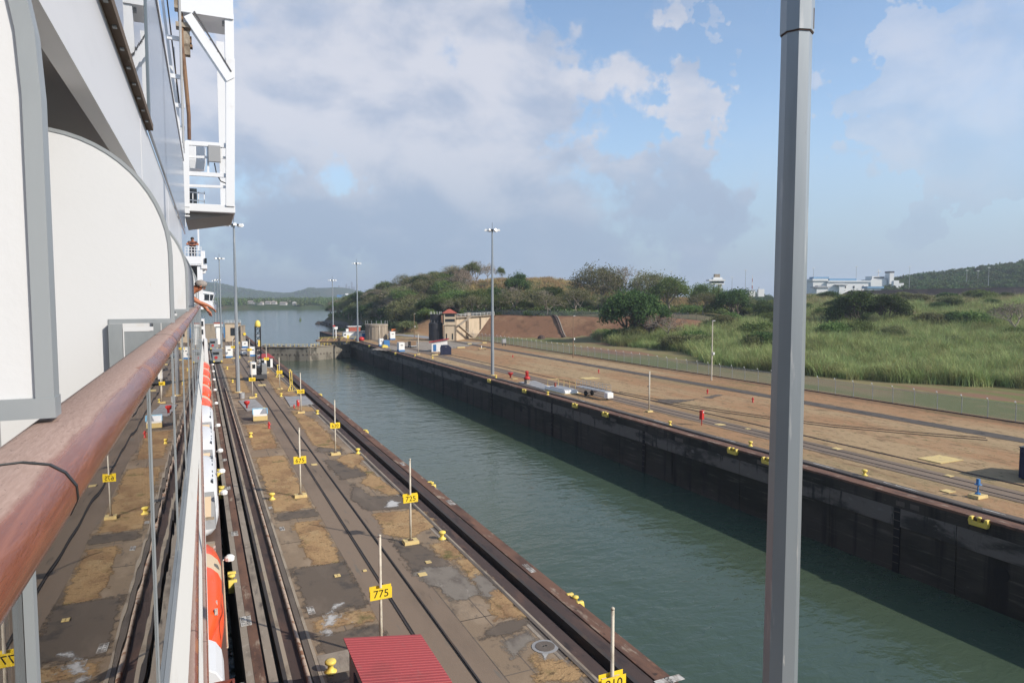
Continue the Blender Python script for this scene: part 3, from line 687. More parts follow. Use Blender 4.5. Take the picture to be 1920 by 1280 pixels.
for y0_, y1_, h in ((268, 274, .15), (325, 330, .14), (348, 351, .09), (294, 296, .08)):
    sp(MB().bar(G(348, y0_), G(430, y1_), h, h), 'cross_bar', MAT['ship_white'], fr_)
sp(MB().bar(G(346, 266), G(347, 400), .22, .3), 'inner_post', MAT['ship_white'], fr_)
sp(MB().bar(G(342, 240), G(345, 425), .09, .12), 'side_strip', MAT['ship_white'], fr_)
p0, p1 = G(344, 381), G(441, 400)
sp(MB().b2((p0.x, GY-.1, p1.z), (p1.x, GY+4.6, p0.z)), 'platform', MAT['ship_white'], fr_, bevel=.015)
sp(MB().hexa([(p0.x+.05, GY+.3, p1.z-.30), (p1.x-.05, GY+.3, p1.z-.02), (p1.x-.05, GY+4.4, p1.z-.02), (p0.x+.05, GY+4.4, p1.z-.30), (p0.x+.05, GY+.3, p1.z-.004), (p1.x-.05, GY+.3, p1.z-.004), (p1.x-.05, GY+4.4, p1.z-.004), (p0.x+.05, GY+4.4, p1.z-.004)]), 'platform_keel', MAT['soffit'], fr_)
for yy in (GY+4.3,):
    sp(MB().bar(Vector((p1.x-.25, yy, p1.z)), Vector((p1.x-.25, yy, p1.z+7.5)), .3, .25), 'rear_post', MAT['ship_white'], fr_)
bx = G(402, 290); sp(MB().box((bx.x, GY-.12, bx.z), (.40, .16, .58)), 'switch_box', MAT['grey_paint'], fr_, bevel=.01)
for xx in (390, 414): sp(MB().bar(G(xx, 272), G(xx+.5, 328), .07, .07), 'box_post', MAT['ship_white'], fr_)
sp(MB().tube([G(402, 306), G(406, 326), G(414, 340), G(426, 345), G(433, 344)], .022, 6), 'loose_cable', MAT['rubber'], fr_)
q = G(360, 292); sp(MB().lathe([(.02, -.42), (.40, -.40), (.46, -.1), (.46, .42), (.30, .62), (.02, .70)], (q.x, GY+1.5, q.z+.15), 14), 'reel', MAT['ship_white'], fr_, smooth=False)
sp(MB().b2((G(350, 300).x, GY+3.0, G(350, 372).z), (G(366, 300).x, GY+3.1, G(350, 330).z)), 'cabin_window', MAT['dark_window'], fr_)
for yy in (355, 370): sp(MB().bar(G(350, yy)+Vector((0, .6, 0)), G(384, yy+4)+Vector((0, .6, 0)), .03, .03), 'guard_bar', MAT['ship_white'], fr_)
for xx in (352, 361, 372, 383): sp(MB().bar(G(xx, 355)+Vector((0, .6, 0)), G(xx, 381)+Vector((0, .6, 0)), .03, .03), 'guard_post', MAT['ship_white'], fr_)
# hose, rungs and winch beside the frame
sp(MB().tube([G(332, -30), G(338, 20), G(342, 90), G(348, 150), G(354, 215), G(355, 262)], [.085, .085, .075, .07, .065, .06], 8), 'hose', MAT['rusty_brown'], fr_)
for y0_ in (66, 138, 192, 234): sp(MB().bar(G(312, y0_-2)+Vector((0, .3, 0)), G(346, y0_+4)+Vector((0, .3, 0)), .10, .14), 'rung', MAT['ship_white'], fr_)
sp(MB().bar(G(296, -60)+Vector((0, 1.5, 0)), G(338, 262)+Vector((0, 1.5, 0)), .07, .10), 'side_rail', MAT['ship_white'], fr_)
sp(MB().bar(G(322, 60)+Vector((0, 1.6, 0)), G(346, 400)+Vector((0, 1.6, 0)), .05, .05), 'side_rail', MAT['ship_white'], fr_)
sp(MB().bar(G(308, -40)+Vector((0, 1.6, 0)), G(334, 180)+Vector((0, 1.6, 0)), .05, .05), 'side_pipe', MAT['weathered_wood'], fr_)
q = G(343, 48); sp(MB().box((q.x, GY+.1, q.z), (.46, .4, .16)), 'hose_clamp', MAT['pale_ledge'], fr_); sp(MB().box((q.x-.05, GY+.1, q.z+.75), (.42, .4, .42)), 'hose_winch', MAT['pale_ledge'], fr_); sp(MB().box((q.x+.05, GY+.1, q.z-.6), (.32, .3, .8)), 'hose_guide', MAT['pale_ledge'], fr_)
q = G(352, 74); sp(MB().box((q.x, GY+.1, q.z), (.25, .25, .22)).box((q.x, GY+.1, q.z-.22), (.3, .3, .08)), 'valve', MAT['rusty_brown'], fr_)
q = G(394, 30); sp(MB().box((q.x, GY+.2, q.z), (.55, .2, .14)).box((q.x+.5, GY+.2, q.z-.12), (.22, .2, .16)), 'flood_lamp', MAT['grey_paint'], fr_)
for y0_ in (390, 408): q = G(327, y0_); sp(MB().lathe([(.30, -.03), (.34, 0), (.30, .04)], (q.x, GY-.1, q.z), 16), 'sheave', MAT['grey_paint'], fr_); sp(MB().bar((q.x, GY-.1, q.z+.07), (q.x+.5, GY-.1, q.z+.07), .07, .05), 'sheave_arm', MAT['ship_white'], fr_)

# railed look-out platform further forward
PY = 46.0
def G2(x, y): return RYI @ pxs(x, y, PY)
a, b = G2(344, 480), G2(378, 494)
pl = sp(MB().b2((-2, PY, G2(344, 497).z), (b.x, PY+5, G2(344, 495).z)), 'lookout_platform', MAT['ship_white'], bevel=.02)
sp(MB().b2((-2, PY-.02, G2(344, 494.5).z), (b.x+.02, PY+.10, a.z)), 'bulwark', MAT['ship_white'], pl)
sp(MB().b2((-2, PY+1.2, G2(360, 540).z), (G2(372, 520).x, PY+4.5, G2(344, 497).z-.01)), 'dark_opening', MAT['dark_window'], pl)
sp(MB().bar(G2(374.5, 494)+Vector((0, .2, 0)), G2(376.5, 580)+Vector((0, .2, 0)), .16, .3), 'pillar', MAT['ship_white'], pl)
sp(MB().bar(G2(371, 424)+Vector((0, 2, 0)), G2(372, 466)+Vector((0, 2, 0)), .1, .1), 'mast', MAT['ship_white'], pl)
for yy in (462.5, 467.5, 473): sp(MB().bar(G2(346, yy), G2(376, yy+1.5), .035, .035), 'guard_bar', MAT['ship_white'], pl)
for xx in range(347, 378, 6): sp(MB().bar(G2(xx, 462.5), G2(xx, 480), .035, .035), 'guard_post', MAT['ship_white'], pl)
a, b = G2(376, 470), G2(385, 498); sp(MB().b2((a.x, PY+.1, b.z), (b.x, PY+3, a.z)), 'side_box', MAT['ship_white'], pl, bevel=.03)
a, b = G2(377, 496), G2(388.5, 504); sp(MB().b2((a.x, PY+.05, b.z), (b.x, PY+3, a.z)), 'side_shelf', MAT['ship_white'], pl, bevel=.02)
q = G2(381, 508); sp(MB().lathe([(.03, -.16), (.14, -.12), (.16, .1), (.03, .12)], (q.x, PY+.4, q.z), 10), 'side_lamp', MAT['ship_white'], pl)
a, b = G2(383, 484), G2(388, 494); sp(MB().b2((a.x, PY+.02, b.z), (b.x, PY+.05, a.z)), 'side_window', MAT['dark_window'], pl)

# bridge wing and the stepped front below it
BY = 127.0
def G3(x, y, o=0): return RYI @ pxs(x, y, BY)+Vector((0, o, 0))
def hex_px(q, dep): # q: 4 pixel corners, run back by dep
    A = [G3(*c) for c in q]; return MB().hexa([tuple(v) for v in A]+[(v.x, v.y+dep, v.z) for v in A])
wing = sp(hex_px([(376, 576), (400, 577), (400, 564), (376, 562)], 5), 'bridge_wing', MAT['ship_white'])
sp(hex_px([(372, 549), (404, 553), (405, 549), (372, 543.5)], 6), 'wing_roof', MAT['ship_white'], wing)
sp(hex_px([(383, 563), (398.5, 563.8), (401.5, 553), (383, 552)], 4.6), 'wing_window', MAT['dark_window'], wing)
for x0_, x1_ in ((392.5, 393.3), (398.5, 401.5)): sp(MB().bar(G3(x0_, 565, -.05), G3(x1_, 552, -.05), .09, .09), 'mullion', MAT['ship_white'], wing)
sp(hex_px([(372, 562), (383, 562), (383, 552), (372, 551)], 5), 'wing_cabin', MAT['ship_white'], wing)
sp(hex_px([(397, 579), (406, 581), (406, 572), (402, 570)], 4), 'wing_tip', MAT['ship_white'], wing)
for xx in (399, 402.5, 405.5): sp(MB().bar(G3(xx, 572), G3(xx, 563.5), .07, .07), 'guard_post', MAT['ship_white'], wing)
sp(MB().bar(G3(398, 564), G3(406, 565), .07, .07), 'guard_bar', MAT['ship_white'], wing)
front = sp(hex_px([(340, 690), (388, 690), (383, 598), (340, 598)], 6), 'front_tower', MAT['ship_white'])
for yy in (606, 621.5, 644, 663): sp(hex_px([(371, yy+5), (381.5 if yy < 640 else 384, yy+5), (381 if yy < 640 else 384, yy-4), (371, yy-4)], .3), 'front_window', MAT['dark_window'], front).location = (0, -.12, 0)
sp(hex_px([(383, 690), (392, 690), (388.5, 640), (383, 634)], 6), 'front_step', MAT['ship_white'], front).location = (0, -.25, 0)

# deck lamps leaning out under the boats, and boat davits
for k, yy in enumerate((9.5, 18.3, 28, 37.7, 42.5, 48.3, 58, 70.3, 80.5, 90.7, 101, 111)):
    mb = MB().tube([(.30, yy, 5.9), (.50, yy, 5.95)], .03, 6).lathe([(.05, -.05), (.17, -.03), (.18, .10), (.10, .17), (.02, .18)], (.54, yy, 5.9), 10)
    sp(mb, 'deck_lamp', MAT['lamp_glass'], smooth=False)
for yy in (22.0, 33.4, 37.4, 48.9, 59.4, 70.8, 81, 91.2, 101.4, 111.6):
    dv = sp(MB().b2((-2.6, yy-.22, 2.9), (-.75, yy+.22, 5.2)), 'davit', MAT['grey_paint'], bevel=.02)
    sp(MB().b2((-.9, yy-.16, 4.55), (.05, yy+.16, 4.85)), 'davit_head', MAT['pale_ledge'], dv)

# ------------------------------------------------------------------ boats hanging on the ship's side
def loft(mb, st, n=14, mi=None, pw=2.6):
    """stations (y, half width, z low, z high): rounded cross sections joined lengthways"""
    o = len(mb.v)
    for y, hw, za, zb in st:
        cz, hz_ = (za+zb)/2, (zb-za)/2
        for k in range(n):
            t = 2*math.pi*(k+.5)/n; c, s_ = math.cos(t), math.sin(t)
            mb.v.append((hw*math.copysign(abs(c)**(2/pw), c), y, cz+hz_*math.copysign(abs(s_)**(2/pw), s_)))
    for i in range(len(st)-1):
        for k in range(n):
            k2 = (k+1) % n; mb.f.append((o+i*n+k, o+i*n+k2, o+(i+1)*n+k2, o+(i+1)*n+k)); mb.m.append(mi[i] if mi else 0)
    mb.f.append(tuple(o+k for k in range(n))); mb.m.append(0)
    e = o+(len(st)-1)*n; mb.f.append(tuple(e+k for k in reversed(range(n)))); mb.m.append(0)
    return mb
SHIP.location = RY @ Vector(SHIP.location); SHIP.rotation_euler = (0, 0, SHIP_YAW)
def SR(x, y, z): return tuple(RY @ Vector((x, y, z)))
def lifeboat(name, label, tender=False):
    t = thing(name, label, 'lifeboat', group='boats slung along the ship side')
    loft(MB(), [(-4.5, .15, .9, 1.25), (-4.2, .8, .3, 1.3), (-3.2, 1.3, .05, 1.35), (-1, 1.48, 0, 1.35), (1, 1.48, 0, 1.35), (3.2, 1.3, .05, 1.35), (4.2, .8, .3, 1.3), (4.5, .15, .9, 1.25)], 14).build('hull', MAT['ship_white'] if tender else MAT['orange'], t, smooth=True)
    if not tender:
        loft(MB(), [(-4.45, .2, 1.0, 1.4), (-4.1, .95, .95, 2.0), (-3.2, 1.25, .95, 2.55), (-1.6, 1.40, .95, 2.95), (-.75, 1.42, .95, 3.0), (.75, 1.42, .95, 3.0), (1.6, 1.40, .95, 2.95), (3.2, 1.25, .95, 2.55), (4.1, .95, .95, 2.0), (4.45, .2, 1.0, 1.4)], 20,
             [0, 0, 0, 0, 1, 0, 0, 0, 0], 2.3).build('canopy', [MAT['orange'], MAT['tan_band']], t, smooth=True)
        mb = MB()
        for yy in (-3.3, -2.7, -2.1, -1.3, 1.3, 2.1, 2.7, 3.3):
            mb.box((.62, yy, 2.93-abs(yy)*.12), (.30, .10, .03)); mb.box((1.18, yy, 2.30-abs(yy)*.06), (.10, .12, .20))
        mb.build('reflective_strip', MAT['white_line'], t)
        mb = MB().tube([(1.5, y_, 1.15+.1*math.sin(y_*2.2)) for y_ in [-4+.4*k for k in range(21)]], .03, 5); mb.build('grab_line', MAT['tan_band'], t)
    else:
        loft(MB(), [(-4.3, .9, 1.2, 2.3), (-3.6, 1.38, 1.2, 2.7), (-2, 1.42, 1.2, 2.95), (2, 1.42, 1.2, 2.95), (3.6, 1.38, 1.2, 2.7), (4.3, .9, 1.2, 2.3)], 16, None, 3.2).build('canopy', MAT['ship_white'], t, smooth=True)
        loft(MB(), [(-3.9, .62, 2.3, 2.78), (-2, .72, 2.3, 3.06), (2, .72, 2.3, 3.06), (3.9, .62, 2.3, 2.78)], 12).build('roof_strip', MAT['orange'], t, smooth=True)
        for yy in (-2.6, -1.7, -.8, .8, 1.7, 2.6): MB().box((1.20, yy, 2.62), (.08, .42, .22)).build('window', MAT['dark_window'], t)
        for yy in (-4.02,): f = MB().hexa([(-1.0, -5.5, 1.2), (1.28, -5.5, 1.2), (1.32, -4.1, 1.2), (-1.0, -4.1, 1.2), (-1.0, -5.35, 1.55), (1.24, -5.35, 1.55), (1.26, -4.1, 2.55), (-1.0, -4.1, 2.55)]).build('end_frame', MAT['grey_paint'], t); MB().hexa([(.25, -5.22, 1.665), (1.10, -5.22, 1.665), (1.12, -4.35, 2.365), (.25, -4.35, 2.365), (.25, -5.25, 1.70), (1.10, -5.25, 1.70), (1.12, -4.38, 2.40), (.25, -4.38, 2.40)]).build('pane', MAT['tan_band'], f)
    MB().tube([(0, -3.0, 2.4), (0, -3.0, 3.55)], .05, 6).tube([(0, 3.0, 2.4), (0, 3.0, 3.55)], .05, 6).build('hook', MAT['dark_steel'], t)
    return t
lb = lifeboat('lifeboat', ''); td = lifeboat('lifeboat', '', True)
BX = -1.17
place(lb, False, SR(BX, 28.6, 2.98), SHIP_YAW, 'orange lifeboat with a broad tan band, the one nearest below the glass balcony')
for k, (yy, lab) in enumerate(((43.2, 'white lifeboat with an orange roof strip, just beyond the tan-banded orange boat'), (54.1, 'white lifeboat with an orange roof strip, middle one of the three white boats'), (65.2, 'white lifeboat with an orange roof strip, next to the row of plain orange boats'))):
    place(td, k > 0, SR(BX-.16, yy, 2.98), SHIP_YAW, lab, None, 1.12)
for k, (yy, lab) in enumerate(((76, 'orange lifeboat next to the furthest white boat, first of the orange row'), (86.2, 'orange lifeboat second in the row beyond the white boats'), (96.3, 'orange lifeboat in the middle of the row of five beyond the white boats'), (106.5, 'orange lifeboat fourth in the row towards the bridge wing'), (116.6, 'orange lifeboat furthest along, just below the white stepped front of the ship'))):
    place(lb, True, SR(BX-.1, yy, 2.98), SHIP_YAW, lab)
# white raft covers and the open rust-red davit arm near the bottom of the picture
for k, (yy, lab) in enumerate(((20.0, 'white round-shouldered raft housing beside the near orange lifeboat'), (16.6, 'white round-shouldered raft housing at the lower edge beside the rust-red arm'))):
    t = thing('raft_housing', lab, 'raft housing', SR(-.58, yy, 2.91), SHIP_YAW, 'raft housings on the promenade')
    pr = [(-.55, 0), (.75, 0), (.75, 2.6), (.70, 2.95), (.55, 3.2), (.3, 3.35), (-.55, 3.4)]
    MB().prism(pr, -.9, .9).build('cover', MAT['white_panel'], t, bevel=.03); MB().b2((-.5, -.95, .3), (.7, -.905, 2.2)).build('door', MAT['grey_paint'], t)
arm = thing('davit_arm', 'rust-red open steel davit arm beside the white raft housing', 'davit arm', SR(.05, 17.6, 2.91), SHIP_YAW)
MB().b2((.30, -1.9, 2.2), (.36, 1.5, 2.95)).b2((-.15, -1.9, 2.2), (.29, 1.5, 2.26)).b2((-.15, 1.44, 2.27), (.29, 1.5, 2.95)).build('channel', MAT['rust_red'], arm)
MB().b2((-.1, -.2, 0), (.25, .2, 2.19)).build('pedestal', MAT['rust_red'], arm)
# ------------------------------------------------------------------ things on the lock walls
M('post_white', (.52, .47, .38), [((.36, .31, .24), 4, (1, 1, .4), .5, .7), ((.25, .17, .1), 9, (1, 1, .5), .66, .76)], rough=.6)
M('sign_yellow', (.80, .56, .03), [((.66, .47, .06), 3.5, (1, 1, 1), .5, .7), ((.40, .28, .10), 9, (1, 1, .4), .68, .76)], rough=.5)
M('sign_back', (.62, .56, .42), rough=.6)
M('black_paint', (.015, .014, .012), rough=.5)
M('bollard_yellow', (.70, .53, .10), [((.58, .45, .14), 3, (1, 1, 1), .5, .7), ((.35, .26, .10), 9, (1, 1, 1), .66, .76)], rough=.45)
M('red_paint', (.44, .03, .026), [((.30, .035, .03), 4, (1, 1, 1), .5, .7)], rough=.4)
M('roof_red', (.29, .048, .050), [((.24, .044, .044), .9, (.4, 1, 1), .5, .7), ((.24, .07, .065), 2.2, (1, .25, 1), .58, .72), ((.42, .16, .15), 9, (1, 1, 1), .68, .78)], rough=.5)
M('tile_red', (.33, .09, .06), [((.24, .07, .05), 2, (1, 1, 1), .5, .7)], rough=.8)
M('white_wall', (.72, .71, .68), [((.60, .58, .54), .8, (1, 1, .5), .55, .7)], rough=.6)
M('blue_paint', (.045, .16, .36), rough=.5)
M('pale_blue', (.22, .45, .60), rough=.5)
M('navy_canvas', (.018, .022, .05), [((.03, .035, .07), 1, (1, 1, 1), .5, .7)], rough=.7)
M('galvanised', (.36, .365, .37), [((.28, .285, .29), 3, (1, 1, .5), .5, .7), ((.44, .44, .44), 9, (1, 1, .4), .62, .75)], rough=.5, metal=.3, spec=.4)
M('mast_grey', (.29, .315, .33), [((.225, .25, .265), .8, (1, 1, .08), .48, .62), ((.38, .385, .385), 5, (1, 1, .12), .60, .70), ((.48, .475, .46), 9, (1, 1, .2), .69, .74), ((.12, .12, .115), 14, (1, 1, .3), .70, .76)], rough=.36, metal=.25, spec=.5)
M('loco_grey', (.25, .255, .25), [((.19, .19, .185), 1, (1, 1, 1), .5, .7)], rough=.4, metal=.2)
M('tower_cream', (.46, .37, .265), [((.36, .29, .21), .5, (1, 1, .4), .5, .68), ((.27, .21, .16), 1.5, (1, 1, .2), .62, .75)], rough=.85)
M('old_concrete', (.30, .25, .19), [((.19, .155, .12), .4, (1, 1, .15), .48, .66), ((.38, .33, .26), 1.2, (1, 1, .3), .58, .72)], rough=.85)
M('dark_cylinder', (.028, .028, .032), rough=.6)
M('glass_dark', (.02, .025, .03), rough=.1, spec=.6)
M('rust_wood', (.20, .13, .08), rough=.8)
M('crane_black', (.02, .02, .022), rough=.5)
M('black_rubber', (.02, .02, .02), rough=.8)
M('orange_net', (.62, .18, .05), rough=.7)

# --- chainage posts
def number_post(base, num, label, th=5.6):
    t = thing('number_post', label, 'number post', base, 0, 'yellow chainage signs on white posts')
    MB().box((0, 0, .11), (.98, .72, .22), top=.95).build('base', MAT['pale_yellow'], t, bevel=.01)
    MB().tube([(0, 0, .225), (0, 0, 2.0), (0, 0, th-.09)], [.075, .07, .058], 10).lathe([(.066, th-.09), (.066, th-.03), (.03, th)], (0, 0, 0), 10).build('pole', MAT['post_white'], t, smooth=True)
    MB().box((0, 0, .245), (.3, .3, .035)).build('foot_plate', MAT['rust'], t)
    f = MB().box((0, -.105, 2.98), (.97, .018, .50)).build('sign_board', MAT['sign_yellow'], t)
    text(num, .47, MAT['black_paint'], f, (0, -.1185, 2.975), (math.pi/2, 0, 0))
    MB().box((.02, .115, 3.02), (.97, .018, .50)).build('sign_board', MAT['sign_yellow'], t)
    MB().box((0, -.085, 3.1), (.7, .02, .04)).build('bracket', MAT['post_white'], t)
    MB().box((0, .092, 3.12), (.7, .02, .04)).build('bracket', MAT['post_white'], t)
    return t
for b, num, lab in (((715, 1233), '775', 'white post with the yellow sign 775 behind the red roof'), ((1146, 1436), '810', 'white post with the yellow sign 810 at the lower edge by the water'),
                    ((770, 1018), '725', 'white post with the yellow sign 725 near the water side rail slot'), ((563.5, 931), '675', 'white post with the yellow sign 675 on the dry grass'),
                    ((629, 852), '620', 'white post with the yellow sign 620 near the water edge'), ((564.5, 774), '530', 'white post with the yellow sign 530 beside a grey steel cover'),
                    ((473.5, 746), '460', 'white post with the yellow sign 460 in front of the rail crane'), ((524.5, 729.5), '425', 'white post with the yellow sign 425 beside a yellow trestle'),
                    ((500, 699), '375', 'white post with a yellow sign before the small red-roofed hut'), ((468.5, 678), '330', 'white post with a yellow sign by the white and blue booth near the water'),
                    ((437, 672), '300', 'white post with a yellow sign beside the white booth by the locomotives')):
    number_post(px(*b), num, lab)
# right bank posts carry only a bracket towards us
for b, lab in (((1217, 772), 'plain white post on a pale plinth beside the near track of the right bank'), ((784.5, 664.5), 'plain white post in front of the dark blue tent'), ((711.5, 641), 'plain white post in front of the concrete tank')):
    t = thing('marker_post', lab, 'marker post', px(*b), 0, 'white posts on the right bank')
    MB().box((0, 0, .1), (.9, .7, .2), top=.95).build('base', MAT['pale_yellow'], t, bevel=.01)
    MB().tube([(0, 0, .205), (0, 0, 5.7)], [.11, .09], 10).build('pole', MAT['post_white'], t, smooth=True)
    MB().box((-.25, 0, 3.6), (.26, .06, .12)).build('bracket', MAT['dark_steel'], t)

# --- bollards
bol = thing('bollard', '', 'bollard')
MB().lathe([(.30, 0), (.31, .05), (.20, .12), (.135, .22), (.13, .32), (.19, .41), (.27, .46), (.285, .53), (.25, .60), (.12, .645), (.02, .65)], (0, 0, 0), 18).build('body', MAT['bollard_yellow'], bol, smooth=True)
used = False
for (b, lab) in (((620, 1259), 'yellow mushroom bollard beside the near red roof'), ((829, 1010), 'yellow mushroom bollard to the right of the 725 post'), ((510, 936), 'yellow mushroom bollard left of the 675 post foot'),
                 ((671, 850), 'yellow mushroom bollard on dark asphalt right of the post with sign 620'), ((470, 819), 'yellow mushroom bollard below the blue-edged bin'), ((595, 776), 'yellow mushroom bollard at the pale kerb below the steel cover'),
                 ((479.5, 744), 'yellow mushroom bollard touching the 460 post'), ((527, 743), 'yellow mushroom bollard below the 425 post'), ((495, 771), 'yellow mushroom bollard just behind the blue-edged bin'),
                 ((436, 717), 'yellow mushroom bollard left of the tall lamp mast foot'), ((426, 692), 'yellow mushroom bollard on the grass behind the tall lamp mast'),
                 ((1256, 797), 'yellow bollard on the right bank right of the plain white post'), ((1407, 836), 'yellow bollard on the right bank left of the big grey mast'), ((1621, 891), 'yellow bollard on the right bank right of the big grey mast'),
                 ((1027, 740), 'yellow bollard on the right bank before the white hatch'), ((930, 708), 'yellow bollard on the right bank at the lamp mast foot'), ((811, 672), 'yellow bollard on the right bank before the dark blue tent'),
                 ((778, 668), 'yellow bollard on the right bank left of the plain post by the tent'), ((732, 658), 'yellow bollard on the right bank beside the white and blue cabin'), ((449, 671), 'yellow bollard right of the white booth by the locomotives')):
    place(bol, used, px(*b), rnd.uniform(0, 6), lab, 'yellow bollards along the lock walls', .86); used = True

# --- yellow mooring chocks let into the wall edges
chk = thing('mooring_chock', '', 'mooring chock')
MB().prism([(-.55, -.5), (.55, -.5), (.62, -.2), (.55, .05), (.38, .05), (.34, -.22), (-.34, -.22), (-.38, .05), (-.55, .05), (-.62, -.2)], -.12, .22, 0).build('jaw', MAT['bollard_yellow'], chk, bevel=.03)
MB().lathe([(.10, -.215), (.10, 0), (.16, .03), (.15, .09), (.02, .11)], (.08, 0, 0), 10).build('roller', MAT['bollard_yellow'], chk, smooth=True)
used = False
for (b, x, rz, lab) in (((918, 715), XR-.16, math.pi, 'yellow chock on the right wall edge below the lamp mast'), ((984, 735), XR-.16, math.pi, 'yellow chock on the right wall edge below the red lantern'), ((1079, 763), XR-.16, math.pi, 'yellow chock on the right wall edge below the gangway trailer'),
                        ((1136, 779), XR-.16, math.pi, 'yellow chock on the right wall edge right of the gangway trailer'), ((1375, 847), XR-.16, math.pi, 'yellow chock on the right wall edge left of the big grey mast'), ((1440, 873), XR-.16, math.pi, 'yellow chock on the right wall edge touching the big grey mast'),
                        ((1837, 978), XR-.16, math.pi, 'yellow chock on the right wall edge near the right border of the picture'), ((742, 668), XR-.16, math.pi, 'yellow chock on the right wall edge below the white and blue cabin'), ((693, 652), XR-.16, math.pi, 'yellow chock on the right wall edge near the lock gate'),
                        ((685, 812), 17.73, 0, 'yellow chock on the near water edge where the far half of the wall begins'), ((808, 912), 17.73, 0, 'yellow chock on the near water edge right above the sign 725'), ((1076, 1132), 17.73, 0, 'yellow chock on the near water edge above the round cover'),
                        ((600, 744), 17.73, 0, 'yellow chock on the near water edge right of the steel cover'), ((543, 698), 17.73, 0, 'yellow chock on the near water edge beside the yellow trestles'),
                        ((411, 806), 1.36, math.pi, 'yellow chock on the ship side edge next to the white boats'), ((415, 838), 1.36, math.pi, 'yellow chock on the ship side edge below the middle white boat'), ((434, 952), 1.36, math.pi, 'yellow chock on the ship side edge above the near orange boat'), ((466, 1255), 1.36, math.pi, 'yellow chock on the ship side edge at the bottom of the picture')):
    q = px(*b); r_ = ray(*b); yv = r_.y*(x/r_.x)
    place(chk, used, (x, yv, 0.04 if x < 3 else 0), rz, lab, 'yellow chocks set into the wall edges', 1.35 if x < 3 else 1.15); used = True

# --- tall floodlight masts: eight-sided, tapering, with a slip joint and a lamp ring
def mast(base, H_, r0, r1, label, joint=None, lamps=True, n=8, rz=0.2):
    t = thing('lamp_mast', label, 'lamp mast', base, rz, 'tall grey floodlight masts of the lock')
    mb = MB(); rr = lambda z: r0+(r1-r0)*z/H_
    if joint:
        mb.tube([(0, 0, .12), (0, 0, joint)], [rr(0), rr(joint)-.006], n); mb.build('lower_shaft', MAT['mast_grey'], t)
        MB().tube([(0, 0, joint-.02), (0, 0, H_)], [rr(joint)+.012, r1+.012], n).build('upper_shaft', MAT['mast_grey'], t)
        MB().tube([(0, 0, joint-.035), (0, 0, joint-.021)], [rr(joint)+.004]*2, n).build('joint_line', MAT['rust_dark'], t)
        MB().box((rr(joint)*.55, -rr(joint)*.80-.005, joint+.12), (.012, .012, .22)).build('weld_tab', MAT['rust_dark'], t)
    else: mb.tube([(0, 0, .12), (0, 0, H_)], [r0, r1], n); mb.build('shaft', MAT['mast_grey'], t)
    MB().lathe([(r0*1.7, 0), (r0*1.7, .1), (r0*1.2, .12)], (0, 0, 0), 12).build('base', MAT['pale_yellow'], t)
    if lamps:
        MB().lathe([(.9, H_-.1), (.95, H_), (.9, H_+.1), (.15, H_+.15)], (0, 0, 0), 12).build('lamp_ring', MAT['dark_steel'], t)
        for k in range(6):
            a = k*math.pi/3+.4; c, s_ = math.cos(a), math.sin(a)
            MB().box((1.25*c, 1.25*s_, H_-.05), (.72, .55, .42), a, top=.7).build('floodlight', MAT['lamp_glass'], t)
        MB().tube([(0, 0, H_+.1), (0, 0, H_+1.5)], .04, 5).build('lightning_rod', MAT['dark_steel'], t)
    return t
D = 7.8; r_ = ray(1479, 640); q = Vector((r_.x*D, r_.y*D, 0)); q.z = 0
mast(q, 30, .243, .123, 'big grey eight-sided mast rising close by across the whole picture', joint=18.93, rz=.10)
mast(px(446.5, 735), 28, .36, .16, 'tall lamp mast on the centre wall in front of the crane')
mast(px(923.5, 703), 29.6, .36, .16, 'tall lamp mast on the right bank at the edge of the chamber')
mast(px(671, 641), 28, .36, .16, 'tall lamp mast right of the lock gate, before the tank')
mast(px(625, 635), 22.5, .32, .14, 'slim lamp mast left of the gate pier against the water')
mast(px(415.5, 653), 28, .32, .15, 'lamp mast behind the silver locomotives, taller of the pair')
mast(px(410, 622), 24, .32, .15, 'lamp mast behind the silver locomotives, shorter of the pair')
mast(px(404, 612), 25, .32, .15, 'lamp mast at the far end of the centre wall')
for b, hh, lab in (((1074.5, 671), 11.2, 'dark pole with small lamps before the brown bank'), ((1334, 713), 11.6, 'slim pole with one lamp inside the fence'), ((777, 632), 9.5, 'slim pole at the foot of the wooded bank behind the tank')):
    t = thing('light_pole', lab, 'light pole', px(*b), 0, 'slim poles on the right bank')
    MB().tube([(0, 0, 0), (0, 0, hh)], [.14, .09], 8).build('shaft', MAT['post_white'] if '1334' in str(b) else MAT['rust_wood'], t)
    MB().box((.25, 0, hh-.1), (.6, .25, .16)).build('lamp', MAT['galvanised'], t); MB().box((.2, -.2, hh*.45), (.25, .3, .5)).build('side_lamp', MAT['lamp_glass'], t)

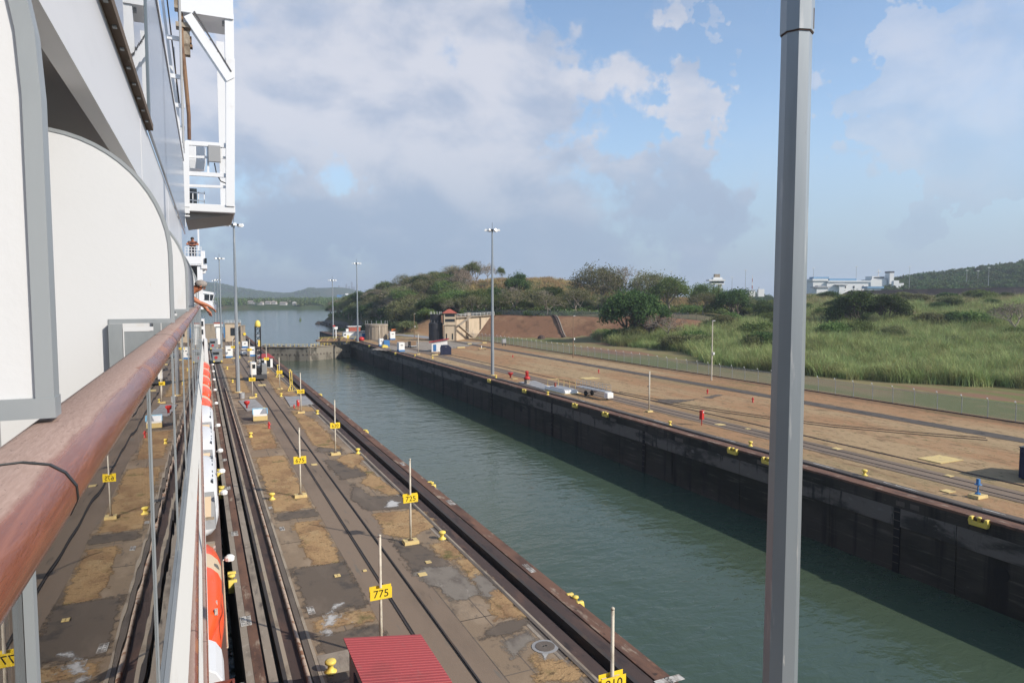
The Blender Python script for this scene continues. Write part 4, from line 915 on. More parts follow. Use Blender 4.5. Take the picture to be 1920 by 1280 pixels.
# --- track rails (structure of the railway)
def rails(xs_, y0, y1, mat, z=.02, w=.07, name='rail'):
    for x in [q_+DX for q_ in xs_]: tag(MB().b2((x-w/2, y0, z-.3), (x+w/2, y1, z+.03)).build(name, mat), kind='structure')
rails((9.23, 10.65), Y0, Y1-8, MAT['rail_steel'], w=.08); rails((9.32, 10.56), Y0, Y1-8, MAT['trench_black'], z=-.015, w=.08, name='flangeway')
rails((59.15, 60.62), Y0, 318, MAT['rail_steel'], w=.13); rails((63.8,), 20, 200, MAT['rust_dark'], w=.22, name='cable_duct')
def curve_rail(pts, off, w=.16):
    P = [px(*p) for p in pts]; vs = []; L = []
    for i, p in enumerate(P):
        t = (P[min(i+1, len(P)-1)]-P[max(i-1, 0)]).normalized(); n_ = Vector((t.y, -t.x, 0)); c = p+n_*off; L.append((c-n_*w/2, c+n_*w/2))
    mb = MB()
    for i in range(len(L)-1):
        a, b = L[i], L[i+1]; mb.hexa([(a[0].x, a[0].y, -.1), (a[1].x, a[1].y, -.1), (b[1].x, b[1].y, -.1), (b[0].x, b[0].y, -.1), (a[0].x, a[0].y, .05), (a[1].x, a[1].y, .05), (b[1].x, b[1].y, .05), (b[0].x, b[0].y, .05)])
    tag(mb.build('turnout_rail', MAT['rust_dark']), kind='structure')
sid = [(1155, 735), (1262, 756), (1350, 770), (1450, 784), (1560, 798), (1680, 809), (1790, 818), (1850, 823)]
curve_rail(sid, -.72); curve_rail(sid, .72)
for q in ([(1235, 748), (1290, 749), (1314, 747), (1285, 753), (1258, 757), (1232, 752)], [(1316, 745), (1345, 739), (1356, 740), (1335, 747)]): sheet('shadow_blob', [tuple(px(x, y).xy) for x, y in q], .010, MAT['asphalt_patch'], .2, .5)  # blob shadows beside the turnout, painted as thin dark sheets on the soil

# --- pipe on the centre wall
pp = tag(MB().tube([(4.18+DX, y, .055) for y in range(-70, 131, 4)], .098, 10, caps=True).build('water_pipe', MAT['pipe_rusty'], smooth=True), 'long pale pipe with rust spots lying along the rail slots', 'pipe')

# --- painted chainage marks (worn, unreadable but for one)
def mark(c, w, l, rz, readable=None, lines=2, z=.02):
    t = tag(MB().box((0, 0, 0), (w, l, .008)).build('painted_mark', MAT['white_line']), kind='structure'); t.location = (c.x, c.y, c.z+z); t.rotation_euler = (0, 0, rz)
    if readable: text(readable, min(w, l)*.8, MAT['black_paint'], t, (0, 0, .0045), (0, 0, 0), 'number')
    else:
        mb = MB(); r2 = random.Random(int(c.x*100+c.y))
        for i in range(lines):
            for k in range(4):
                cx = -w/2+w*(i+.5)/lines; cy = -l/2+l*(k+.6)/4.3
                mb.box((cx, cy, .0055), (w/lines*.62, l*.045, .003)).box((cx-w/lines*.26, cy+l*.07, .0055), (w/lines*.1, l*.12, .003))
                if r2.random() > .4: mb.box((cx, cy+l*.13, .0055), (w/lines*.6, l*.04, .003))
        tag(mb.build('worn_figures', MAT['black_paint'], t), kind='stuff')
for b, w_, l_ in (((461, 1164), .50, 1.1), ((440, 1000), .42, 1.0), ((427, 915), .42, 1.0), ((421, 862), .4, 1.0), ((529, 991), .32, .8), ((583, 1144), .34, .95), ((507, 952), .25, .6), ((992, 1065), .34, 1.3), ((845, 942), .42, 1.3), ((755, 870), .3, 1.2)): mark(px(*b), w_, l_, 0)
mark(px(1255, 1275), .42, 1.3, math.pi*.5, '400')
for b in ((1273, 824), (1150, 787), (1688, 944), (1715, 951), (1430, 868)):
    r_ = ray(*b); tt = (XR-.13)/r_.x; m_ = tag(MB().box((0, 0, 0), (.012, 1.5 if b[0] < 1500 else .75, .42)).build('wall_plate', MAT['dark_concrete']), kind='structure'); m_.location = (XR-.135, r_.y*tt, CAM_Z+r_.z*tt)

# --- yellow cover plates, round lids
def plate(b, w, l, lab, z=.05, rz=0, mat='pale_yellow', name='cover_plate', zb=0):
    t = MB().box((0, 0, z/2), (w, l, z)).build(name, MAT[mat], bevel=.008); t.location = px(*b)+Vector((0, 0, zb)); t.rotation_euler = (0, 0, rz)
    return tag(t, lab, 'cover plate', 'flat covers set on the lock walls', 'thing')
for b, w_, l_, lab in (((629.5, 1080), .16, .34, 'left one of two tiny yellow plates on dark asphalt'), ((635.5, 1079), .16, .34, 'right one of two tiny yellow plates on dark asphalt'), ((792, 1077), .48, .42, 'square pale yellow plate right of the return track'), ((803, 1054), .34, .34, 'small pale yellow plate at the end of a cable'),
                       ((589, 871), .55, .55, 'yellow plate between the rails beside the 675 post'), ((684, 1070), .22, .22, 'small yellow dot plate left of the return track'), ((1763, 861), 3.4, 2.4, 'large pale slab on the bare soil of the right bank'), ((1105, 709), 3.4, 2.6, 'pale raised slab on the right bank beyond the gangway trailer'),
                       ((1569, 841), .8, .8, 'small yellow plate beside the track right of the big mast'), ((1777, 921), .9, .8, 'small yellow plate near the blue valve'), ((1779, 892), .6, .6, 'small pale plate beyond the track near the blue valve'), ((1350, 796), 1.1, .9, 'pale plate in the track right of the red box'),
                       ((965, 710), 1.1, .9, 'pale plate beside the red horn'), ((491, 722), 1.3, 2.2, 'pale timber board between the return rails'), ((1402, 804), .5, .5, 'small pale plate beyond the track left of the big mast')):
    plate(b, w_, l_, lab, zb=.012)
for q, lab in (([(447, 752), (478, 749), (494, 764), (463, 771)], 'grey steel cover by the red mushroom valve'), ([(533, 744), (573, 743), (588, 758), (544, 762)], 'grey steel cover beside the 530 post'), ([(972, 717), (1003, 714), (1036, 727), (1020, 731)], 'pale grey steel cover under the red lantern')):
    P = [px(*c) for c in q]; c = sum(P, Vector())/4
    t = thing('steel_cover', lab, 'steel cover', c, 0, 'grey steel covers'); mb = MB()
    mb.hexa([(p.x-c.x, p.y-c.y, .008) for p in P]+[(p.x-c.x, p.y-c.y, .10) for p in P]); mb.build('plate', MAT['plate_grey'], t)
    for k in range(5):
        a = P[0].lerp(P[3], (k+.5)/5)-c; b = P[1].lerp(P[2], (k+.5)/5)-c; MB().bar((a.x, a.y, .112), (b.x, b.y, .112), .05, .02).build('rib', MAT['galvanised'], t)
q = px(1022, 1212); t = thing('round_cover', 'round grey manhole lid in a concrete ring near the 810 post', 'manhole', (q.x, q.y, .013))
MB().lathe([(.62, 0), (.62, .012), (.48, .013)], (0, 0, 0), 24).build('ring', MAT['plate_grey'], t); MB().lathe([(.45, .0135), (.45, .03), (.40, .032)], (0, 0, 0), 24).build('lid', MAT['dark_concrete'], t)
for dx in (-.08, .06): MB().lathe([(.04, .033), (.04, .05)], (dx, 0, 0), 8).build('lift_hole', MAT['black_paint'], t)
sheet('paint_spill', [tuple(px(x, y).xy) for x, y in ((1012, 1218), (1033, 1220), (1022, 1237), (1019, 1230))], .012, MAT['whitewash'], .03, .2, rim=.1)

# --- red things
def red_valve(b, kind, lab, sc=1.0):
    t = thing('valve', lab, 'valve', px(*b), 0.3, 'red valves and hydrants'); t.scale = (sc,)*3
    if kind == 'mushroom': MB().lathe([(.10, 0), (.12, .45), (.16, .5), (.36, .75), (.42, 1.0), (.36, 1.12), (.05, 1.16)], (0, 0, 0), 14).build('head', MAT['red_paint'], t, smooth=True); MB().lathe([(.2, 0), (.2, .04)], (0, 0, 0), 12).build('flange', MAT['dark_steel'], t)
    elif kind == 'hydrant':
        MB().lathe([(.17, 0), (.17, .05), (.11, .07), (.11, .5), (.15, .55), (.15, .6), (.10, .72), (.03, .8)], (0, 0, 0), 12).build('barrel', MAT['red_paint'], t, smooth=True)
        for a in (0, math.pi/2, math.pi): MB().tube([(0, 0, .45), (.22*math.cos(a), .22*math.sin(a), .45)], .055, 8).build('outlet', MAT['red_paint'], t)
    elif kind == 'box': MB().box((0, 0, 1.15), (.42, .34, 1.0)).build('box', MAT['red_paint'], t, bevel=.02); MB().tube([(0, 0, 0), (0, 0, .649)], .05, 8).build('post', MAT['red_paint'], t); MB().box((.05, -.182, 1.45), (.2, .02, .18)).build('label_plate', MAT['white_line'], t)
    elif kind == 'lantern':
        MB().box((0, 0, .45), (.7, .7, .9)).build('pedestal', MAT['concrete'], t); MB().lathe([(.52, .905), (.60, 1.0), (.60, 1.25), (.42, 1.4), (.30, 1.5)], (0, 0, 0), 14).build('drum', MAT['red_paint'], t, smooth=True)
        MB().lathe([(.27, 1.505), (.30, 1.6), (.28, 2.0), (.33, 2.2), (.28, 2.4), (.05, 2.5)], (0, 0, 0), 12).build('lantern', MAT['red_paint'], t, smooth=True)
        for a in range(4): MB().box((.36*math.cos(a*1.57), .36*math.sin(a*1.57), 2.0), (.04, .04, .9)).build('bar', MAT['red_paint'], t)
    elif kind == 'horn': MB().lathe([(.12, 0), (.12, .35), (.2, .4), (.55, .95), (.6, 1.05), (.5, 1.06)], (0, 0, 0), 14).build('horn', MAT['red_paint'], t, smooth=True); MB().lathe([(.3, 0), (.3, .05)], (0, 0, 0), 10).build('flange', MAT['dark_steel'], t)
    return t
for b, k, lab, sc in (((463, 766), 'mushroom', 'red mushroom-headed valve beside the galvanised drum', 1.0), ((504.5, 803), 'hydrant', 'red hydrant at the corner of the blue-edged bin', 1.05), ((559, 768), 'box', 'red box on a post next to the 530 post', .85), ((551.5, 765), 'hydrant', 'small red hydrant left of the red box by the 530 post', .7),
                      ((957, 708), 'horn', 'red horn-shaped vent right of the lamp mast on the right bank', 1.0), ((988, 720), 'lantern', 'red drum with a lantern on a pedestal on the right bank', 1.0), ((1315.5, 797), 'box', 'red box on a post beside the right bank track', 1.15),
                      ((1122.5, 699), 'hydrant', 'small red hydrant on bare soil beyond the pale raised slab', 1.0), ((1326.5, 738), 'hydrant', 'small red hydrant on the soil below the slim pole', 1.0), ((1411.5, 754), 'hydrant', 'small red hydrant on the soil left of the big grey mast', 1.0), ((961.5, 670), 'hydrant', 'small dark red hydrant by the service road', .9)):
    red_valve(b, k, lab, sc)

# --- galvanised drum, blue-edged bin, trestles
t = thing('drum', 'galvanised open drum beside the 460 post', 'drum', px(453.5, 747)); MB().lathe([(.40, 0), (.42, .02), (.46, .9), (.48, .92), (.48, .95), (.42, .94), (.40, .85)], (0, 0, 0), 18).build('shell', MAT['galvanised'], t, smooth=False); MB().lathe([(.47, .45), (.475, .48), (.47, .51)], (0, 0, 0), 18).build('hoop', MAT['galvanised'], t)
t = thing('bin', 'white bin with a sloping grey lid, blue edges and a pale timber front', 'bin', px(488, 787), -.05)
MB().box((0, 0, .32), (1.75, 1.5, .60)).build('tub', MAT['pale_yellow'], t, bevel=.02)
MB().prism([(-.72, .63), (.72, .63), (.72, 1.32), (-.72, .86)], -.85, .85, 0).build('hood', MAT['white_wall'], t); MB().hexa([(-.05, -.70, .905), (.8, -.70, .905), (.8, .68, 1.35), (.4, .68, 1.35), (-.05, -.70, .925), (.8, -.70, .925), (.8, .68, 1.37), (.4, .68, 1.37)]).build('lid_panel', MAT['grey_paint'], t)
for x in (-.88, .88): MB().bar((x, -.74, .9), (x, .76, 1.38), .10, .10).build('edge_bar', MAT['pale_blue'], t)
MB().bar((-.83, .78, 1.38), (.83, .78, 1.38), .10, .10).build('edge_bar', MAT['pale_blue'], t)
for b, hh, lab in (((546.5, 732), 3.2, 'yellow trestle stand, nearer of the pair at the rail slot'), ((523, 706), 2.3, 'yellow trestle stand behind the 425 post')):
    t = thing('trestle', lab, 'trestle', px(*b), .2, 'yellow trestles by the water')
    for x in (-.18, .18): MB().bar((x, 0, .1), (x, .3, hh), .09).build('upright', MAT['bollard_yellow'], t)
    for x, y in ((-.8, -.6), (.8, -.6), (0, 1.0)): MB().bar((x, y, .05), (0, .1, hh*.38), .08).build('leg', MAT['bollard_yellow'], t)
    MB().bar((-.3, .3, hh+.05), (.3, .3, hh+.05), .10).build('cap', MAT['bollard_yellow'], t); MB().bar((-.8, -.6, .06), (.8, -.6, .06), .07).build('foot_bar', MAT['bollard_yellow'], t)
    for k in range(3): MB().bar((-.18, .08*k, hh*(.25+.2*k)), (.18, .08*k, hh*(.25+.2*k)), .05).build('rung', MAT['bollard_yellow'], t)

# --- near hut with the ribbed red roof
def ribbed_roof(mb, x0, x1, y0, y1, z0, z1, n, amp=.03, axis='x', th=.05):
    """sheet roof falling from z0 at x0 to z1 at x1, ribs running along x; sawtooth cross-section along y"""
    ys_ = []; zs = []
    for i in range(n):
        a = y0+(y1-y0)*i/n; w_ = (y1-y0)/n
        ys_ += [a, a+w_*.12, a+w_*.24]; zs += [0, amp, 0]
    ys_.append(y1); zs.append(0); k = len(ys_)
    vs = [(x0, y, z0+z) for y, z in zip(ys_, zs)]+[(x1, y, z1+z) for y, z in zip(ys_, zs)]+[(x0, y0, z0-th), (x0, y1, z0-th), (x1, y0, z1-th), (x1, y1, z1-th)]
    fs = [(i, i+1, i+1+k, i+k) for i in range(k-1)]+[(2*k, 2*k+1, 2*k+3, 2*k+2), tuple(list(range(k))+[2*k+1, 2*k]), tuple(list(range(k, 2*k))+[2*k+3, 2*k+2]), (0, k, 2*k+2, 2*k), (k-1, 2*k-1, 2*k+3, 2*k+1)]
    mb.add(vs, fs); return mb
hx0, hx1, hy0, hy1 = 4.67, 7.73, 21.95, 25.69
t = thing('hut', 'small hut with a ribbed red metal roof at the bottom of the picture', 'hut', ((hx0+hx1)/2, (hy0+hy1)/2, 0))
o_ = Vector(t.location)
MB().prism([(-1.35, 0), (1.35, 0), (1.35, 2.49), (-1.35, 2.90)], -1.72, 1.72).build('wall', MAT['grey_paint'], t)
ribbed_roof(MB(), hx0-o_.x, hx1-o_.x, hy0-o_.y, hy1-o_.y, 3.02, 2.52, 20, .020).build('roof', MAT['roof_red'], t)
MB().box((0, -(hy1-hy0)/2+.02, 2.40), (hx1-hx0-.3, .06, .10)).build('eaves_board', MAT['blue_paint'], t); MB().box((-(hx1-hx0)/2+.16, .3, 1.2), (.04, .9, 2.0)).build('door', MAT['navy_canvas'], t); MB().box((-(hx1-hx0)/2+.16, -1.0, 1.7), (.04, .6, .6)).build('window', MAT['glass_dark'], t)

# --- small hut by the water
q = px(502, 689); t = thing('hut', 'small white hut with a dark red roof behind the rail crane', 'hut', (q.x-.3, q.y+1.4, 0))
MB().box((0, 0, 1.1), (2.8, 2.6, 2.18)).build('wall', MAT['white_wall'], t); MB().add([(-1.8, -1.6, 2.2), (1.8, -1.6, 2.2), (1.8, 1.6, 2.2), (-1.8, 1.6, 2.2), (-.7, 0, 3.1), (.7, 0, 3.1)], [(0, 1, 5, 4), (1, 2, 5), (2, 3, 4, 5), (3, 0, 4), (3, 2, 1, 0)]).build('roof', MAT['roof_red'], t)
MB().box((.45, -1.31, 1.0), (.9, .05, 1.8)).build('door', MAT['glass_dark'], t); MB().box((-.8, -1.31, 1.4), (.8, .05, .8)).build('window', MAT['glass_dark'], t)

# --- booths, cabins
def booth(b, w_, d_, h_, lab, base='blue_paint', rz=0, win=True):
    t = thing('booth', lab, 'booth', px(*b)+Vector((0, d_/2, 0)), rz, 'white and blue booths')
    MB().box((0, 0, .25), (w_+.1, d_+.1, .5)).build('base', MAT[base], t); MB().box((0, 0, (h_+.5)/2), (w_, d_, h_-.5)).build('wall', MAT['white_wall'], t, bevel=.02); MB().box((0, 0, h_+.03), (w_+.06, d_+.06, .06)).build('roof', MAT['white_wall'], t)
    if win: MB().box((0, -d_/2-.01, h_*.72), (w_*.45, .03, .22)).build('window', MAT['glass_dark'], t)
    return t
for b, w_, d_, h_, lab in (((430, 671), 1.7, 2.2, 3.0, 'white booth with a blue foot beside the silver locomotives'), ((474.5, 668), 1.5, 2, 2.5, 'white booth with a blue foot near the water behind the crane'), ((753.5, 659), 1.7, 2.2, 2.6, 'white booth with a blue foot on the right bank'),
                           ((736.5, 637), 1.9, 2.2, 3.0, 'white booth right of the concrete tank'), ((715.5, 649), 1.3, 1.5, 2.4, 'slim white booth left of the blue container on the right bank'), ((459.5, 652), 1.6, 2.4, 1.9, 'white cabin by the water beyond the crane')):
    booth(b, w_, d_, h_, lab)
t = tag(MB().box((0, 1.2, .95), (1.9, 2.4, 1.9)).build('container', MAT['blue_paint'], bevel=.03), 'blue container right of the slim white booth on the right bank', 'container', None, 'thing'); t.location = px(725.5, 649)
t = tag(MB().prism([(-.9, 0), (.9, 0), (.8, .7), (-.3, 1.0), (-.9, .6)], -.8, .8).build('crate', MAT['bollard_yellow']), 'yellow crate in front of the blue container', 'crate', None, 'thing'); t.location = px(721.5, 651.5)
t = thing('container', 'dark navy container cut by the right border of the picture', 'container', px(1909, 897)+Vector((2.46, -2.7, 0)), math.radians(0))
MB().box((0, 1.4, 1.45), (4.9, 2.6, 2.7)).build('body', MAT['navy_canvas'], t, bevel=.03); MB().box((0, 1.4, 2.84), (5.0, 2.7, .07)).build('roof', MAT['dark_steel'], t)
for x in (-2, 2): MB().box((x, 1.4, .1), (.4, 2.4, .2)).build('skid', MAT['dark_steel'], t)
t = thing('trailer', 'low brown trailer with a white tank on the paved yard', 'trailer', px(773, 651)); MB().box((0, 0, 1.3), (1.8, 3.2, 1.2)).build('load', MAT['rust_wood'], t); MB().box((0, -.1, .55), (1.9, 3.4, .28)).build('chassis', MAT['galvanised'], t)
for x in (-.9, .9):
    for y in (-1, 1): MB().tube([(x-.12, y, .3), (x+.12, y, .3)], .3, 10).build('wheel', MAT['black_rubber'], t)

# --- rail crane on the return track
t = thing('rail_crane', 'black lattice-boom crane with a white cab on the return track', 'crane', px(486, 714)+Vector((0, 2.2, 0)))
MB().box((0, 0, .75), (2.9, 4.6, .75)).build('wagon', MAT['dark_steel'], t, bevel=.04)
for y in (-1.4, 1.4):
    for x in (-.74, .74): MB().tube([(x-.07, y, .38), (x+.07, y, .38)], .36, 12).build('wheel', MAT['rust_dark'], t)
MB().box((-.95, -.6, 2.35), (1.0, 2.4, 2.4)).build('cab', MAT['white_wall'], t, bevel=.04); MB().box((-.95, -1.82, 2.8), (.7, .04, .8)).build('cab_window', MAT['glass_dark'], t); MB().box((-1.46, -.7, 2.8), (.04, 1.4, .8)).build('cab_window', MAT['glass_dark'], t)
MB().box((1.0, .3, 2.1), (1.0, 3.2, 1.9)).build('engine_house', MAT['loco_grey'], t, bevel=.04); MB().lathe([(.6, 1.13), (.6, 1.22)], (0, 0, 0), 16).build('turntable', MAT['dark_steel'], t); MB().box((0, -.3, 1.9), (.9, 2.4, 1.3)).build('winch', MAT['crane_black'], t)
bm_ = MB(); zz = [1.6, 2.6, 3.6, 4.6, 5.6, 6.6, 7.6, 8.6, 9.6, 10.4]
ww = lambda z: .52-.12*(z-1.6)/8.8
for sx in (-1, 1):
    for sy in (-1, 1): bm_.bar((sx*ww(1.6), sy*.45-1.2, 1.6), (sx*ww(10.4), sy*.25-1.9+.4, 10.4), .13)
for a, b in zip(zz[:-1], zz[1:]):
    for sy in (-1, 1):
        f = lambda z: sy*(.45-.2*(z-1.6)/8.8)-1.2-.3*(z-1.6)/8.8
        bm_.bar((-ww(a), f(a), a), (ww(b), f(b), b), .07); bm_.bar((ww(a), f(a), a), (-ww(b), f(b), b), .07)
tag(bm_.build('boom', MAT['crane_black'], t), kind='stuff')
MB().lathe([(.5, 10.3), (.55, 10.6), (.5, 11.1), (.3, 11.5), (.05, 11.6)], (0, -1.5, 0), 12).build('boom_tip', MAT['bollard_yellow'], t, smooth=True); MB().box((.15, -1.75, 7.2), (.35, .3, 1.2)).build('hook_block', MAT['bollard_yellow'], t)
for x in (-.62, .62): MB().tube([(x*.9, -1.55, 10.4), (x*1.1, .9, 2.6)], .035, 5).build('stay_rope', MAT['dark_steel'], t)
for k in range(7): MB().box((.02, -1.72-.02*k, 3.0+k*.95), (.55, .12, .18)).build('rung_plate', MAT['white_line'] if k % 2 else MAT['galvanised'], t)

# --- towing locomotives
def loco(b, lab):
    t = thing('towing_locomotive', lab, 'locomotive', (3.72, px(*b).y+4.3, 0), 0, 'silver towing locomotives')
    MB().box((0, 0, 1.15), (2.3, 8.4, 1.35), top=.98).build('body', MAT['loco_grey'], t, bevel=.06)
    for s_ in (-1, 1):
        c = MB().box((0, s_*2.9, 2.45), (2.2, 2.2, 1.25), top=.92).build('cab', MAT['loco_grey'], t, bevel=.05); MB().box((-.3, s_*4.02, 2.5), (1.3, .05, .6)).build('window', MAT['glass_dark'], c); MB().box((0, s_*2.9, 3.11), (2.3, 2.3, .07)).build('roof', MAT['galvanised'], c)
        for x in (-.85, .85): MB().tube([(x, s_*4.2, .62), (x, s_*4.34, .62)], .2, 12).build('buffer', MAT['bollard_yellow'], t)
        MB().tube([(-.35, s_*4.2, 1.55), (-.35, s_*4.26, 1.55)], .36, 14).build('cable_drum', MAT['red_paint'], t)
    for y in (-3, -1, 1, 3):
        for x in (-.75, .75): MB().tube([(x-.08, y, .36), (x+.08, y, .36)], .36, 12).build('wheel', MAT['rust_dark'], t)
    MB().box((0, 0, 2.0), (1.7, 3.2, .6)).build('winch_house', MAT['grey_paint'], t)
loco((408, 682), 'silver towing locomotive, the nearer one beside the white booth'); loco((407, 657), 'silver towing locomotive, the one further off by the lamp masts')

# --- buildings at the far end of the centre wall
def block(b, w_, d_, h_, mat, name, lab, cat, extra=None, z0=0):
    t = thing(name, lab, cat, px(*b)+Vector((0, d_/2, z0))); MB().box((0, 0, h_/2), (w_, d_, h_)).build('wall', MAT[mat], t)
    if extra: extra(t, w_, d_, h_)
    return t
def house_top(t, w_, d_, h_):
    MB().box((0, 0, h_+.12), (w_+.5, d_+.5, .24)).build('roof', MAT['old_concrete'], t)
    for k in range(6): MB().box((-w_/2+w_*k/5, -d_/2, h_+.75), (.08, .08, 1.0)).build('guard_post', MAT['white_wall'], t)
    for z in (.8, 1.25): MB().box((0, -d_/2, h_+z), (w_, .06, .06)).build('guard_bar', MAT['white_wall'], t)
    MB().box((.4, -d_/2-.02, h_*.55), (w_*.5, .06, h_*.45)).build('opening', MAT['glass_dark'], t); MB().bar((.1, -d_/2-.5, .4), (w_*.45, -d_/2-.3, h_*.6), .9, .2).build('stair', MAT['rust_wood'], t)
block((437.5, 640), 5.2, 5, 6.4, 'tower_cream', 'gatehouse', 'cream concrete gatehouse with a railed roof at the far end of the centre wall', 'gatehouse', house_top)
block((456, 640), 1.6, 4, 5.6, 'old_concrete', 'concrete_pier', 'narrow brown concrete pier right of the gatehouse', 'pier', lambda t, w_, d_, h_: MB().box((0, 0, h_+.1), (w_+.2, d_+.2, .2)).build('cap', MAT['old_concrete'], t))
block((395, 642), 3.4, 6, 6.3, 'old_concrete', 'concrete_pier', 'broad brown concrete pier left of the gatehouse', 'pier', lambda t, w_, d_, h_: MB().box((0, 0, h_+.1), (w_+.2, d_+.2, .2)).build('cap', MAT['old_concrete'], t))
t = thing('signal_tower', 'white signal tower with a red cap between the concrete piers', 'signal tower', px(410, 645)); MB().box((0, 0, 3.0), (1.3, 1.3, 6)).build('wall', MAT['white_wall'], t); MB().box((0, 0, 6.5), (2.6, 2.2, .9)).build('cabin', MAT['white_wall'], t); MB().box((0, 0, 7.2), (2.8, 2.4, .4)).build('roof', MAT['tile_red'], t)
for x in (-.6, .2, .8): MB().tube([(x, 0, 7.4), (x, 0, 10.5)], .05, 5).build('aerial', MAT['galvanised'], t)
t = thing('billboard', 'blue and white upright panel in front of the gatehouse', 'panel', px(424.5, 634)); MB().box((-.45, 0, 2.2), (.9, .2, 4.2)).build('blue_half', MAT['blue_paint'], t); MB().box((.46, 0, 2.9), (.9, .2, 4.4)).build('white_half', MAT['white_wall'], t); MB().box((0, 0, .1), (1.6, .8, .2)).build('base', MAT['old_concrete'], t)
for b, lab in (((459, 640), 'yellow round sign on a post at the water side far down the wall'), ((446, 660), 'yellow round sign on a post behind the white booth')):
    t = thing('round_sign', lab, 'sign', px(*b)); MB().tube([(0, 0, 0), (0, 0, 2.4)], .06, 6).build('pole', MAT['post_white'], t); MB().tube([(0, -.05, 2.7), (0, .05, 2.7)], .5, 16).build('disc', MAT['sign_yellow'], t)
t = thing('workboat_shed', 'low red-walled shed with a white roof just behind the silver locomotives', 'shed', px(407, 640)+Vector((0, 6, 0))); MB().box((0, 0, .8), (2.6, 3, 1.6)).build('wall', MAT['tile_red'], t); MB().box((0, 0, 1.7), (2.8, 3.2, .2)).build('roof', MAT['white_wall'], t)
t = thing('utility_cart', 'small white utility cart parked by the water far down the wall', 'cart', px(457, 666), .1); MB().box((0, 0, .75), (1.3, 2.6, .7)).build('body', MAT['white_wall'], t, bevel=.05); MB().box((0, -.2, 1.8), (1.3, 1.6, .08)).build('roof', MAT['white_wall'], t)
for x in (-.6, .6):
    for y in (-.9, .5): MB().box((x, y-.0, 1.42), (.05, .05, .7)).build('roof_post', MAT['dark_steel'], t); MB().tube([(x-.08, y*1.05, .3), (x+.08, y*1.05, .3)], .3, 10).build('wheel', MAT['black_rubber'], t)

# --- mitre gates with their walkway, apex towards us
ga, gb = Vector((17.72, 257, 0)), Vector((51.07, 257, 0)); gm = Vector((34.8, 247.5, 0))
for k, (a, b, lab) in enumerate(((ga, gm, 'left leaf of the lock gate, dark and water-stained'), (gm, gb, 'right leaf of the lock gate, grey and sunlit'))):
    t = thing('lock_gate', lab, 'lock gate', (a.x, a.y, WATER_Z), math.atan2(b.y-a.y, b.x-a.x), 'leaves of the lock gate'); L = (b-a).length; e = .25 if k == 0 else .12
    MB().b2((e, 0, -3), (L-.15, 2.0, 4.75)).build('leaf', MAT['gate_steel'], t)
    MB().b2((e, -.35, 4.76), (L-.15, 2.2, 4.98)).build('walkway', MAT['old_concrete'], t)
    mb = MB()
    for q in range(13):
        x = .6+(L-1.2)*q/12; MB().box((x, -.25, 5.5), (.09, .09, 1.0)).build('guard_post', MAT['bollard_yellow'], t)
        MB().lathe([(.34, 0), (.3, .05), (.26, .06)], (0, 0, 0), 10).build('fender', MAT['dark_concrete'], t, loc=(x, -.06, 2.2)).rotation_euler = (math.pi/2, 0, 0) if True else 0
    for z in (5.55, 6.0): MB().b2((e+.2, -.29, z-.04), (L-.3, -.21, z+.04)).build('guard_bar', MAT['pale_yellow'], t)
    for q in range(10): MB().box((.9+q*1.8, .9, 5.12), (.9, .8, .27)).build('machinery_lid', MAT['dark_steel'] if q % 3 else MAT['galvanised'], t)
t = thing('gate_ramp', 'folded timber and steel ramp with yellow rails right of the gate', 'ramp', px(632, 640)+Vector((0, 2, 0))); MB().prism([(-7, 0), (7, 0), (3, 1.3), (0, .9), (-3.5, 1.2), (-7, .6)], -1.5, 1.5).build('deck', MAT['rust_wood'], t)
for k in range(6): MB().bar((-6+k*2.4, -1.7, .3), (-5+k*2.4, -1.7, 1.5), .1).build('rail_brace', MAT['bollard_yellow'], t)
MB().bar((-6.5, -1.7, 1.5), (7, -1.7, 1.6), .1).build('rail', MAT['bollard_yellow'], t)

# --- right bank things
t = thing('hatch', 'white raised hatch with yellow guard rails on the right bank', 'hatch', px(1052, 733), math.radians(2))
MB().box((0, 0, .28), (2.6, 7.0, .55), top=.94).build('curb', MAT['white_wall'], t, bevel=.03); MB().box((0, -.3, .62), (2.1, 4.8, .1)).build('lid', MAT['galvanised'], t); MB().box((0, 0, .04), (3.2, 7.8, .06)).build('apron', MAT['pale_yellow'], t)
for y in (-2.8, -.9, 1, 2.9): MB().tube([(1.15, y, .56), (1.15, y, 1.75)], .05, 6).build('guard_post', MAT['pale_yellow'], t)
for z in (1.2, 1.72): MB().tube([(1.15, -2.8, z), (1.15, 2.9, z)], .04, 6).build('guard_bar', MAT['pale_yellow'], t)
MB().tube([(1.15, 2.9, 1.72), (-1, 2.9, 1.72), (-1, 2.9, .56)], .045, 6).build('guard_bar', MAT['pale_yellow'], t); MB().box((-.4, 1.3, 1.0), (.3, .3, .65)).build('motor', MAT['rust_red'], t)
t = thing('gangway_trailer', 'grey gangway trailer with railings, wheels and a box on its end', 'gangway trailer', px(1112, 743), math.radians(3))
MB().box((0, 0, 1.2), (1.3, 8.2, .12)).build('deck', MAT['galvanised'], t)
for x in (-.62, .62):
    for k in range(8): MB().tube([(x, -4+k*1.14, 1.26), (x, -4+k*1.14, 2.25)], .03, 5).build('guard_post', MAT['galvanised'], t)
    for z in (1.75, 2.25): MB().tube([(x, -4, z), (x, 4, z)], .035, 5).build('guard_bar', MAT['galvanised'], t)
    MB().tube([(x-.1, 1.2, .42), (x+.1, 1.2, .42)], .42, 14).build('wheel', MAT['black_rubber'], t); MB().bar((x*.8, 1.2, .45), (x*.8, -1.5, 1.14), .08).build('strut', MAT['dark_steel'], t)
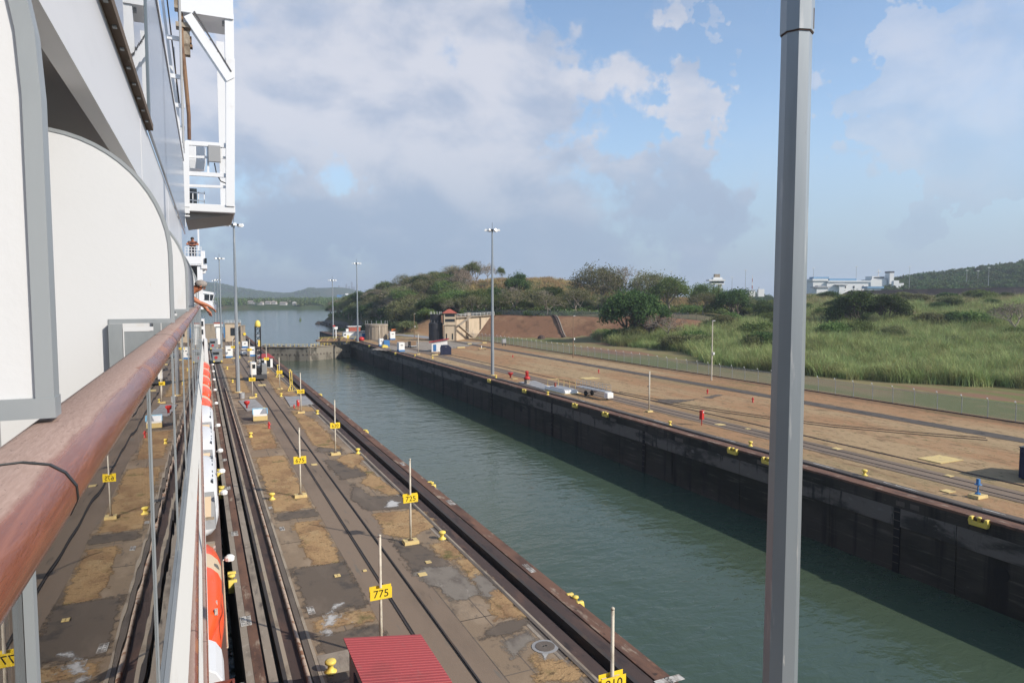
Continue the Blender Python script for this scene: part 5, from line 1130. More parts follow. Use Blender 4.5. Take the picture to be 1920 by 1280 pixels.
MB().box((0, -4.3, .75), (1.1, .9, .85)).build('counterweight', MAT['white_wall'], t, bevel=.03); MB().box((0, -3.9, .2), (.2, .2, .36)).build('prop', MAT['dark_steel'], t)
t = thing('valve_post', 'blue valve stand on a pale plinth by the right track', 'valve', px(1833, 932)); MB().box((0, 0, .13), (1.3, .9, .26), top=.92).build('plinth', MAT['pale_yellow'], t, bevel=.02); MB().lathe([(.22, .265), (.2, .36), (.06, .42), (.05, 1.1)], (0, 0, 0), 10).build('stem', MAT['blue_paint'], t); MB().box((0, 0, 1.3), (.24, .2, .42)).build('gearbox', MAT['blue_paint'], t); MB().lathe([(.26, 1.02), (.28, 1.05), (.26, 1.08)], (0, 0, 0), 12).build('handwheel', MAT['blue_paint'], t)
# hut and tent
q = px(826, 660); t = thing('hut', 'white hut with a sloping red roof behind the dark blue tent', 'hut', q+Vector((.5, 2.6, 0)), math.radians(-16))
MB().box((0, 0, 1.35), (4.6, 3.4, 2.7)).build('wall', MAT['white_wall'], t); ribbed_roof(MB(), -3.0, 2.9, -2.1, 2.1, 2.75, 3.75, 8, .05).build('roof', MAT['roof_red'], t); MB().prism([(-2.3, 2.71), (2.3, 2.71), (2.3, 3.5)], -1.6, 1.6).build('gable', MAT['white_wall'], t); MB().box((-1.4, -1.72, 1.2), (.9, .05, 2.0)).build('door', MAT['blue_paint'], t); MB().box((.9, -1.72, 1.6), (1.0, .05, .8)).build('window', MAT['glass_dark'], t)
q = px(838, 665); t = thing('tent', 'dark blue square tent beside the red-roofed white hut', 'tent', q+Vector((0, 1.0, 0)), math.radians(-16))
MB().prism([(-1.5, 0), (1.5, 0), (1.5, 2.0), (.7, 2.65), (-.7, 2.65), (-1.5, 2.0)], -1.3, 1.3).build('canvas', MAT['navy_canvas'], t); MB().box((0, -1.33, 1.0), (1.5, .04, 1.9)).build('flap', MAT['navy_canvas'], t); MB().prism([(-.12, 2.15), (.12, 2.15), (0, 2.45)], -1.36, -1.31).build('emblem', MAT['white_line'], t)
# concrete tank
q = px(711, 637); tc = q+Vector((0, 4.2, 0)); t = thing('tank', 'round ribbed concrete tank on the right bank', 'tank', tc)
MB().lathe([(4.15, 0), (4.15, 5.0)], (0, 0, 0), 40).build('shell', MAT['old_concrete'], t, smooth=False); MB().lathe([(4.3, 5.01), (4.35, 5.1), (4.35, 5.75), (4.1, 5.8), (.1, 5.82)], (0, 0, 0), 40).build('rim', MAT['old_concrete'], t)
for k in range(20): a = k*math.pi/10; MB().box((4.17*math.cos(a), 4.17*math.sin(a), 2.5), (.12, .3, 4.98), a).build('rib', MAT['old_concrete'], t)
for k in range(14): a = k*math.pi/7; MB().tube([(4.2*math.cos(a), 4.2*math.sin(a), 5.78), (4.2*math.cos(a), 4.2*math.sin(a), 7.1)], .06, 5).build('guard_post', MAT['galvanised'], t)
# old tower with the red hipped roof, retaining wall, walkway and stairs
TQ = px(846.5, 639); t = thing('lock_tower', 'old cream lock tower with a red hipped roof and open upper storeys', 'tower', TQ+Vector((0, 2.2, 0)), math.radians(-14))
MB().box((0, 0, 2.9), (3.9, 4.0, 5.8)).build('lower_wall', MAT['tower_cream'], t); MB().box((0, 0, 5.95), (5.0, 4.8, .28)).build('balcony', MAT['tower_cream'], t)
for z, h_ in ((6.09, .85), (8.05, .75)): MB().box((0, 0, z+h_/2), (4.3, 4.2, h_)).build('parapet', MAT['tower_cream'], t)
for z, h_ in ((6.945, 1.1), (8.805, 1.15)):
    MB().box((0, 0, z+h_/2), (3.9, 3.8, h_-.01)).build('dark_room', MAT['glass_dark'], t)
    for x in (-1.98, 1.98):
        for y in (-1.93, 1.93): MB().box((x, y, z+h_/2), (.34, .34, h_-.006)).build('corner_post', MAT['tower_cream'], t)
MB().box((0, 0, 10.04), (4.4, 4.3, .16)).build('wall_plate', MAT['tower_cream'], t)
MB().add([(-2.75, -2.7, 10.13), (2.75, -2.7, 10.13), (2.75, 2.7, 10.13), (-2.75, 2.7, 10.13), (-.5, 0, 11.6), (.5, 0, 11.6)], [(0, 1, 5, 4), (1, 2, 5), (2, 3, 4, 5), (3, 0, 4), (3, 2, 1, 0)]).build('roof', MAT['tile_red'], t)
for x in (-1.3, .9): MB().box((x, -2.01, 1.6), (.5, .04, 2.2)).build('opening', MAT['glass_dark'], t)
for x in (-2.2, 2.2): MB().box((x, -2.2, 2.9), (.22, .22, 5.8)).build('balcony_post', MAT['old_concrete'], t)
t = thing('silo', 'dark round silo with a railed top left of the old tower', 'silo', px(825, 639)+Vector((-.4, 3.6, 0))); MB().lathe([(2.6, 0), (2.6, 6.2), (2.2, 6.7)], (0, 0, 0), 24).build('shell', MAT['dark_cylinder'], t); MB().lathe([(2.0, 6.71), (2.0, 9.4), (2.2, 9.42), (2.2, 9.7), (.1, 9.8)], (0, 0, 0), 20).build('upper_shell', MAT['dark_cylinder'], t)
for k in range(12): a = k*math.pi/6; MB().tube([(2.35*math.cos(a), 2.35*math.sin(a), 6.6), (2.35*math.cos(a), 2.35*math.sin(a), 7.6)], .04, 5).build('guard_post', MAT['galvanised'], t); MB().tube([(2.1*math.cos(a), 2.1*math.sin(a), 9.7), (2.1*math.cos(a), 2.1*math.sin(a), 10.7)], .04, 5).build('guard_post', MAT['white_wall'], t)
wq = px(857, 640)+Vector((2.2, 5.4, 0)); we = px(893, 634)+Vector((3, 5, 0)); dv_ = (we-wq); L = dv_.length; t = thing('retaining_wall', 'cream retaining wall with piers, walkway and stairs beside the old tower', 'retaining wall', wq, math.atan2(dv_.y, dv_.x))
MB().prism([(0, -.5), (L*.86, -.5), (L*1.75, 8.4), (0, 8.4)], .5, 1.1).build('wall', MAT['tower_cream'], t); MB().b2((-2, -.6, 8.41), (L*1.8, 1.4, 8.7)).build('walkway', MAT['old_concrete'], t)
for x in (L*.42, L*.48, L*1.1): MB().b2((x, -.1, 0 if x < L else 3), (x+.55, .49, 8.4)).build('pier', MAT['old_concrete'], t)
for k in range(11): MB().tube([(-1.8+k*(L*1.8+1.6)/10, -.5, 8.7), (-1.8+k*(L*1.8+1.6)/10, -.5, 9.8)], .06, 5).build('guard_post', MAT['white_wall'], t)
for z in (9.3, 9.8): MB().tube([(-1.8, -.5, z), (L*1.8-.2, -.5, z)], .05, 5).build('guard_bar', MAT['white_wall'], t)
MB().bar((-1.6, -1.2, 5.6), (L*.45, -1.2, 8.6), 1.0, .25).build('stair_flight', MAT['old_concrete'], t); MB().bar((-1.6, -1.3, 5.4), (L*.52, -1.3, .6), 1.0, .25).build('stair_flight', MAT['old_concrete'], t); MB().bar((-.6, -1.9, 5.9), (L*.5, -1.9, 1.8), .08).build('hand_rail', MAT['galvanised'], t); MB().box((L*.5, .4, 9.4), (3.2, 1.6, 1.3)).build('cabin', MAT['old_concrete'], t)
# quay clutter by the gate pier
t = thing('quay_shed', 'long low white shed with a pale roof on the far quay left of the tank', 'shed', px(672, 636)+Vector((0, 5, 0))); MB().box((0, 0, 1.3), (8.5, 3, 2.6)).build('wall', MAT['white_wall'], t); MB().box((0, 0, 2.7), (9, 3.6, .2)).build('roof', MAT['galvanised'], t); MB().box((3, -1.55, 1.2), (1.6, .1, 1.5)).build('shutter', MAT['blue_paint'], t); MB().box((0, 3, 3.6), (4.5, 2.5, 1.8)).build('upper_room', MAT['tile_red'], t); MB().box((0, 3, 4.62), (5.2, 3, .2)).build('upper_roof', MAT['white_wall'], t)
t = thing('quay_kiosk', 'small white kiosk with a yellow door at the left end of the far quay', 'kiosk', px(651, 636)+Vector((0, 2, 0))); MB().box((0, 0, 1.2), (2.4, 2.2, 2.4)).build('wall', MAT['white_wall'], t); MB().box((.5, -1.12, .8), (.8, .05, 1.5)).build('door', MAT['bollard_yellow'], t); MB().box((-.6, -1.12, 1.7), (.7, .05, .5)).build('window', MAT['glass_dark'], t); MB().box((.4, 0, 3.2), (.9, .9, 1.5)).build('tank', MAT['white_wall'], t)
t = thing('radar_post', 'white post with a radar box and a red lamp at the end of the quay', 'radar post', px(630, 636)); MB().tube([(0, 0, 0), (0, 0, 3.8)], .22, 8).build('post', MAT['white_wall'], t); MB().box((0, 0, 4.3), (1.3, .8, .9)).build('box', MAT['white_wall'], t); MB().box((-.7, 0, 5.1), (.9, .5, .5)).build('lamp', MAT['red_paint'], t)
t = tag(MB().lathe([(.9, 0), (1.1, .4), (1.0, 1.1), (.3, 1.4), (.02, 1.4)], (0, 0, 0), 12).build('red_float', MAT['red_paint'], smooth=True), 'round red float at the foot of the lamp mast by the tank', 'float', None, 'thing'); t.location = px(677.5, 638.5)
t = thing('worker_bench', 'low orange bench with a white upright on the soil by the service road', 'bench', px(904, 656)); MB().box((0, 0, .5), (2.4, .6, .12)).build('seat', MAT['pale_yellow'], t); MB().box((-.2, 0, .95), (.15, .15, .75)).build('upright', MAT['white_wall'], t)
for x in (-1, 1): MB().box((x, 0, .22), (.12, .5, .43)).build('leg', MAT['rust_wood'], t)
t = thing('meter_cabinet', 'grey meter cabinet on legs beside the fence right of the lamp mast', 'cabinet', px(945, 648)); MB().box((0, 0, 1.6), (1.3, .6, 1.3)).build('cabinet', MAT['grey_paint'], t)
for x in (-.5, .5): MB().box((x, 0, .47), (.12, .4, .94)).build('leg', MAT['dark_steel'], t)
for b, w_, lab in (((864, 652), 2.6, 'pale plank pile by the retaining wall'), ((880, 645), 1.4, 'small pale block on the yard before the fence'), ((908, 643), 1.6, 'pale slab beside the fence near the bank foot'), ((815, 666), 1.8, 'orange and white timber beam before the dark blue tent')):
    plate(b, w_, .9, lab, z=.3, name='timber_block')
t = thing('dish', 'grey satellite dish on the slope behind the tank', 'dish', px(779, 626)+Vector((0, 8, 0))); MB().lathe([(.1, 0), (1.2, .25), (1.9, .8)], (0, 0, 1.6), 18).build('bowl', MAT['galvanised'], t); MB().tube([(0, 0, 0), (0, 0, 1.6)], .15, 6).build('mount', MAT['dark_steel'], t)
for k, (b, lab) in enumerate((((748, 622), 'orange site netting left of the dish'), ((765, 621), 'orange site netting in front of the wooded slope'))): t = tag(MB().box((0, 0, .7), (7, .2, 1.3)).build('site_barrier', MAT['orange_net']), lab, 'barrier', 'orange barriers', 'thing'); t.location = px(*b)

# --- chain-link fences: posts one by one, netting between
m = bpy.data.materials.new('chain_link'); m.use_nodes = True; N = NT(m.node_tree); MAT['chain_link'] = m
d_ = N.n('ShaderNodeBsdfDiffuse', None, Color=c4((.36, .37, .35))); tr = N.n('ShaderNodeBsdfTransparent')
N.n('ShaderNodeOutputMaterial', None, Surface=N.n('ShaderNodeMixShader', None, i0=.34, i1=tr.outputs[0], i2=d_.outputs[0]).outputs[0])
def fence(pts, step, h_, label, post='galvanised', zf=None):
    t = thing('chain_link_fence', label, 'fence', pts[0]); o_ = Vector(pts[0]); pm = None; n = 0; pd = []
    for a, b in zip(pts[:-1], pts[1:]):
        a, b = Vector(a), Vector(b); L = (b-a).length; k = max(1, int(L/step))
        for i in range(k+(b == Vector(pts[-1]))):
            p = a.lerp(b, i/k); p.z = (zf(p.x, p.y) if zf else p.z); pd.append(p-o_)
    for p in pd:
        if pm is None: pm = MB().tube([(0, 0, -.1), (0, 0, h_), (-.28, 0, h_+.28)], .045, 6).build('post', MAT[post], t); pm.location = p
        else: c = pm.copy(); COL.objects.link(c); c.location = p
    mb = MB(); kb = MB(); wb = MB()
    for p, q in zip(pd[:-1], pd[1:]):
        mb.add([(p.x, p.y, p.z+.12), (q.x, q.y, q.z+.12), (q.x, q.y, q.z+h_), (p.x, p.y, p.z+h_)], [(0, 1, 2, 3)])
        kb.bar((p.x, p.y, p.z+.05), (q.x, q.y, q.z+.05), .16, .16); wb.bar((p.x, p.y, p.z+h_), (q.x, q.y, q.z+h_), .035)
    tag(mb.build('netting', MAT['chain_link'], t), kind='stuff'); tag(kb.build('kerb', MAT['rust_dark'], t), kind='stuff'); tag(wb.build('top_wire', MAT[post], t), kind='stuff')
    # white insulators at the post heads
    im = None
    for p in pd:
        if im is None: im = MB().lathe([(.07, 0), (.10, .06), (.07, .14), (.02, .15)], (-.28, 0, h_+.26), 6).build('insulator', MAT['lamp_glass'], t); im.location = p
        else: c = im.copy(); COL.objects.link(c); c.location = p
fence([(94.57, -30, 0), (94.57, 236, 0), (92, 252, 0), (86, 262, 0)], 3.4, 2.35, 'long chain-link fence with white-tipped posts behind the service road')
# ------------------------------------------------------------------ vegetation
def leaf_mat(name, c1, c2, c3, rand=.22):
    m = M(name, c1, [(c2, .35, (1, 1, 1), .46, .60), (c3, 1.3, (1, 1, 1), .54, .70)], rough=.7, spec=.12, rand=rand, trans=.30)
    return m
leaf_mat('leaf_dark', (.060, .098, .030), (.088, .135, .042), (.040, .066, .024))
leaf_mat('leaf_green', (.115, .165, .048), (.150, .205, .062), (.075, .115, .036))
leaf_mat('leaf_olive', (.155, .170, .072), (.205, .205, .092), (.105, .128, .052))
leaf_mat('leaf_grey', (.225, .195, .135), (.185, .175, .105), (.280, .235, .170))
leaf_mat('leaf_brown', (.26, .175, .10), (.31, .215, .12), (.19, .135, .08))
leaf_mat('reed_leaf', (.255, .31, .115), (.38, .40, .17), (.15, .20, .075), .30)
leaf_mat('gold_grass', (.36, .265, .125), (.43, .32, .16), (.26, .20, .09), .20)
leaf_mat('mixed_grass', (.32, .285, .14), (.26, .27, .11), (.40, .33, .18), .25)
M('bark_pale', (.30, .25, .20), [((.20, .165, .13), 2, (1, 1, .3), .5, .7)], rough=.9)
M('bark_dark', (.09, .07, .055), rough=.9)

def leaf_quads(pts, size, rg, flat=0.0):
    """many leaf-sized faces, one small bent quad each"""
    v = []; f = []
    for p in pts:
        s_ = size*rg.uniform(.6, 1.35)
        n = Vector((rg.gauss(0, 1), rg.gauss(0, 1), rg.gauss(0, 1)+.7)).normalized(); a = n.orthogonal().normalized(); a.rotate(Matrix.Rotation(rg.uniform(0, 6.28), 3, n)); b = n.cross(a)
        o = len(v); v += [tuple(p-a*s_*.5), tuple(p+b*s_*.34+n*s_*.06), tuple(p+a*s_*.5), tuple(p-b*s_*.34+n*s_*.06)]; f.append((o, o+1, o+2, o+3))
    return v, f
def grow(mb, p, d_, L, r, lvl, tips, rg, spread, up, nch, flat, mids=None):
    bend = Vector((rg.gauss(0, .10), rg.gauss(0, .10), 0))*L
    q = p+d_*L*.5+bend; e = p+d_*L+bend*.6
    mb.tube([p, q, e], [r, r*.82, r*.62], 5 if lvl > 1 else 4, caps=False)
    if mids is not None and lvl <= 2: mids.append(q)
    if lvl == 0: tips.append(e); return
    k = nch+(rg.random() < .35)
    a0 = rg.uniform(0, 6.28)
    for i in range(k):
        a = a0+2*math.pi*i/k+rg.gauss(0, .3); pr = d_.orthogonal().normalized(); pr.rotate(Matrix.Rotation(a, 3, d_))
        nd = (d_+pr*spread*rg.uniform(.6, 1.3)+Vector((0, 0, up))); nd.z *= flat; nd.normalize()
        grow(mb, e, nd, L*rg.uniform(.62, .86), r*.62, lvl-1, tips, rg, spread, up, nch, flat, mids)
def make_tree(seed, h, r, lvl, spread, up, nch, flat, leaves, size, sig, trunk_f, leafm, barkm, name='tree', multi=1):
    rg = random.Random(seed); tips = []; mids = []; mb = MB()
    for k in range(multi):
        d0 = Vector((rg.gauss(0, .12), rg.gauss(0, .12), 1)).normalized() if multi == 1 else Vector((rg.gauss(0, .6), rg.gauss(0, .6), 1)).normalized()
        grow(mb, Vector((0, 0, -.5)), d0, h*trunk_f, r/(multi**.5), lvl, tips, rg, spread, up, nch, flat, mids)
    zmax = max(t.z for t in tips); k_ = h/zmax
    mb.v = [(x*k_, y*k_, z*k_) for x, y, z in mb.v]
    t = thing(name, '', 'tree' if name == 'tree' else 'shrub')
    mb.build('trunk', MAT[barkm], t, smooth=True)
    if leaves:
        pts = []
        for q in tips+rg.sample(mids, min(len(mids), len(tips)//2)):
            q = q*k_
            for i in range(int(leaves*rg.uniform(.5, 1.5))): pts.append(q+Vector((rg.gauss(0, sig), rg.gauss(0, sig), rg.gauss(0, sig*.62))))
        v, f = leaf_quads(pts, size, rg); m2 = MB(); m2.v = v; m2.f = f; m2.m = [0]*len(f)
        me = bpy.data.meshes.new('crown'); me.from_pydata(v, [], f); me.materials.append(MAT[leafm]); link('crown', me, t)
    return t
KINDS = {
 'dense': [make_tree(11, 11, .32, 4, .62, .10, 3, 1.0, 46, .40, .78, .30, 'leaf_dark', 'bark_dark'), make_tree(12, 10, .3, 4, .72, .05, 3, .95, 48, .40, .82, .28, 'leaf_dark', 'bark_dark')],
 'green': [make_tree(21, 10, .28, 4, .75, .08, 3, .92, 36, .38, .78, .28, 'leaf_green', 'bark_pale'), make_tree(22, 12, .3, 4, .6, .15, 3, 1, 34, .38, .78, .32, 'leaf_green', 'bark_pale'), make_tree(23, 8.5, .26, 4, .85, .05, 3, .85, 38, .36, .72, .28, 'leaf_olive', 'bark_pale')],
 'olive': [make_tree(31, 11, .3, 4, .7, .08, 3, .95, 20, .36, .78, .32, 'leaf_olive', 'bark_pale'), make_tree(32, 12.5, .3, 4, .65, .12, 3, 1, 17, .36, .85, .34, 'leaf_grey', 'bark_pale'), make_tree(33, 10, .28, 4, .8, .03, 3, .85, 20, .36, .78, .32, 'leaf_olive', 'bark_pale')],
 'bare': [make_tree(41, 12, .30, 5, .62, .12, 3, 1, 1.3, .35, .5, .30, 'leaf_grey', 'bark_pale'), make_tree(42, 11, .28, 5, .75, .08, 3, .9, 1.6, .35, .5, .28, 'leaf_brown', 'bark_pale')],
 'umbrella': [make_tree(51, 14, .42, 4, .92, .03, 4, .78, 17, .44, 1.0, .34, 'leaf_olive', 'bark_pale'), make_tree(52, 13, .4, 4, .88, .05, 4, .82, 19, .44, 1.0, .34, 'leaf_green', 'bark_dark')],
 'thicket': [make_tree(71, 12, .4, 4, .60, .06, 3, 1.0, 26, .6, .95, .16, 'leaf_dark', 'bark_dark', 'tree', 3), make_tree(72, 9, .3, 4, .6, .06, 3, 1.0, 26, .6, .9, .16, 'leaf_dark', 'bark_dark', 'tree', 2)],
 'dark_shrub': [make_tree(63, 3.4, .10, 3, .8, .05, 3, .9, 44, .30, .45, .26, 'leaf_dark', 'bark_dark', 'shrub', 4)],
 'shrub': [make_tree(61, 3.2, .10, 3, .8, .05, 3, .9, 30, .32, .42, .30, 'leaf_green', 'bark_dark', 'shrub', 4), make_tree(62, 3.5, .10, 3, .8, .05, 3, .9, 26, .32, .45, .30, 'leaf_olive', 'bark_dark', 'shrub', 4)],
}
USED = set()
def put_tree(kind, v, loc, h, label, group, wide=1.0):
    o = KINDS[kind][v % len(KINDS[kind])]; base = {'dense': (11, 10), 'green': (10, 12, 8.5), 'olive': (11, 12.5, 10), 'bare': (12, 11), 'umbrella': (14, 13), 'shrub': (3.2, 3.5), 'thicket': (12, 9), 'dark_shrub': (3.4,)}[kind][v % len(KINDS[kind])]
    s_ = h/base; u = o.name in USED; USED.add(o.name)
    return place(o, u, loc, rnd.uniform(0, 6.28), label, group, (s_*wide, s_*wide, s_))
def at_px(x, y, depth):
    p = pxd(x, y, depth); p.z = ground(p.x, p.y)-.2; return p
def proj(p):
    q = _q.transposed() @ (Vector(p)-Vector((0, 0, CAM_Z))); return (960+1280*q.x/-q.z, 640-1280*q.y/-q.z, -q.z)

# single trees one can point to: (pixel x, depth, kind, variant, top pixel y, widening, label)
HERO = [
 (1128, 345, 'umbrella', 0, 495, .85, 'wide flat-topped tree rising highest above the golden hill crest'),
 (1168, 350, 'bare', 0, 498, 1.0, 'half-bare tree right behind the wide flat-topped tree'),
 (1222, 330, 'umbrella', 0, 508, .95, 'broad tree with pale forked limbs at the right end of the wood'),
 (1256, 318, 'green', 0, 522, 1.1, 'bright green tree at the right end of the wood'),
 (1190, 240, 'thicket', 0, 545, .85, 'dark big-leaved tree standing before the brown bank'),
 (1220, 236, 'thicket', 1, 560, .75, 'dark tree leaning against the big-leaved tree before the brown bank'),
 (1253, 222, 'bare', 1, 586, 1.35, 'grey leafless tree right of the dark big-leaved tree'),
 (1026, 318, 'dense', 1, 538, 1.25, 'round dark green tree above the top edge of the brown bank'),
 (968, 345, 'dense', 0, 515, .75, 'flat dark tree just right of the lamp mast on the hill'),
 (962, 322, 'bare', 0, 536, 1.2, 'pale leafless tree below the flat dark tree on the hill'),
 (930, 330, 'dense', 0, 540, 1.2, 'dark tree behind the lamp mast above the bank'),
 (895, 415, 'bare', 0, 488, 1.0, 'tall bare tree on the skyline left of the lamp mast'), (914, 420, 'bare', 1, 493, .9, 'bare tree on the skyline behind the lamp mast'),
 (878, 412, 'green', 1, 494, .8, 'slim green tree on the skyline left of the bare ones'), (848, 408, 'olive', 1, 499, 1.2, 'spreading tree on the skyline at the left shoulder of the hill'), (868, 405, 'bare', 1, 500, .8, 'thin bare tree between the skyline trees'),
 (940, 408, 'green', 1, 502, .5, 'small pointed tree on the grassy crest right of the lamp mast'),
 (1088, 330, 'olive', 1, 545, 1.2, 'olive tree with pale trunk above the brown bank, left of the wide one'), (1120, 326, 'olive', 2, 552, 1.1, 'low olive tree above the right half of the brown bank'), (1150, 322, 'umbrella', 0, 548, .9, 'forked pale-limbed tree above the end of the brown bank'),
 (1326, 330, 'umbrella', 1, 532, .95, 'spreading green tree at the foot of the far control tower'), (1318, 305, 'olive', 0, 550, 1.3, 'olive tree in the cane below the far control tower'), (1380, 300, 'thicket', 0, 543, 1.0, 'dark tree in the cane right of the far control tower'), (1402, 318, 'olive', 2, 553, 1.0, 'olive tree partly behind the dark tree in the cane'),
 (1622, 232, 'thicket', 1, 551, 1.0, 'dark tree in the cane right of the big grey mast'), (1656, 236, 'thicket', 0, 553, 1.0, 'dark spreading tree beside the dark one in the cane'), (1640, 225, 'olive', 0, 590, 1.0, 'dry olive bush-like tree under the dark trees in the cane'),
 (1705, 240, 'bare', 1, 578, 1.2, 'faded leafless tree right of the dark trees in the cane'), (1900, 195, 'bare', 0, 566, 1.7, 'grey thin-leaved tree in the cane at the right border'),
]
for x, dep, k, v, ty, wd, lab in HERO:
    p = at_px(x, 560, dep); top = CAM_Z+(557-ty)*dep/1280
    put_tree(k, v, p, max(3, top-p.z), lab, None, wd)
# the wood on the hill and along the shore
taken = []
def free(x, y, d_):
    for a, b in taken:
        if (a-x)**2+(b-y)**2 < d_*d_: return False
    return True
WG = {'dense': ('dark green tree in the wood between the shore and the brown bank', 'dark trees of the wood'), 'green': ('green bushy tree in the wood between the shore and the brown bank', 'green trees of the wood'),
      'olive': ('olive-grey tree in the wood between the shore and the brown bank', 'olive-grey trees of the wood'), 'bare': ('leafless pale-limbed tree in the wood between the shore and the brown bank', 'leafless trees of the wood')}
n_wood = 0; rg = random.Random(5)
for i in range(9000):
    if n_wood >= 268: break
    x, y = rg.uniform(78, 330), rg.uniform(258, 590); z = ground(x, y)
    if z < .2: continue
    ix, iy, dep = proj((x, y, z))
    q = Vector((x, y, 0))-foot_a; along, up = q.dot(u_f), q.dot(n_f)
    if along > -42 and up < 20.5 and along < 120: continue
    if x < 98 and y < 352: continue
    if along > 112 and not (up > 24 and along < 150): continue
    crest = (ix > 925 and iy < 556 and dep > 350) or (ix > 1290)
    if crest: continue
    if 855 < ix < 960 and iy < 535 and rg.random() < .8: continue
    if dep > 470 and ix > 860: continue
    if ix > 868 and up > 36: continue
    dmin = 5.0 if dep < 430 else 7.0
    if not free(x, y, dmin): continue
    taken.append((x, y)); n_wood += 1
    u = rg.random(); k = 'dense' if u < .24 else 'green' if u < .52 else 'olive' if u < .84 else 'bare'
    h = rg.uniform(7.5, 12.5) if not (up < 34 and along > -30) else rg.uniform(5.5, 10)
    yt = 540-.2*(ix-640) if ix < 700 else 528-.075*(ix-700) if ix < 780 else 522-.22*(ix-780) if ix < 860 else 505
    h = min(h*1.12, max(CAM_Z+(557-yt+rg.uniform(-3, 9))*dep/1280-z, 6.2 if ix > 690 else 3.8))
    if 930 < ix < 1095: h = min(h, CAM_Z+(557-541)*dep/1280-z)
    if h < 3.5: continue
    put_tree(k, rg.randrange(3), (x, y, z-.3), h, *WG[k], wide=rg.uniform(1.0, 1.3))
# shrubs in the cane and along the wood's edge
SG = 'shrubs at the edges of wood and cane'
for i, (x, y, dep, h) in enumerate(((1130, 640, 262, 2.6), (1185, 640, 236, 4.2), (1160, 640, 238, 3.6), (1275, 655, 205, 4), (1300, 640, 215, 3.6), (1350, 620, 240, 4.2), (1420, 640, 215, 4.5), (1460, 640, 200, 4), (1560, 640, 205, 4.5), (1740, 620, 222, 4.4), (1830, 620, 215, 5), (1770, 590, 275, 5), (1850, 572, 310, 4.5), (1690, 565, 330, 4), (1545, 590, 260, 3.4), (1590, 572, 300, 3.2), (1720, 650, 180, 2.8), (1800, 655, 178, 3.2), (1880, 600, 230, 4.2), (1530, 655, 185, 2.6), (1300, 590, 290, 3.6), (1470, 575, 310, 4.2), (1440, 600, 255, 3.4), (1650, 640, 195, 2.4), (1910, 640, 190, 3.0),
                                   (770, 618, 300, 4), (800, 612, 305, 4.6), (745, 612, 330, 4), (720, 610, 345, 4), (790, 600, 330, 5), (650, 612, 440, 5), (675, 612, 430, 5), (700, 610, 410, 5))):
    p = at_px(x, 600, dep); put_tree('shrub', i, p, h, 'leafy shrub at the edge of the cane' if x > 1000 else 'leafy shrub at the foot of the wood', 'shrubs at the edge of the cane' if x > 1000 else 'shrubs at the foot of the wood', 1.25)

rs_ = random.Random(21)
for i in range(34):
    x, dep = rs_.uniform(1290, 1930), rs_.uniform(185, 360); p = at_px(x, 600, dep)
    ix, iy, dd = proj(p)
    put_tree('dark_shrub' if i % 3 else 'shrub', i, p, rs_.uniform(2.6, 4.6), 'dark shrub scattered in the cane field' if i % 3 else 'green shrub scattered in the cane field', 'dark shrubs in the cane' if i % 3 else 'green shrubs in the cane', rs_.uniform(.9, 1.6))
# cane, golden grass and undergrowth: uncountable, one object each, clumps set on sampled points
def clump(name, seed, n, h, rad, droop, wid, mat, segs=3):
    rg = random.Random(seed); v = []; f = []
    for i in range(n):
        a = rg.uniform(0, 6.28); r_ = rad*math.sqrt(rg.random()); b = Vector((r_*math.cos(a), r_*math.sin(a), -.25)); hh = h*rg.uniform(.55, 1.1)
        az = rg.uniform(0, 6.28); out = Vector((math.cos(az), math.sin(az), 0)); side = Vector((-out.y, out.x, 0)); lean = droop*rg.uniform(.3, 1.4); o = len(v)
        for k in range(segs+1):
            t = k/segs; p = b+Vector((0, 0, hh*(t-.18*lean*t*t)))+out*(hh*lean*t*t*.6); w_ = wid*(1-.85*t)*rg.uniform(.8, 1.2)
            v += [tuple(p-side*w_), tuple(p+side*w_)]
        for k in range(segs): f.append((o+2*k, o+2*k+1, o+2*k+3, o+2*k+2))
    me = bpy.data.meshes.new(name); me.from_pydata(v, [], f); me.materials.append(MAT[mat]); return bpy.data.objects.new(name, me)
def leaf_clump(name, seed, n, rad, size, mat, flat=.7):
    rg = random.Random(seed); pts = []
    for i in range(n):
        d_ = Vector((rg.gauss(0, 1), rg.gauss(0, 1), rg.gauss(0, 1))).normalized()*rad*rg.random()**.4
        pts.append(Vector((d_.x, d_.y, d_.z*flat+rad*flat*.7)))
    v, f = leaf_quads(pts, size, rg); me = bpy.data.meshes.new(name); me.from_pydata(v, [], f); me.materials.append(MAT[mat]); return bpy.data.objects.new(name, me)
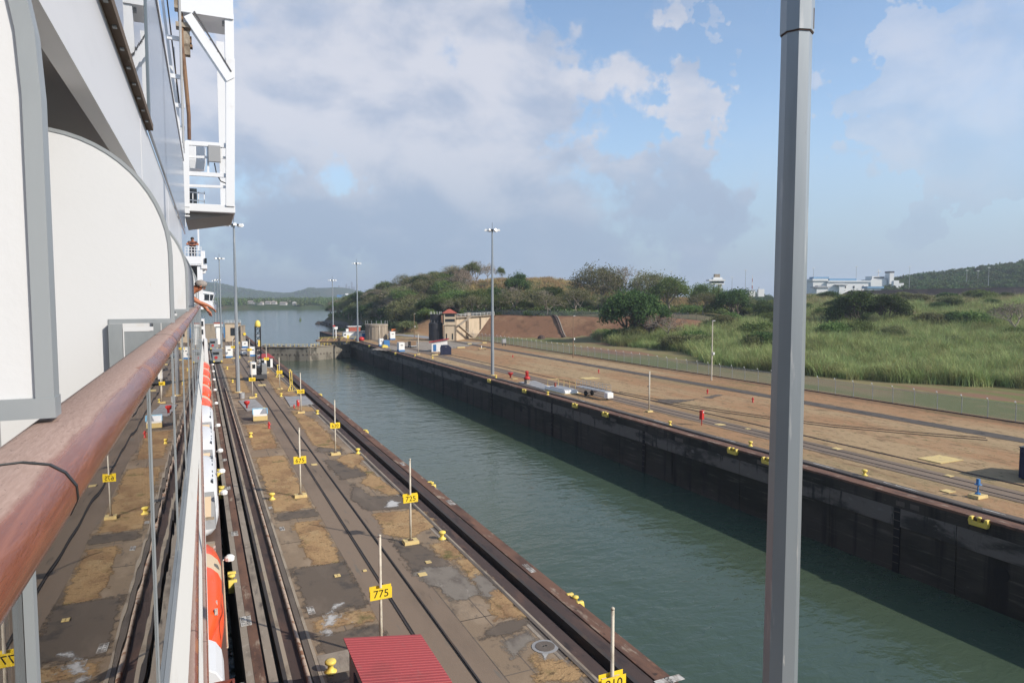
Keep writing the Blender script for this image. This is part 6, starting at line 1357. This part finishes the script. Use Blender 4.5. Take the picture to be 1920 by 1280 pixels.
def scatter(name, pts, src, smin, smax, label, cat):
    me = bpy.data.meshes.new(name); me.from_pydata([tuple(p[:3]) for p in pts], [], []); at = me.attributes.new('scl', 'FLOAT', 'POINT'); at.data.foreach_set('value', [p[3] if len(p) > 3 else 1.0 for p in pts]); o = link(name, me)
    ng = bpy.data.node_groups.new(name, 'GeometryNodeTree'); ng.interface.new_socket('Geometry', in_out='INPUT', socket_type='NodeSocketGeometry'); ng.interface.new_socket('Geometry', in_out='OUTPUT', socket_type='NodeSocketGeometry')
    A = ng.nodes.new; gi = A('NodeGroupInput'); go = A('NodeGroupOutput'); io = A('GeometryNodeInstanceOnPoints'); oi = A('GeometryNodeObjectInfo'); oi.inputs['Object'].default_value = src; oi.inputs['As Instance'].default_value = True
    rr = A('FunctionNodeRandomValue'); rr.data_type = 'FLOAT_VECTOR'; rr.inputs[0].default_value = (-.12, -.12, 0); rr.inputs[1].default_value = (.12, .12, 6.283)
    rs = A('FunctionNodeRandomValue'); rs.data_type = 'FLOAT'; rs.inputs[2].default_value = smin; rs.inputs[3].default_value = smax; na = A('GeometryNodeInputNamedAttribute'); na.data_type = 'FLOAT'; na.inputs[0].default_value = 'scl'; mu = A('ShaderNodeMath'); mu.operation = 'MULTIPLY'
    L = ng.links.new; L(gi.outputs[0], io.inputs['Points']); L(oi.outputs['Geometry'], io.inputs['Instance']); L(rr.outputs[0], io.inputs['Rotation']); L(rs.outputs[1], mu.inputs[0]); L(na.outputs[0], mu.inputs[1]); L(mu.outputs[0], io.inputs['Scale']); L(io.outputs[0], go.inputs[0])
    md = o.modifiers.new('scatter', 'NODES'); md.node_group = ng
    return tag(o, label, cat, None, 'stuff')
edge = [px(*p) for p in ((1112, 640), (1160, 650), (1235, 656), (1290, 662), (1330, 683), (1420, 695), (1500, 702), (1600, 712), (1700, 718), (1800, 722), (1990, 730))]
def beyond_edge(x, y):
    # outside the cane when nearer than its front edge (edge runs across the view)
    for a, b in zip(edge[:-1], edge[1:]):
        if (a.x-x)*(b.y-y)-(a.y-y)*(b.x-x) > 0 and False: return False
    ang = math.atan2(x, y); aa = [math.atan2(p.x, p.y) for p in edge]
    if ang < aa[0] or ang > aa[-1]: return ang > aa[-1] and math.hypot(x, y) > edge[-1].length_squared**.5*.93
    for i in range(len(aa)-1):
        if aa[i] <= ang <= aa[i+1]:
            t = (ang-aa[i])/(aa[i+1]-aa[i]+1e-9); return math.hypot(x, y) > math.hypot(*edge[i].lerp(edge[i+1], t).xy)
    return False
rg = random.Random(9); ang0 = math.atan2(edge[0].x, edge[0].y)-.01; ang1 = ang0+.80
green, mixed = [], []
for i in range(60000):
    a = rg.uniform(ang0, ang1); r_ = math.sqrt(rg.uniform(128**2, 470**2)); 
    if rg.random() > (1.0 if r_ < 230 else .50 if r_ < 330 else .34): continue
    x, y = r_*math.sin(a), r_*math.cos(a)
    if not beyond_edge(x, y): continue
    q = Vector((x, y, 0))-foot_a; along, up = q.dot(u_f), q.dot(n_f)
    if up > -1 and along < 100: continue
    if 100 <= along < 125 and up > 25: continue
    n_ = noise.noise((x*.022, y*.022, 0))+.6*noise.noise((x*.07, y*.07, 5))
    if abs(n_+.28) < .035 and r_ > 170: continue
    g = n_-(r_-250)/170 > -.34+rg.gauss(0, .22)
    lump = 1+.55*noise.noise((x*.055, y*.055, 3))+.35*noise.noise((x*.16, y*.16, 6))
    (green if g else mixed).append((x, y, ground(x, y), max(.45, lump)))
    if len(green)+len(mixed) > 26000: break
scatter('cane_field', green, clump('cane_clump', 3, 46, 3.1, 1.15, 1.05, .042, 'reed_leaf'), .75, 1.45, 'tall green cane filling the field behind the fence', 'cane')
scatter('tall_grass', mixed, clump('grass_clump', 4, 44, 2.3, 1.3, .95, .045, 'mixed_grass'), .7, 1.5, 'yellowing tall grass on the rising field under the far buildings', 'tall grass')
gold = []; under = []
for i in range(40000):
    x, y = rg.uniform(80, 380), rg.uniform(255, 600); z = ground(x, y)
    if z < .2: continue
    q = Vector((x, y, 0))-foot_a; along, up = q.dot(u_f), q.dot(n_f)
    if along > -45 and up < 19 and along < 122: continue
    if x < 98 and y < 350: continue
    ix, iy, dep = proj((x, y, z))
    if (ix > 850 and dep > 372) or (ix > 925 and iy < 560):
        if len(gold) < 7000: gold.append((x, y, z))
    elif len(under) < 4200 and rg.random() < .35 and along < 130: under.append((x, y, z-.2))
scatter('golden_grass', gold, clump('gold_clump', 5, 36, 1.9, 1.1, .55, .06, 'gold_grass'), .8, 1.5, 'dry golden grass covering the hill crest', 'grass')
scatter('undergrowth', under, leaf_clump('undergrowth_clump', 6, 150, 1.5, .5, 'leaf_green'), .6, 1.6, 'green undergrowth filling the wood between the trunks', 'undergrowth')
tufts = []
for q in range(5000):
    x = rg.choice((rg.uniform(96.5, 128), rg.uniform(55, 58), rg.uniform(62, 82), rg.uniform(86, 94.5))); y = rg.uniform(20, 235)
    if noise.noise((x*.06, y*.03, 2)) > .12: tufts.append((x, y, 0))
scatter('grass_tufts', tufts, clump('tuft_clump', 8, 14, .32, .35, .8, .022, 'mixed_grass', 2), .5, 1.3, 'short grass tufts on the right bank', 'grass')
near = []
for (x0, x1, ya, yb) in ((LX0+.3, LX1, 24, 29), (6.1, LX1-.2, 33.5, 39.5), (LX0+.4, LX1-.3, 42, 57), (LX0+.5, LX1-.3, 60, 76), (12.6, 14.4, 24, 75), (12.0, 14.3, 78, 100)):
    for i in range(int((x1-x0)*(yb-ya)*9)):
        x, y = rg.uniform(x0, x1), rg.uniform(ya, yb)
        if noise.noise((x*.8, y*.5, 4)) > .02 or x > 14: near.append((x, y, .012))
scatter('dry_tufts', near, clump('dry_tuft', 12, 12, .13, .12, .9, .008, 'gold_grass', 2), .5, 1.4, 'short dry grass on the patches of the centre wall', 'grass')
# ------------------------------------------------------------------ embankment top fence, drain, far buildings, far shore
top = [foot_a+u_f*a+n_f*19.5 for a in (-14, 20, 55, 100)]
fence([tuple((p.x, p.y, ground(p.x, p.y))) for p in top], 3.2, 2.3, 'dark chain-link fence along the top of the brown bank', 'dark_steel', lambda x, y: ground(x, y)-.05)
P0 = min((foot_a+u_f*a+n_f*1.0 for a in range(0, 110)), key=lambda p: abs(proj((p.x, p.y, ground(p.x, p.y)))[0]-1056)); P1 = min((foot_a+u_f*a+n_f*17.5 for a in range(0, 110)), key=lambda p: abs(proj((p.x, p.y, ground(p.x, p.y)))[0]-1036))
mb = MB()
t = thing('drain_channel', 'straight dark drain running down the brown bank', 'drain', (P0.x, P0.y, 0))
pts = [P0.lerp(P1, k/8) for k in range(9)]
for off, nm, m_, w_ in ((0, 'channel', 'rust_dark', .8), (-.7, 'kerb', 'concrete', .35)):
    s_ = Vector((-(P1-P0).y, (P1-P0).x, 0)).normalized()*off; mb = MB()
    for p, q in zip(pts[:-1], pts[1:]):
        p2, q2 = p+s_, q+s_; mb.bar((p2.x-P0.x, p2.y-P0.y, ground(p2.x, p2.y)+.2), (q2.x-P0.x, q2.y-P0.y, ground(q2.x, q2.y)+.2), w_, .6)
    mb.build(nm, MAT[m_], t)
for b, lab in (((1012, 638), 'dark heap of scrap at the foot of the brown bank'),):
    p = at_px(1015, 637, 262); t = tag(MB().lathe([(1.6, -.3), (1.3, .7), (.7, 1.2), (.1, 1.3)], (0, 0, 0), 9).build('scrap_heap', MAT['rust_dark']), lab, 'heap', None, 'thing'); t.location = (p.x, p.y, max(.2, p.z))

M('far_white', (.70, .70, .68), rough=.6); M('far_blue_roof', (.17, .30, .44), rough=.5); M('berm', (.055, .042, .040), [((.09, .07, .06), .1, (1, 1, 1), .5, .65)], rough=.95); M('city_blue', (.25, .27, .30), rough=.6); M('shore_wall', (.46, .44, .41), rough=.8); M('far_roof', (.30, .26, .23), rough=.8)
def far_thing(name, lab, cat, x, y, depth, group=None, rz=-YAW):
    p = pxd(x, y, depth); return thing(name, lab, cat, p, rz, group), depth/1280
# dark dyke
p0, p1 = pxd(1575, 548, 500), pxd(1985, 552, 440)
t = thing('dyke', 'long dark dyke behind the cane under the far buildings', 'dyke', p0, math.atan2((p1-p0).y, (p1-p0).x)); L = (p1-p0).length
mb = MB()
mb.hexa([(-6, -2, -5), (L, -5, -5), (L, 6, -5), (-6, 5, -5), (6, 0, 1.1), (L, 0, 3.6), (L, 3, 3.6), (6, 3, 1.1)]); mb.build('bank', MAT['berm'], t)
def stem_px(t, k, x0, y0, x1, y1, d_, mat, name, yb, o=0.0):
    """box given by its pixel frame relative to the base pixel (cx, yb)"""
    return MB().box((((x0+x1)/2-t['cx'])*k, o+d_/2, (yb-(y0+y1)/2)*k), ((x1-x0)*k, d_, (y1-y0)*k)).build(name, MAT[mat], t)
def FB(name, lab, cat, cx, yb, depth, parts, group=None):
    t, k = far_thing(name, lab, cat, cx, yb, depth, group); t['cx'] = cx
    for x0, y0, x1, y1, d_, mat, nm, o in parts: stem_px(t, k, x0, y0, x1, y1, d_, mat, nm, yb, o)
    del t['cx']; return t
FB('control_tower', 'white control tower with a wide flat deck above the cane', 'control tower', 1346, 556, 560, [(1348, 530, 1354, 562, 3, 'far_white', 'shaft', 1), (1328, 524, 1358, 527, 9, 'far_white', 'deck', -2), (1333, 527.2, 1356, 531, 6, 'glass_dark', 'window_band', -1), (1331, 531.2, 1357, 533.5, 8, 'far_white', 'lower_deck', -1.6), (1337, 520, 1354, 523.8, 5, 'far_white', 'upper_deck', 0), (1340, 514, 1350, 519.8, 3, 'old_concrete', 'top_room', 1)])
FB('white_booth', 'white square booth on the far skyline right of the control tower', 'booth', 1428, 552, 560, [(1422, 542, 1433, 556, 4, 'far_white', 'wall', 0), (1423, 538, 1424, 541.8, .3, 'galvanised', 'aerial', 1)])
FB('equipment_hut', 'small white hut beside the white booth on the far skyline', 'hut', 1410, 552, 560, [(1404, 545, 1416, 556, 4, 'far_white', 'wall', 0), (1403, 543.5, 1417, 544.8, 5, 'galvanised', 'roof', -.4)])
FB('main_hall', 'long white hall with a blue roof on the far right', 'hall', 1575, 553, 640, [(1524, 527, 1549, 556, 14, 'far_white', 'wing_wall', 0), (1548.5, 529, 1626, 556, 16, 'far_white', 'wall', -1.5), (1522, 523, 1551, 526.8, 18, 'far_white', 'wing_roof', -1), (1549.5, 526.5, 1630, 528.8, 20, 'far_white', 'eaves', -2.5), (1556, 522, 1607, 526.2, 10, 'far_blue_roof', 'roof', 2), (1527, 519, 1556, 522.6, 9, 'far_blue_roof', 'roof', 3)]
   +[(x, 536, x+2, 540.5, .3, 'glass_dark', 'window', -1.9) for x in (1582, 1598, 1615)]+[(1562, 533.5, 1583, 535, 4, 'galvanised', 'porch_roof', -5.6), (1569, 535.2, 1579, 556, 3, 'far_white', 'porch', -4.6)])
FB('pavilion', 'small pavilion with a pyramid roof before the long white hall', 'pavilion', 1541, 553, 600, [(1531, 539.6, 1552, 556, 8, 'far_white', 'wall', 0), (1527, 537.5, 1556, 539.4, 10, 'galvanised', 'roof', -1), (1534, 535.5, 1549, 537.4, 6, 'galvanised', 'roof', 1)])
FB('tanker_ship', 'white stern tower of a ship above the far dyke', 'ship', 1650, 552, 720, [(1632, 524, 1662, 556, 20, 'far_white', 'accommodation', 0), (1636, 518, 1660, 523.8, 14, 'far_white', 'bridge', 2), (1640, 519.5, 1658, 521.5, .4, 'glass_dark', 'bridge_window', 1.5), (1664, 512, 1672, 545, 9, 'far_white', 'funnel', -3), (1663.5, 509, 1672.5, 511.8, 9.4, 'dark_steel', 'funnel_cap', -3.2), (1671, 526, 1681, 556, 12, 'far_white', 'aft_house', -4), (1681.5, 531, 1690, 556, 10, 'far_white', 'aft_deck', -4), (1651, 505, 1652.5, 517.8, .8, 'far_white', 'mast', 6), (1647, 508.5, 1656, 509.5, .8, 'far_white', 'cross_tree', 5)]+[(x, 541, x+1.5, 543, .3, 'glass_dark', 'window', -4.4) for x in (1673, 1677)])
FB('blue_hall', 'low hall with a blue roof beside the ship', 'hall', 1640, 553, 620, [(1628, 541, 1652, 556, 8, 'far_white', 'wall', 0), (1625, 537, 1656, 540.8, 10, 'far_blue_roof', 'roof', -1)])
FB('low_pavilion', 'low white pavilion with a grey-blue roof in front of the wooded hill', 'pavilion', 1777, 550, 700, [(1752, 537.4, 1804, 545, 12, 'far_white', 'wall', 0), (1748, 535, 1808, 537.2, 15, 'far_blue_roof', 'roof', -1), (1757, 532.5, 1797, 534.8, 9, 'far_blue_roof', 'roof', 2)])
for x, y0, y1, dep, lab in ((1604, 500, 545, 650, 'far lamp mast in front of the long white hall'), (1704, 500, 546, 700, 'far lamp mast right of the ship'), (1811, 507, 546, 690, 'far lamp mast left of the pair before the wooded hill'), (1832, 508, 546, 690, 'far lamp mast in the middle before the wooded hill'), (1852, 502, 546, 650, 'far lamp mast, tallest before the wooded hill'), (1397, 507, 552, 640, 'far lamp mast between control tower and white booth'), (1524, 503, 540, 660, 'far lamp mast just right of the big grey mast'), (1372, 520, 552, 640, 'far lamp mast close to the control tower'), (1258, 509, 545, 700, 'far lamp mast above the right end of the wood')):
    t, k = far_thing('far_lamp_mast', lab, 'lamp mast', x, 557, dep, 'lamp masts on the far skyline'); hh = (557-y0)*k
    MB().tube([(0, 0, -4), (0, 0, hh)], [.30, .16], 6).build('shaft', MAT['galvanised'], t); MB().box((0, 0, hh), (2.4, .7, .45)).build('lamps', MAT['lamp_glass'], t)
t, k = far_thing('radio_mast', 'slim red and white radio mast between control tower and white booth', 'radio mast', 1410, 555, 700)
for i in range(6): MB().box((0, 0, i*3.6+1.8), (.9-.1*i, .9-.1*i, 3.58)).build('section', MAT['far_white'] if i % 2 else MAT['tile_red'], t)

# woods on the far hills, far shore
ff = leaf_clump('far_crown', 31, 220, 4.2, 1.5, 'leaf_dark', .8)
fw = []
for i in range(14000):
    x, y = rg.uniform(560, 1300), rg.uniform(60, 1100); dd = math.hypot(x, y)
    if dd < 640 or len(fw) > 3000: continue
    z = ground(x, y); ix, iy, dep = proj((x, y, z))
    if dep < 100 or not (1240 < ix < 2150): continue
    if z > 22 or rg.random() < .12: fw.append((x, y, z-1))
scatter('far_wood', fw, ff, .8, 1.7, 'wooded hill on the far right skyline', 'wood')

HX = (424, 437, 470, 484, 457, 502, 513, 530, 551, 511, 446, 540, 575)
def SH(x, y):
    # far shore: height from world position
    d_ = y-(1275+.10*(x+60)+26*noise.noise((x*.006, 0, 7)))
    z = -9+9.5*sm(d_, -6, 30)+3.5*sm(d_, 40, 220)+3*noise.noise((x*.01, y*.01, 2))*sm(d_, 60, 300)
    for (ixx, dep, hgt, sg) in ((588, 4000, 48, 135), (628, 4200, 40, 140), (385, 4100, 58, 200), (300, 4200, 80, 320), (455, 4000, 30, 190), (520, 4400, 30, 220), (670, 4300, 36, 200)):
        c = pxd(ixx, 557, dep); q = ((x-c.x)/sg)**2+((y-c.y)/(sg*1.6))**2; z += hgt*math.exp(-q)*(1+.12*noise.noise((x*.008, y*.008, 3)))
    return z
xs = [-3800+50*i for i in range(100)]; ys = [1200+16*i for i in range(24)]+[1600+60*i for i in range(70)]
nx = len(xs); mb = MB(); mb.add([(x, y, SH(x, y)) for y in ys for x in xs], [(j*nx+i, j*nx+i+1, (j+1)*nx+i+1, (j+1)*nx+i) for j in range(len(ys)-1) for i in range(nx-1)])
tag(mb.build('far_shore', MAT['far_ground'], smooth=True), kind='structure')
fw = []
for i in range(40000):
    x, y = rg.uniform(-2600, 620), rg.uniform(1290, 4900)
    z = SH(x, y)
    if z < -2 or (y > 1900 and z < 9): continue
    ix, iy, dep = proj((x, y, z))
    if not (330 < ix < 700): continue
    if y < 1480 and 440 < ix < 560 and noise.noise((x*.012, y*.012, 8)) > .0: continue
    fw.append((x, y, z-1))
    if y < 1520 and min(abs(ix-hx) for hx in HX) < 7 and rg.random() < .93: continue
    if len(fw) > 3600: break
scatter('far_shore_wood', fw, leaf_clump('shore_crown', 33, 160, 4.4, 1.7, 'leaf_green', .9), .7, 1.9, 'hazy woods along the far shore', 'wood')
HL = ['low pale-roofed house on the far shore']
for i, (x, y, w_) in enumerate(((424, 572, 9), (437, 571, 7), (470, 572, 12), (484, 570, 16), (457, 573, 6), (502, 572, 10), (513, 571.5, 8), (530, 571, 12), (551, 570, 6), (511, 567, 5), (446, 563, 5), (540, 567.5, 4), (575, 566, 6))):
    dep = 1290+rg.uniform(-6, 70) if y > 569 else 1440; t, k = far_thing('shore_house', HL[0], 'house', x, y+2.2, dep, 'pale houses on the far shore'); w2 = w_*k; t.location.z = SH(t.location.x, t.location.y)+.6
    MB().box((0, 5, 1.2), (w2, 9, 3.6)).build('wall', MAT['shore_wall'], t); MB().prism([(-.5, 3.01), (10.5, 3.01), (5, 5.4)], -w2/2-.4, w2/2+.4, 0).build('roof', MAT['far_roof'] if i % 4 else MAT['shore_wall'], t)
for i, (x, y, w_) in enumerate(((636, 536, 3), (641, 541, 4), (650, 533, 3.5), (655, 537, 3), (660, 529, 3), (664, 538, 4), (670, 534, 3), (646, 543, 4), (631, 545, 4), (627, 547, 4))):
    t, k = far_thing('city_tower', 'faint blue high-rise in the haze behind the wooded point', 'tower', x, 560, 6200, 'hazy towers of the distant city'); hh = (560-y)*k
    MB().box((0, 0, hh/2-10), (w_*k, w_*k*.8, hh+20)).build('wall', MAT['city_blue'], t); MB().box((0, 0, hh+2), (w_*k*.5, w_*k*.4, 3.9)).build('roof_room', MAT['city_blue'], t)
t, k = far_thing('white_boat', 'white and blue ship far out beside the wooded point', 'ship', 643, 556, 2600, None, 0); MB().box((0, 0, 2), (46, 12, 8)).build('hull', MAT['blue_paint'], t); MB().box((14, 0, 9), (12, 10, 6)).build('deckhouse', MAT['far_white'], t)
q = px(563, 601, WATER_Z); t = thing('buoy', 'small green buoy floating on the open water beyond the gate', 'buoy', q); MB().lathe([(1.2, -.3), (1.3, .2), (1.1, .6), (.25, .8)], (0, 0, 0), 12).build('float', MAT['leaf_green'], t); MB().lathe([(.5, .81), (.35, 2.6), (.45, 2.7), (.1, 3.1)], (0, 0, 0), 8).build('cage', MAT['leaf_green'], t)
# rocks along the point
rk = MB().lathe([(1.0, -.6), (1.15, .1), (.8, .7), (.2, .95)], (0, 0, 0), 7).build('shore_rock', MAT['rock']); rk.location = (tip.x, tip.y, WATER_Z+.2); tag(rk, 'brown rock at the waterline of the wooded point', 'rock', 'rocks at the point', 'thing')
for i in range(46):
    u = rg.random(); a, b = (tip, s1) if u < .6 else (s1, s2); v = a.lerp(b, rg.random()); c = rk.copy(); COL.objects.link(c); c.location = (v.x+rg.gauss(1, 1.6), v.y+rg.gauss(1, 2), WATER_Z+rg.uniform(0, .9)); s_ = rg.uniform(.8, 2.3); c.scale = (s_*1.3, s_, s_*.8); c.rotation_euler = (0, 0, rg.uniform(0, 6))

# ------------------------------------------------------------------ people
M('skin', (.40, .155, .085), [((.33, .12, .065), 12, (1, 1, 1), .5, .7)], rough=.5); M('shirt_grey', (.20, .19, .20), rough=.9); M('shirt_red', (.07, .04, .04), rough=.9); M('hair_grey', (.26, .23, .21), [((.17, .15, .135), 60, (1, 1, .2), .5, .65)], rough=.8); M('hair_dark', (.03, .024, .02), rough=.7); M('trousers', (.05, .055, .07), rough=.9); M('eye_dark', (.02, .018, .016), rough=.3); M('lip', (.40, .12, .09), rough=.5)
def skin_mesh(name, verts, edges, radii, mat, parent, root=0, sub=1):
    me = bpy.data.meshes.new(name); me.from_pydata([tuple(v) for v in verts], edges, []); me.materials.append(mat); o = link(name, me, parent)
    o.modifiers.new('skin', 'SKIN'); me.skin_vertices.new() if not me.skin_vertices else None
    for i, r_ in enumerate(radii): me.skin_vertices[0].data[i].radius = (r_, r_)
    me.skin_vertices[0].data[root].use_root = True
    o.modifiers['skin'].use_smooth_shade = True
    if sub: s_ = o.modifiers.new('sub', 'SUBSURF'); s_.levels = sub; s_.render_levels = sub
    return o
def person(loc, lab, J, hair, shirt, rz=0):
    """J: joints in local metres: pelvis chest neck head, and per side shoulder elbow wrist, hip knee ankle"""
    t = thing('person', lab, 'person', loc, rz)
    V = [J['pelvis'], J['waist'], J['chest'], J['neck'], J['head0'], J['head1']]; E = [(0, 1), (1, 2), (2, 3), (3, 4), (4, 5)]; Rr = [.14, .13, .145, .058, .085, .082]
    for s_ in 'lr':
        k = len(V); V += [J['sh'+s_], J['el'+s_], J['wr'+s_], J['pa'+s_]]; Rr += [.062, .045, .030, .034]; E += [(2, k), (k, k+1), (k+1, k+2), (k+2, k+3)]
        w_, p_ = Vector(J['wr'+s_]), Vector(J['pa'+s_]); d_ = (p_-w_).normalized(); side = d_.cross(Vector((0, 0, 1))).normalized(); dn = Vector((0, 0, -1))
        for f, (off, L) in enumerate(((-.028, .075), (-.010, .085), (.009, .08), (.027, .062))):
            b = len(V); a_ = p_+side*off+d_*.02; V += [a_, a_+d_*L*.5+dn*.006, a_+d_*L*.85+dn*.035]; Rr += [.0105, .0095, .0085]; E += [(k+3, b), (b, b+1), (b+1, b+2)]
        b = len(V); V += [p_-side*.032+d_*-.005, p_-side*.058+d_*.03+dn*.01]; Rr += [.011, .009]; E += [(k+3, b), (b, b+1)]
        k2 = len(V); V += [J['hi'+s_], J['kn'+s_], J['an'+s_], J['to'+s_]]; Rr += [.095, .065, .045, .04]; E += [(0, k2), (k2, k2+1), (k2+1, k2+2), (k2+2, k2+3)]
    skin_mesh('body', V, E, Rr, MAT['skin'], t, 0, 1)
    skin_mesh('shirt', [Vector(J['pelvis'])*.9+Vector(J['waist'])*.1, J['waist'], J['chest'], Vector(J['chest']).lerp(Vector(J['neck']), .45), J['shl'], J['shr'], Vector(J['shl']).lerp(Vector(J['ell']), .55), Vector(J['shr']).lerp(Vector(J['elr']), .55)], [(0, 1), (1, 2), (2, 3), (2, 4), (2, 5), (4, 6), (5, 7)], [.18, .17, .20, .12, .10, .10, .085, .085], MAT[shirt], t, 2, 1)
    skin_mesh('trousers', [J['pelvis'], J['hil'], J['hir'], J['knl'], J['knr'], Vector(J['knl']).lerp(Vector(J['anl']), .9), Vector(J['knr']).lerp(Vector(J['anr']), .9)], [(0, 1), (0, 2), (1, 3), (2, 4), (3, 5), (4, 6)], [.165, .12, .12, .085, .085, .07, .07], MAT['trousers'], t, 0, 1)
    h0, h1 = Vector(J['head0']), Vector(J['head1']); c = h0.lerp(h1, .6); up_ = (h1-h0).normalized(); fwd = Vector(J['face']).normalized(); sd = fwd.cross(up_).normalized()
    mb = MB(); mb.lathe([(.088, -.02), (.098, .03), (.092, .075), (.06, .11), (.01, .122)], (0, 0, 0), 14); mb.v = [tuple(c-fwd*.018+sd*x+fwd*y*-1+up_*z) for x, y, z in mb.v]; mb.build('hair', MAT[hair], t, smooth=True)
    mb = MB(); mb.tube([c+fwd*.078+up_*.01, c+fwd*.105-up_*.022, c+fwd*.082-up_*.03], [.008, .014, .010], 6); mb.build('nose', MAT['skin'], t, smooth=True)
    for q in (-1, 1):
        mb = MB(); mb.tube([c+fwd*.080+sd*.032*q+up_*.012, c+fwd*.088+sd*.032*q+up_*.012], .010, 6); mb.build('eye', MAT['eye_dark'], t)
        mb = MB(); mb.tube([c+sd*.086*q+up_*.03-fwd*.01, c+sd*.094*q-up_*.0-fwd*.015, c+sd*.086*q-up_*.03-fwd*.005], [.008, .014, .008], 6); mb.build('ear', MAT['skin'], t, smooth=True)
    mb = MB(); mb.tube([c+fwd*.082-up_*.055+sd*.024, c+fwd*.088-up_*.055, c+fwd*.082-up_*.055-sd*.024], [.005, .008, .005], 6); mb.build('mouth', MAT['lip'], t)
    return t
yy = 14.35
person(SR(-.60, yy, 14.75), 'grey-haired person leaning over the handrail with both hands hanging out', dict(pelvis=(-.02, 0, .86), waist=(.06, 0, 1.02), chest=(.20, 0, 1.23), neck=(.37, -.01, 1.38), head0=(.44, -.02, 1.42), head1=(.53, -.03, 1.50), face=(.9, .25, -.45),
    shl=(.28, -.17, 1.28), ell=(.42, -.27, 1.17), wrl=(.60, -.20, 1.10), pal=(.68, -.18, 1.045), shr=(.28, .17, 1.28), elr=(.44, .22, 1.17), wrr=(.57, .02, 1.05), par=(.62, -.03, .98),
    hil=(-.04, -.09, .84), knl=(0, -.1, .46), anl=(-.03, -.1, .06), tol=(.1, -.1, .03), hir=(-.04, .09, .84), knr=(.02, .1, .46), anr=(-.02, .1, .06), tor=(.11, .1, .03)), 'hair_grey', 'shirt_grey')
q = pxs(362, 494.6, PY+.45)
person((q.x, PY+.50, q.z+.02), 'dark-haired person resting both arms on the white look-out railing', dict(pelvis=(0, .2, .9), waist=(0, .16, 1.05), chest=(0, -.02, 1.22), neck=(0, -.12, 1.37), head0=(0, -.16, 1.42), head1=(0, -.19, 1.52), face=(.1, -1, -.1),
    shl=(-.19, -.06, 1.29), ell=(-.34, -.20, 1.14), wrl=(-.14, -.36, 1.12), pal=(-.05, -.40, 1.10), shr=(.19, -.06, 1.29), elr=(.34, -.20, 1.14), wrr=(.14, -.38, 1.14), par=(.06, -.42, 1.12),
    hil=(-.09, .2, .88), knl=(-.1, .16, .47), anl=(-.1, .2, .07), tol=(-.1, .06, .04), hir=(.09, .2, .88), knr=(.1, .18, .47), anr=(.1, .22, .07), tor=(.1, .08, .04)), 'hair_dark', 'shirt_red')
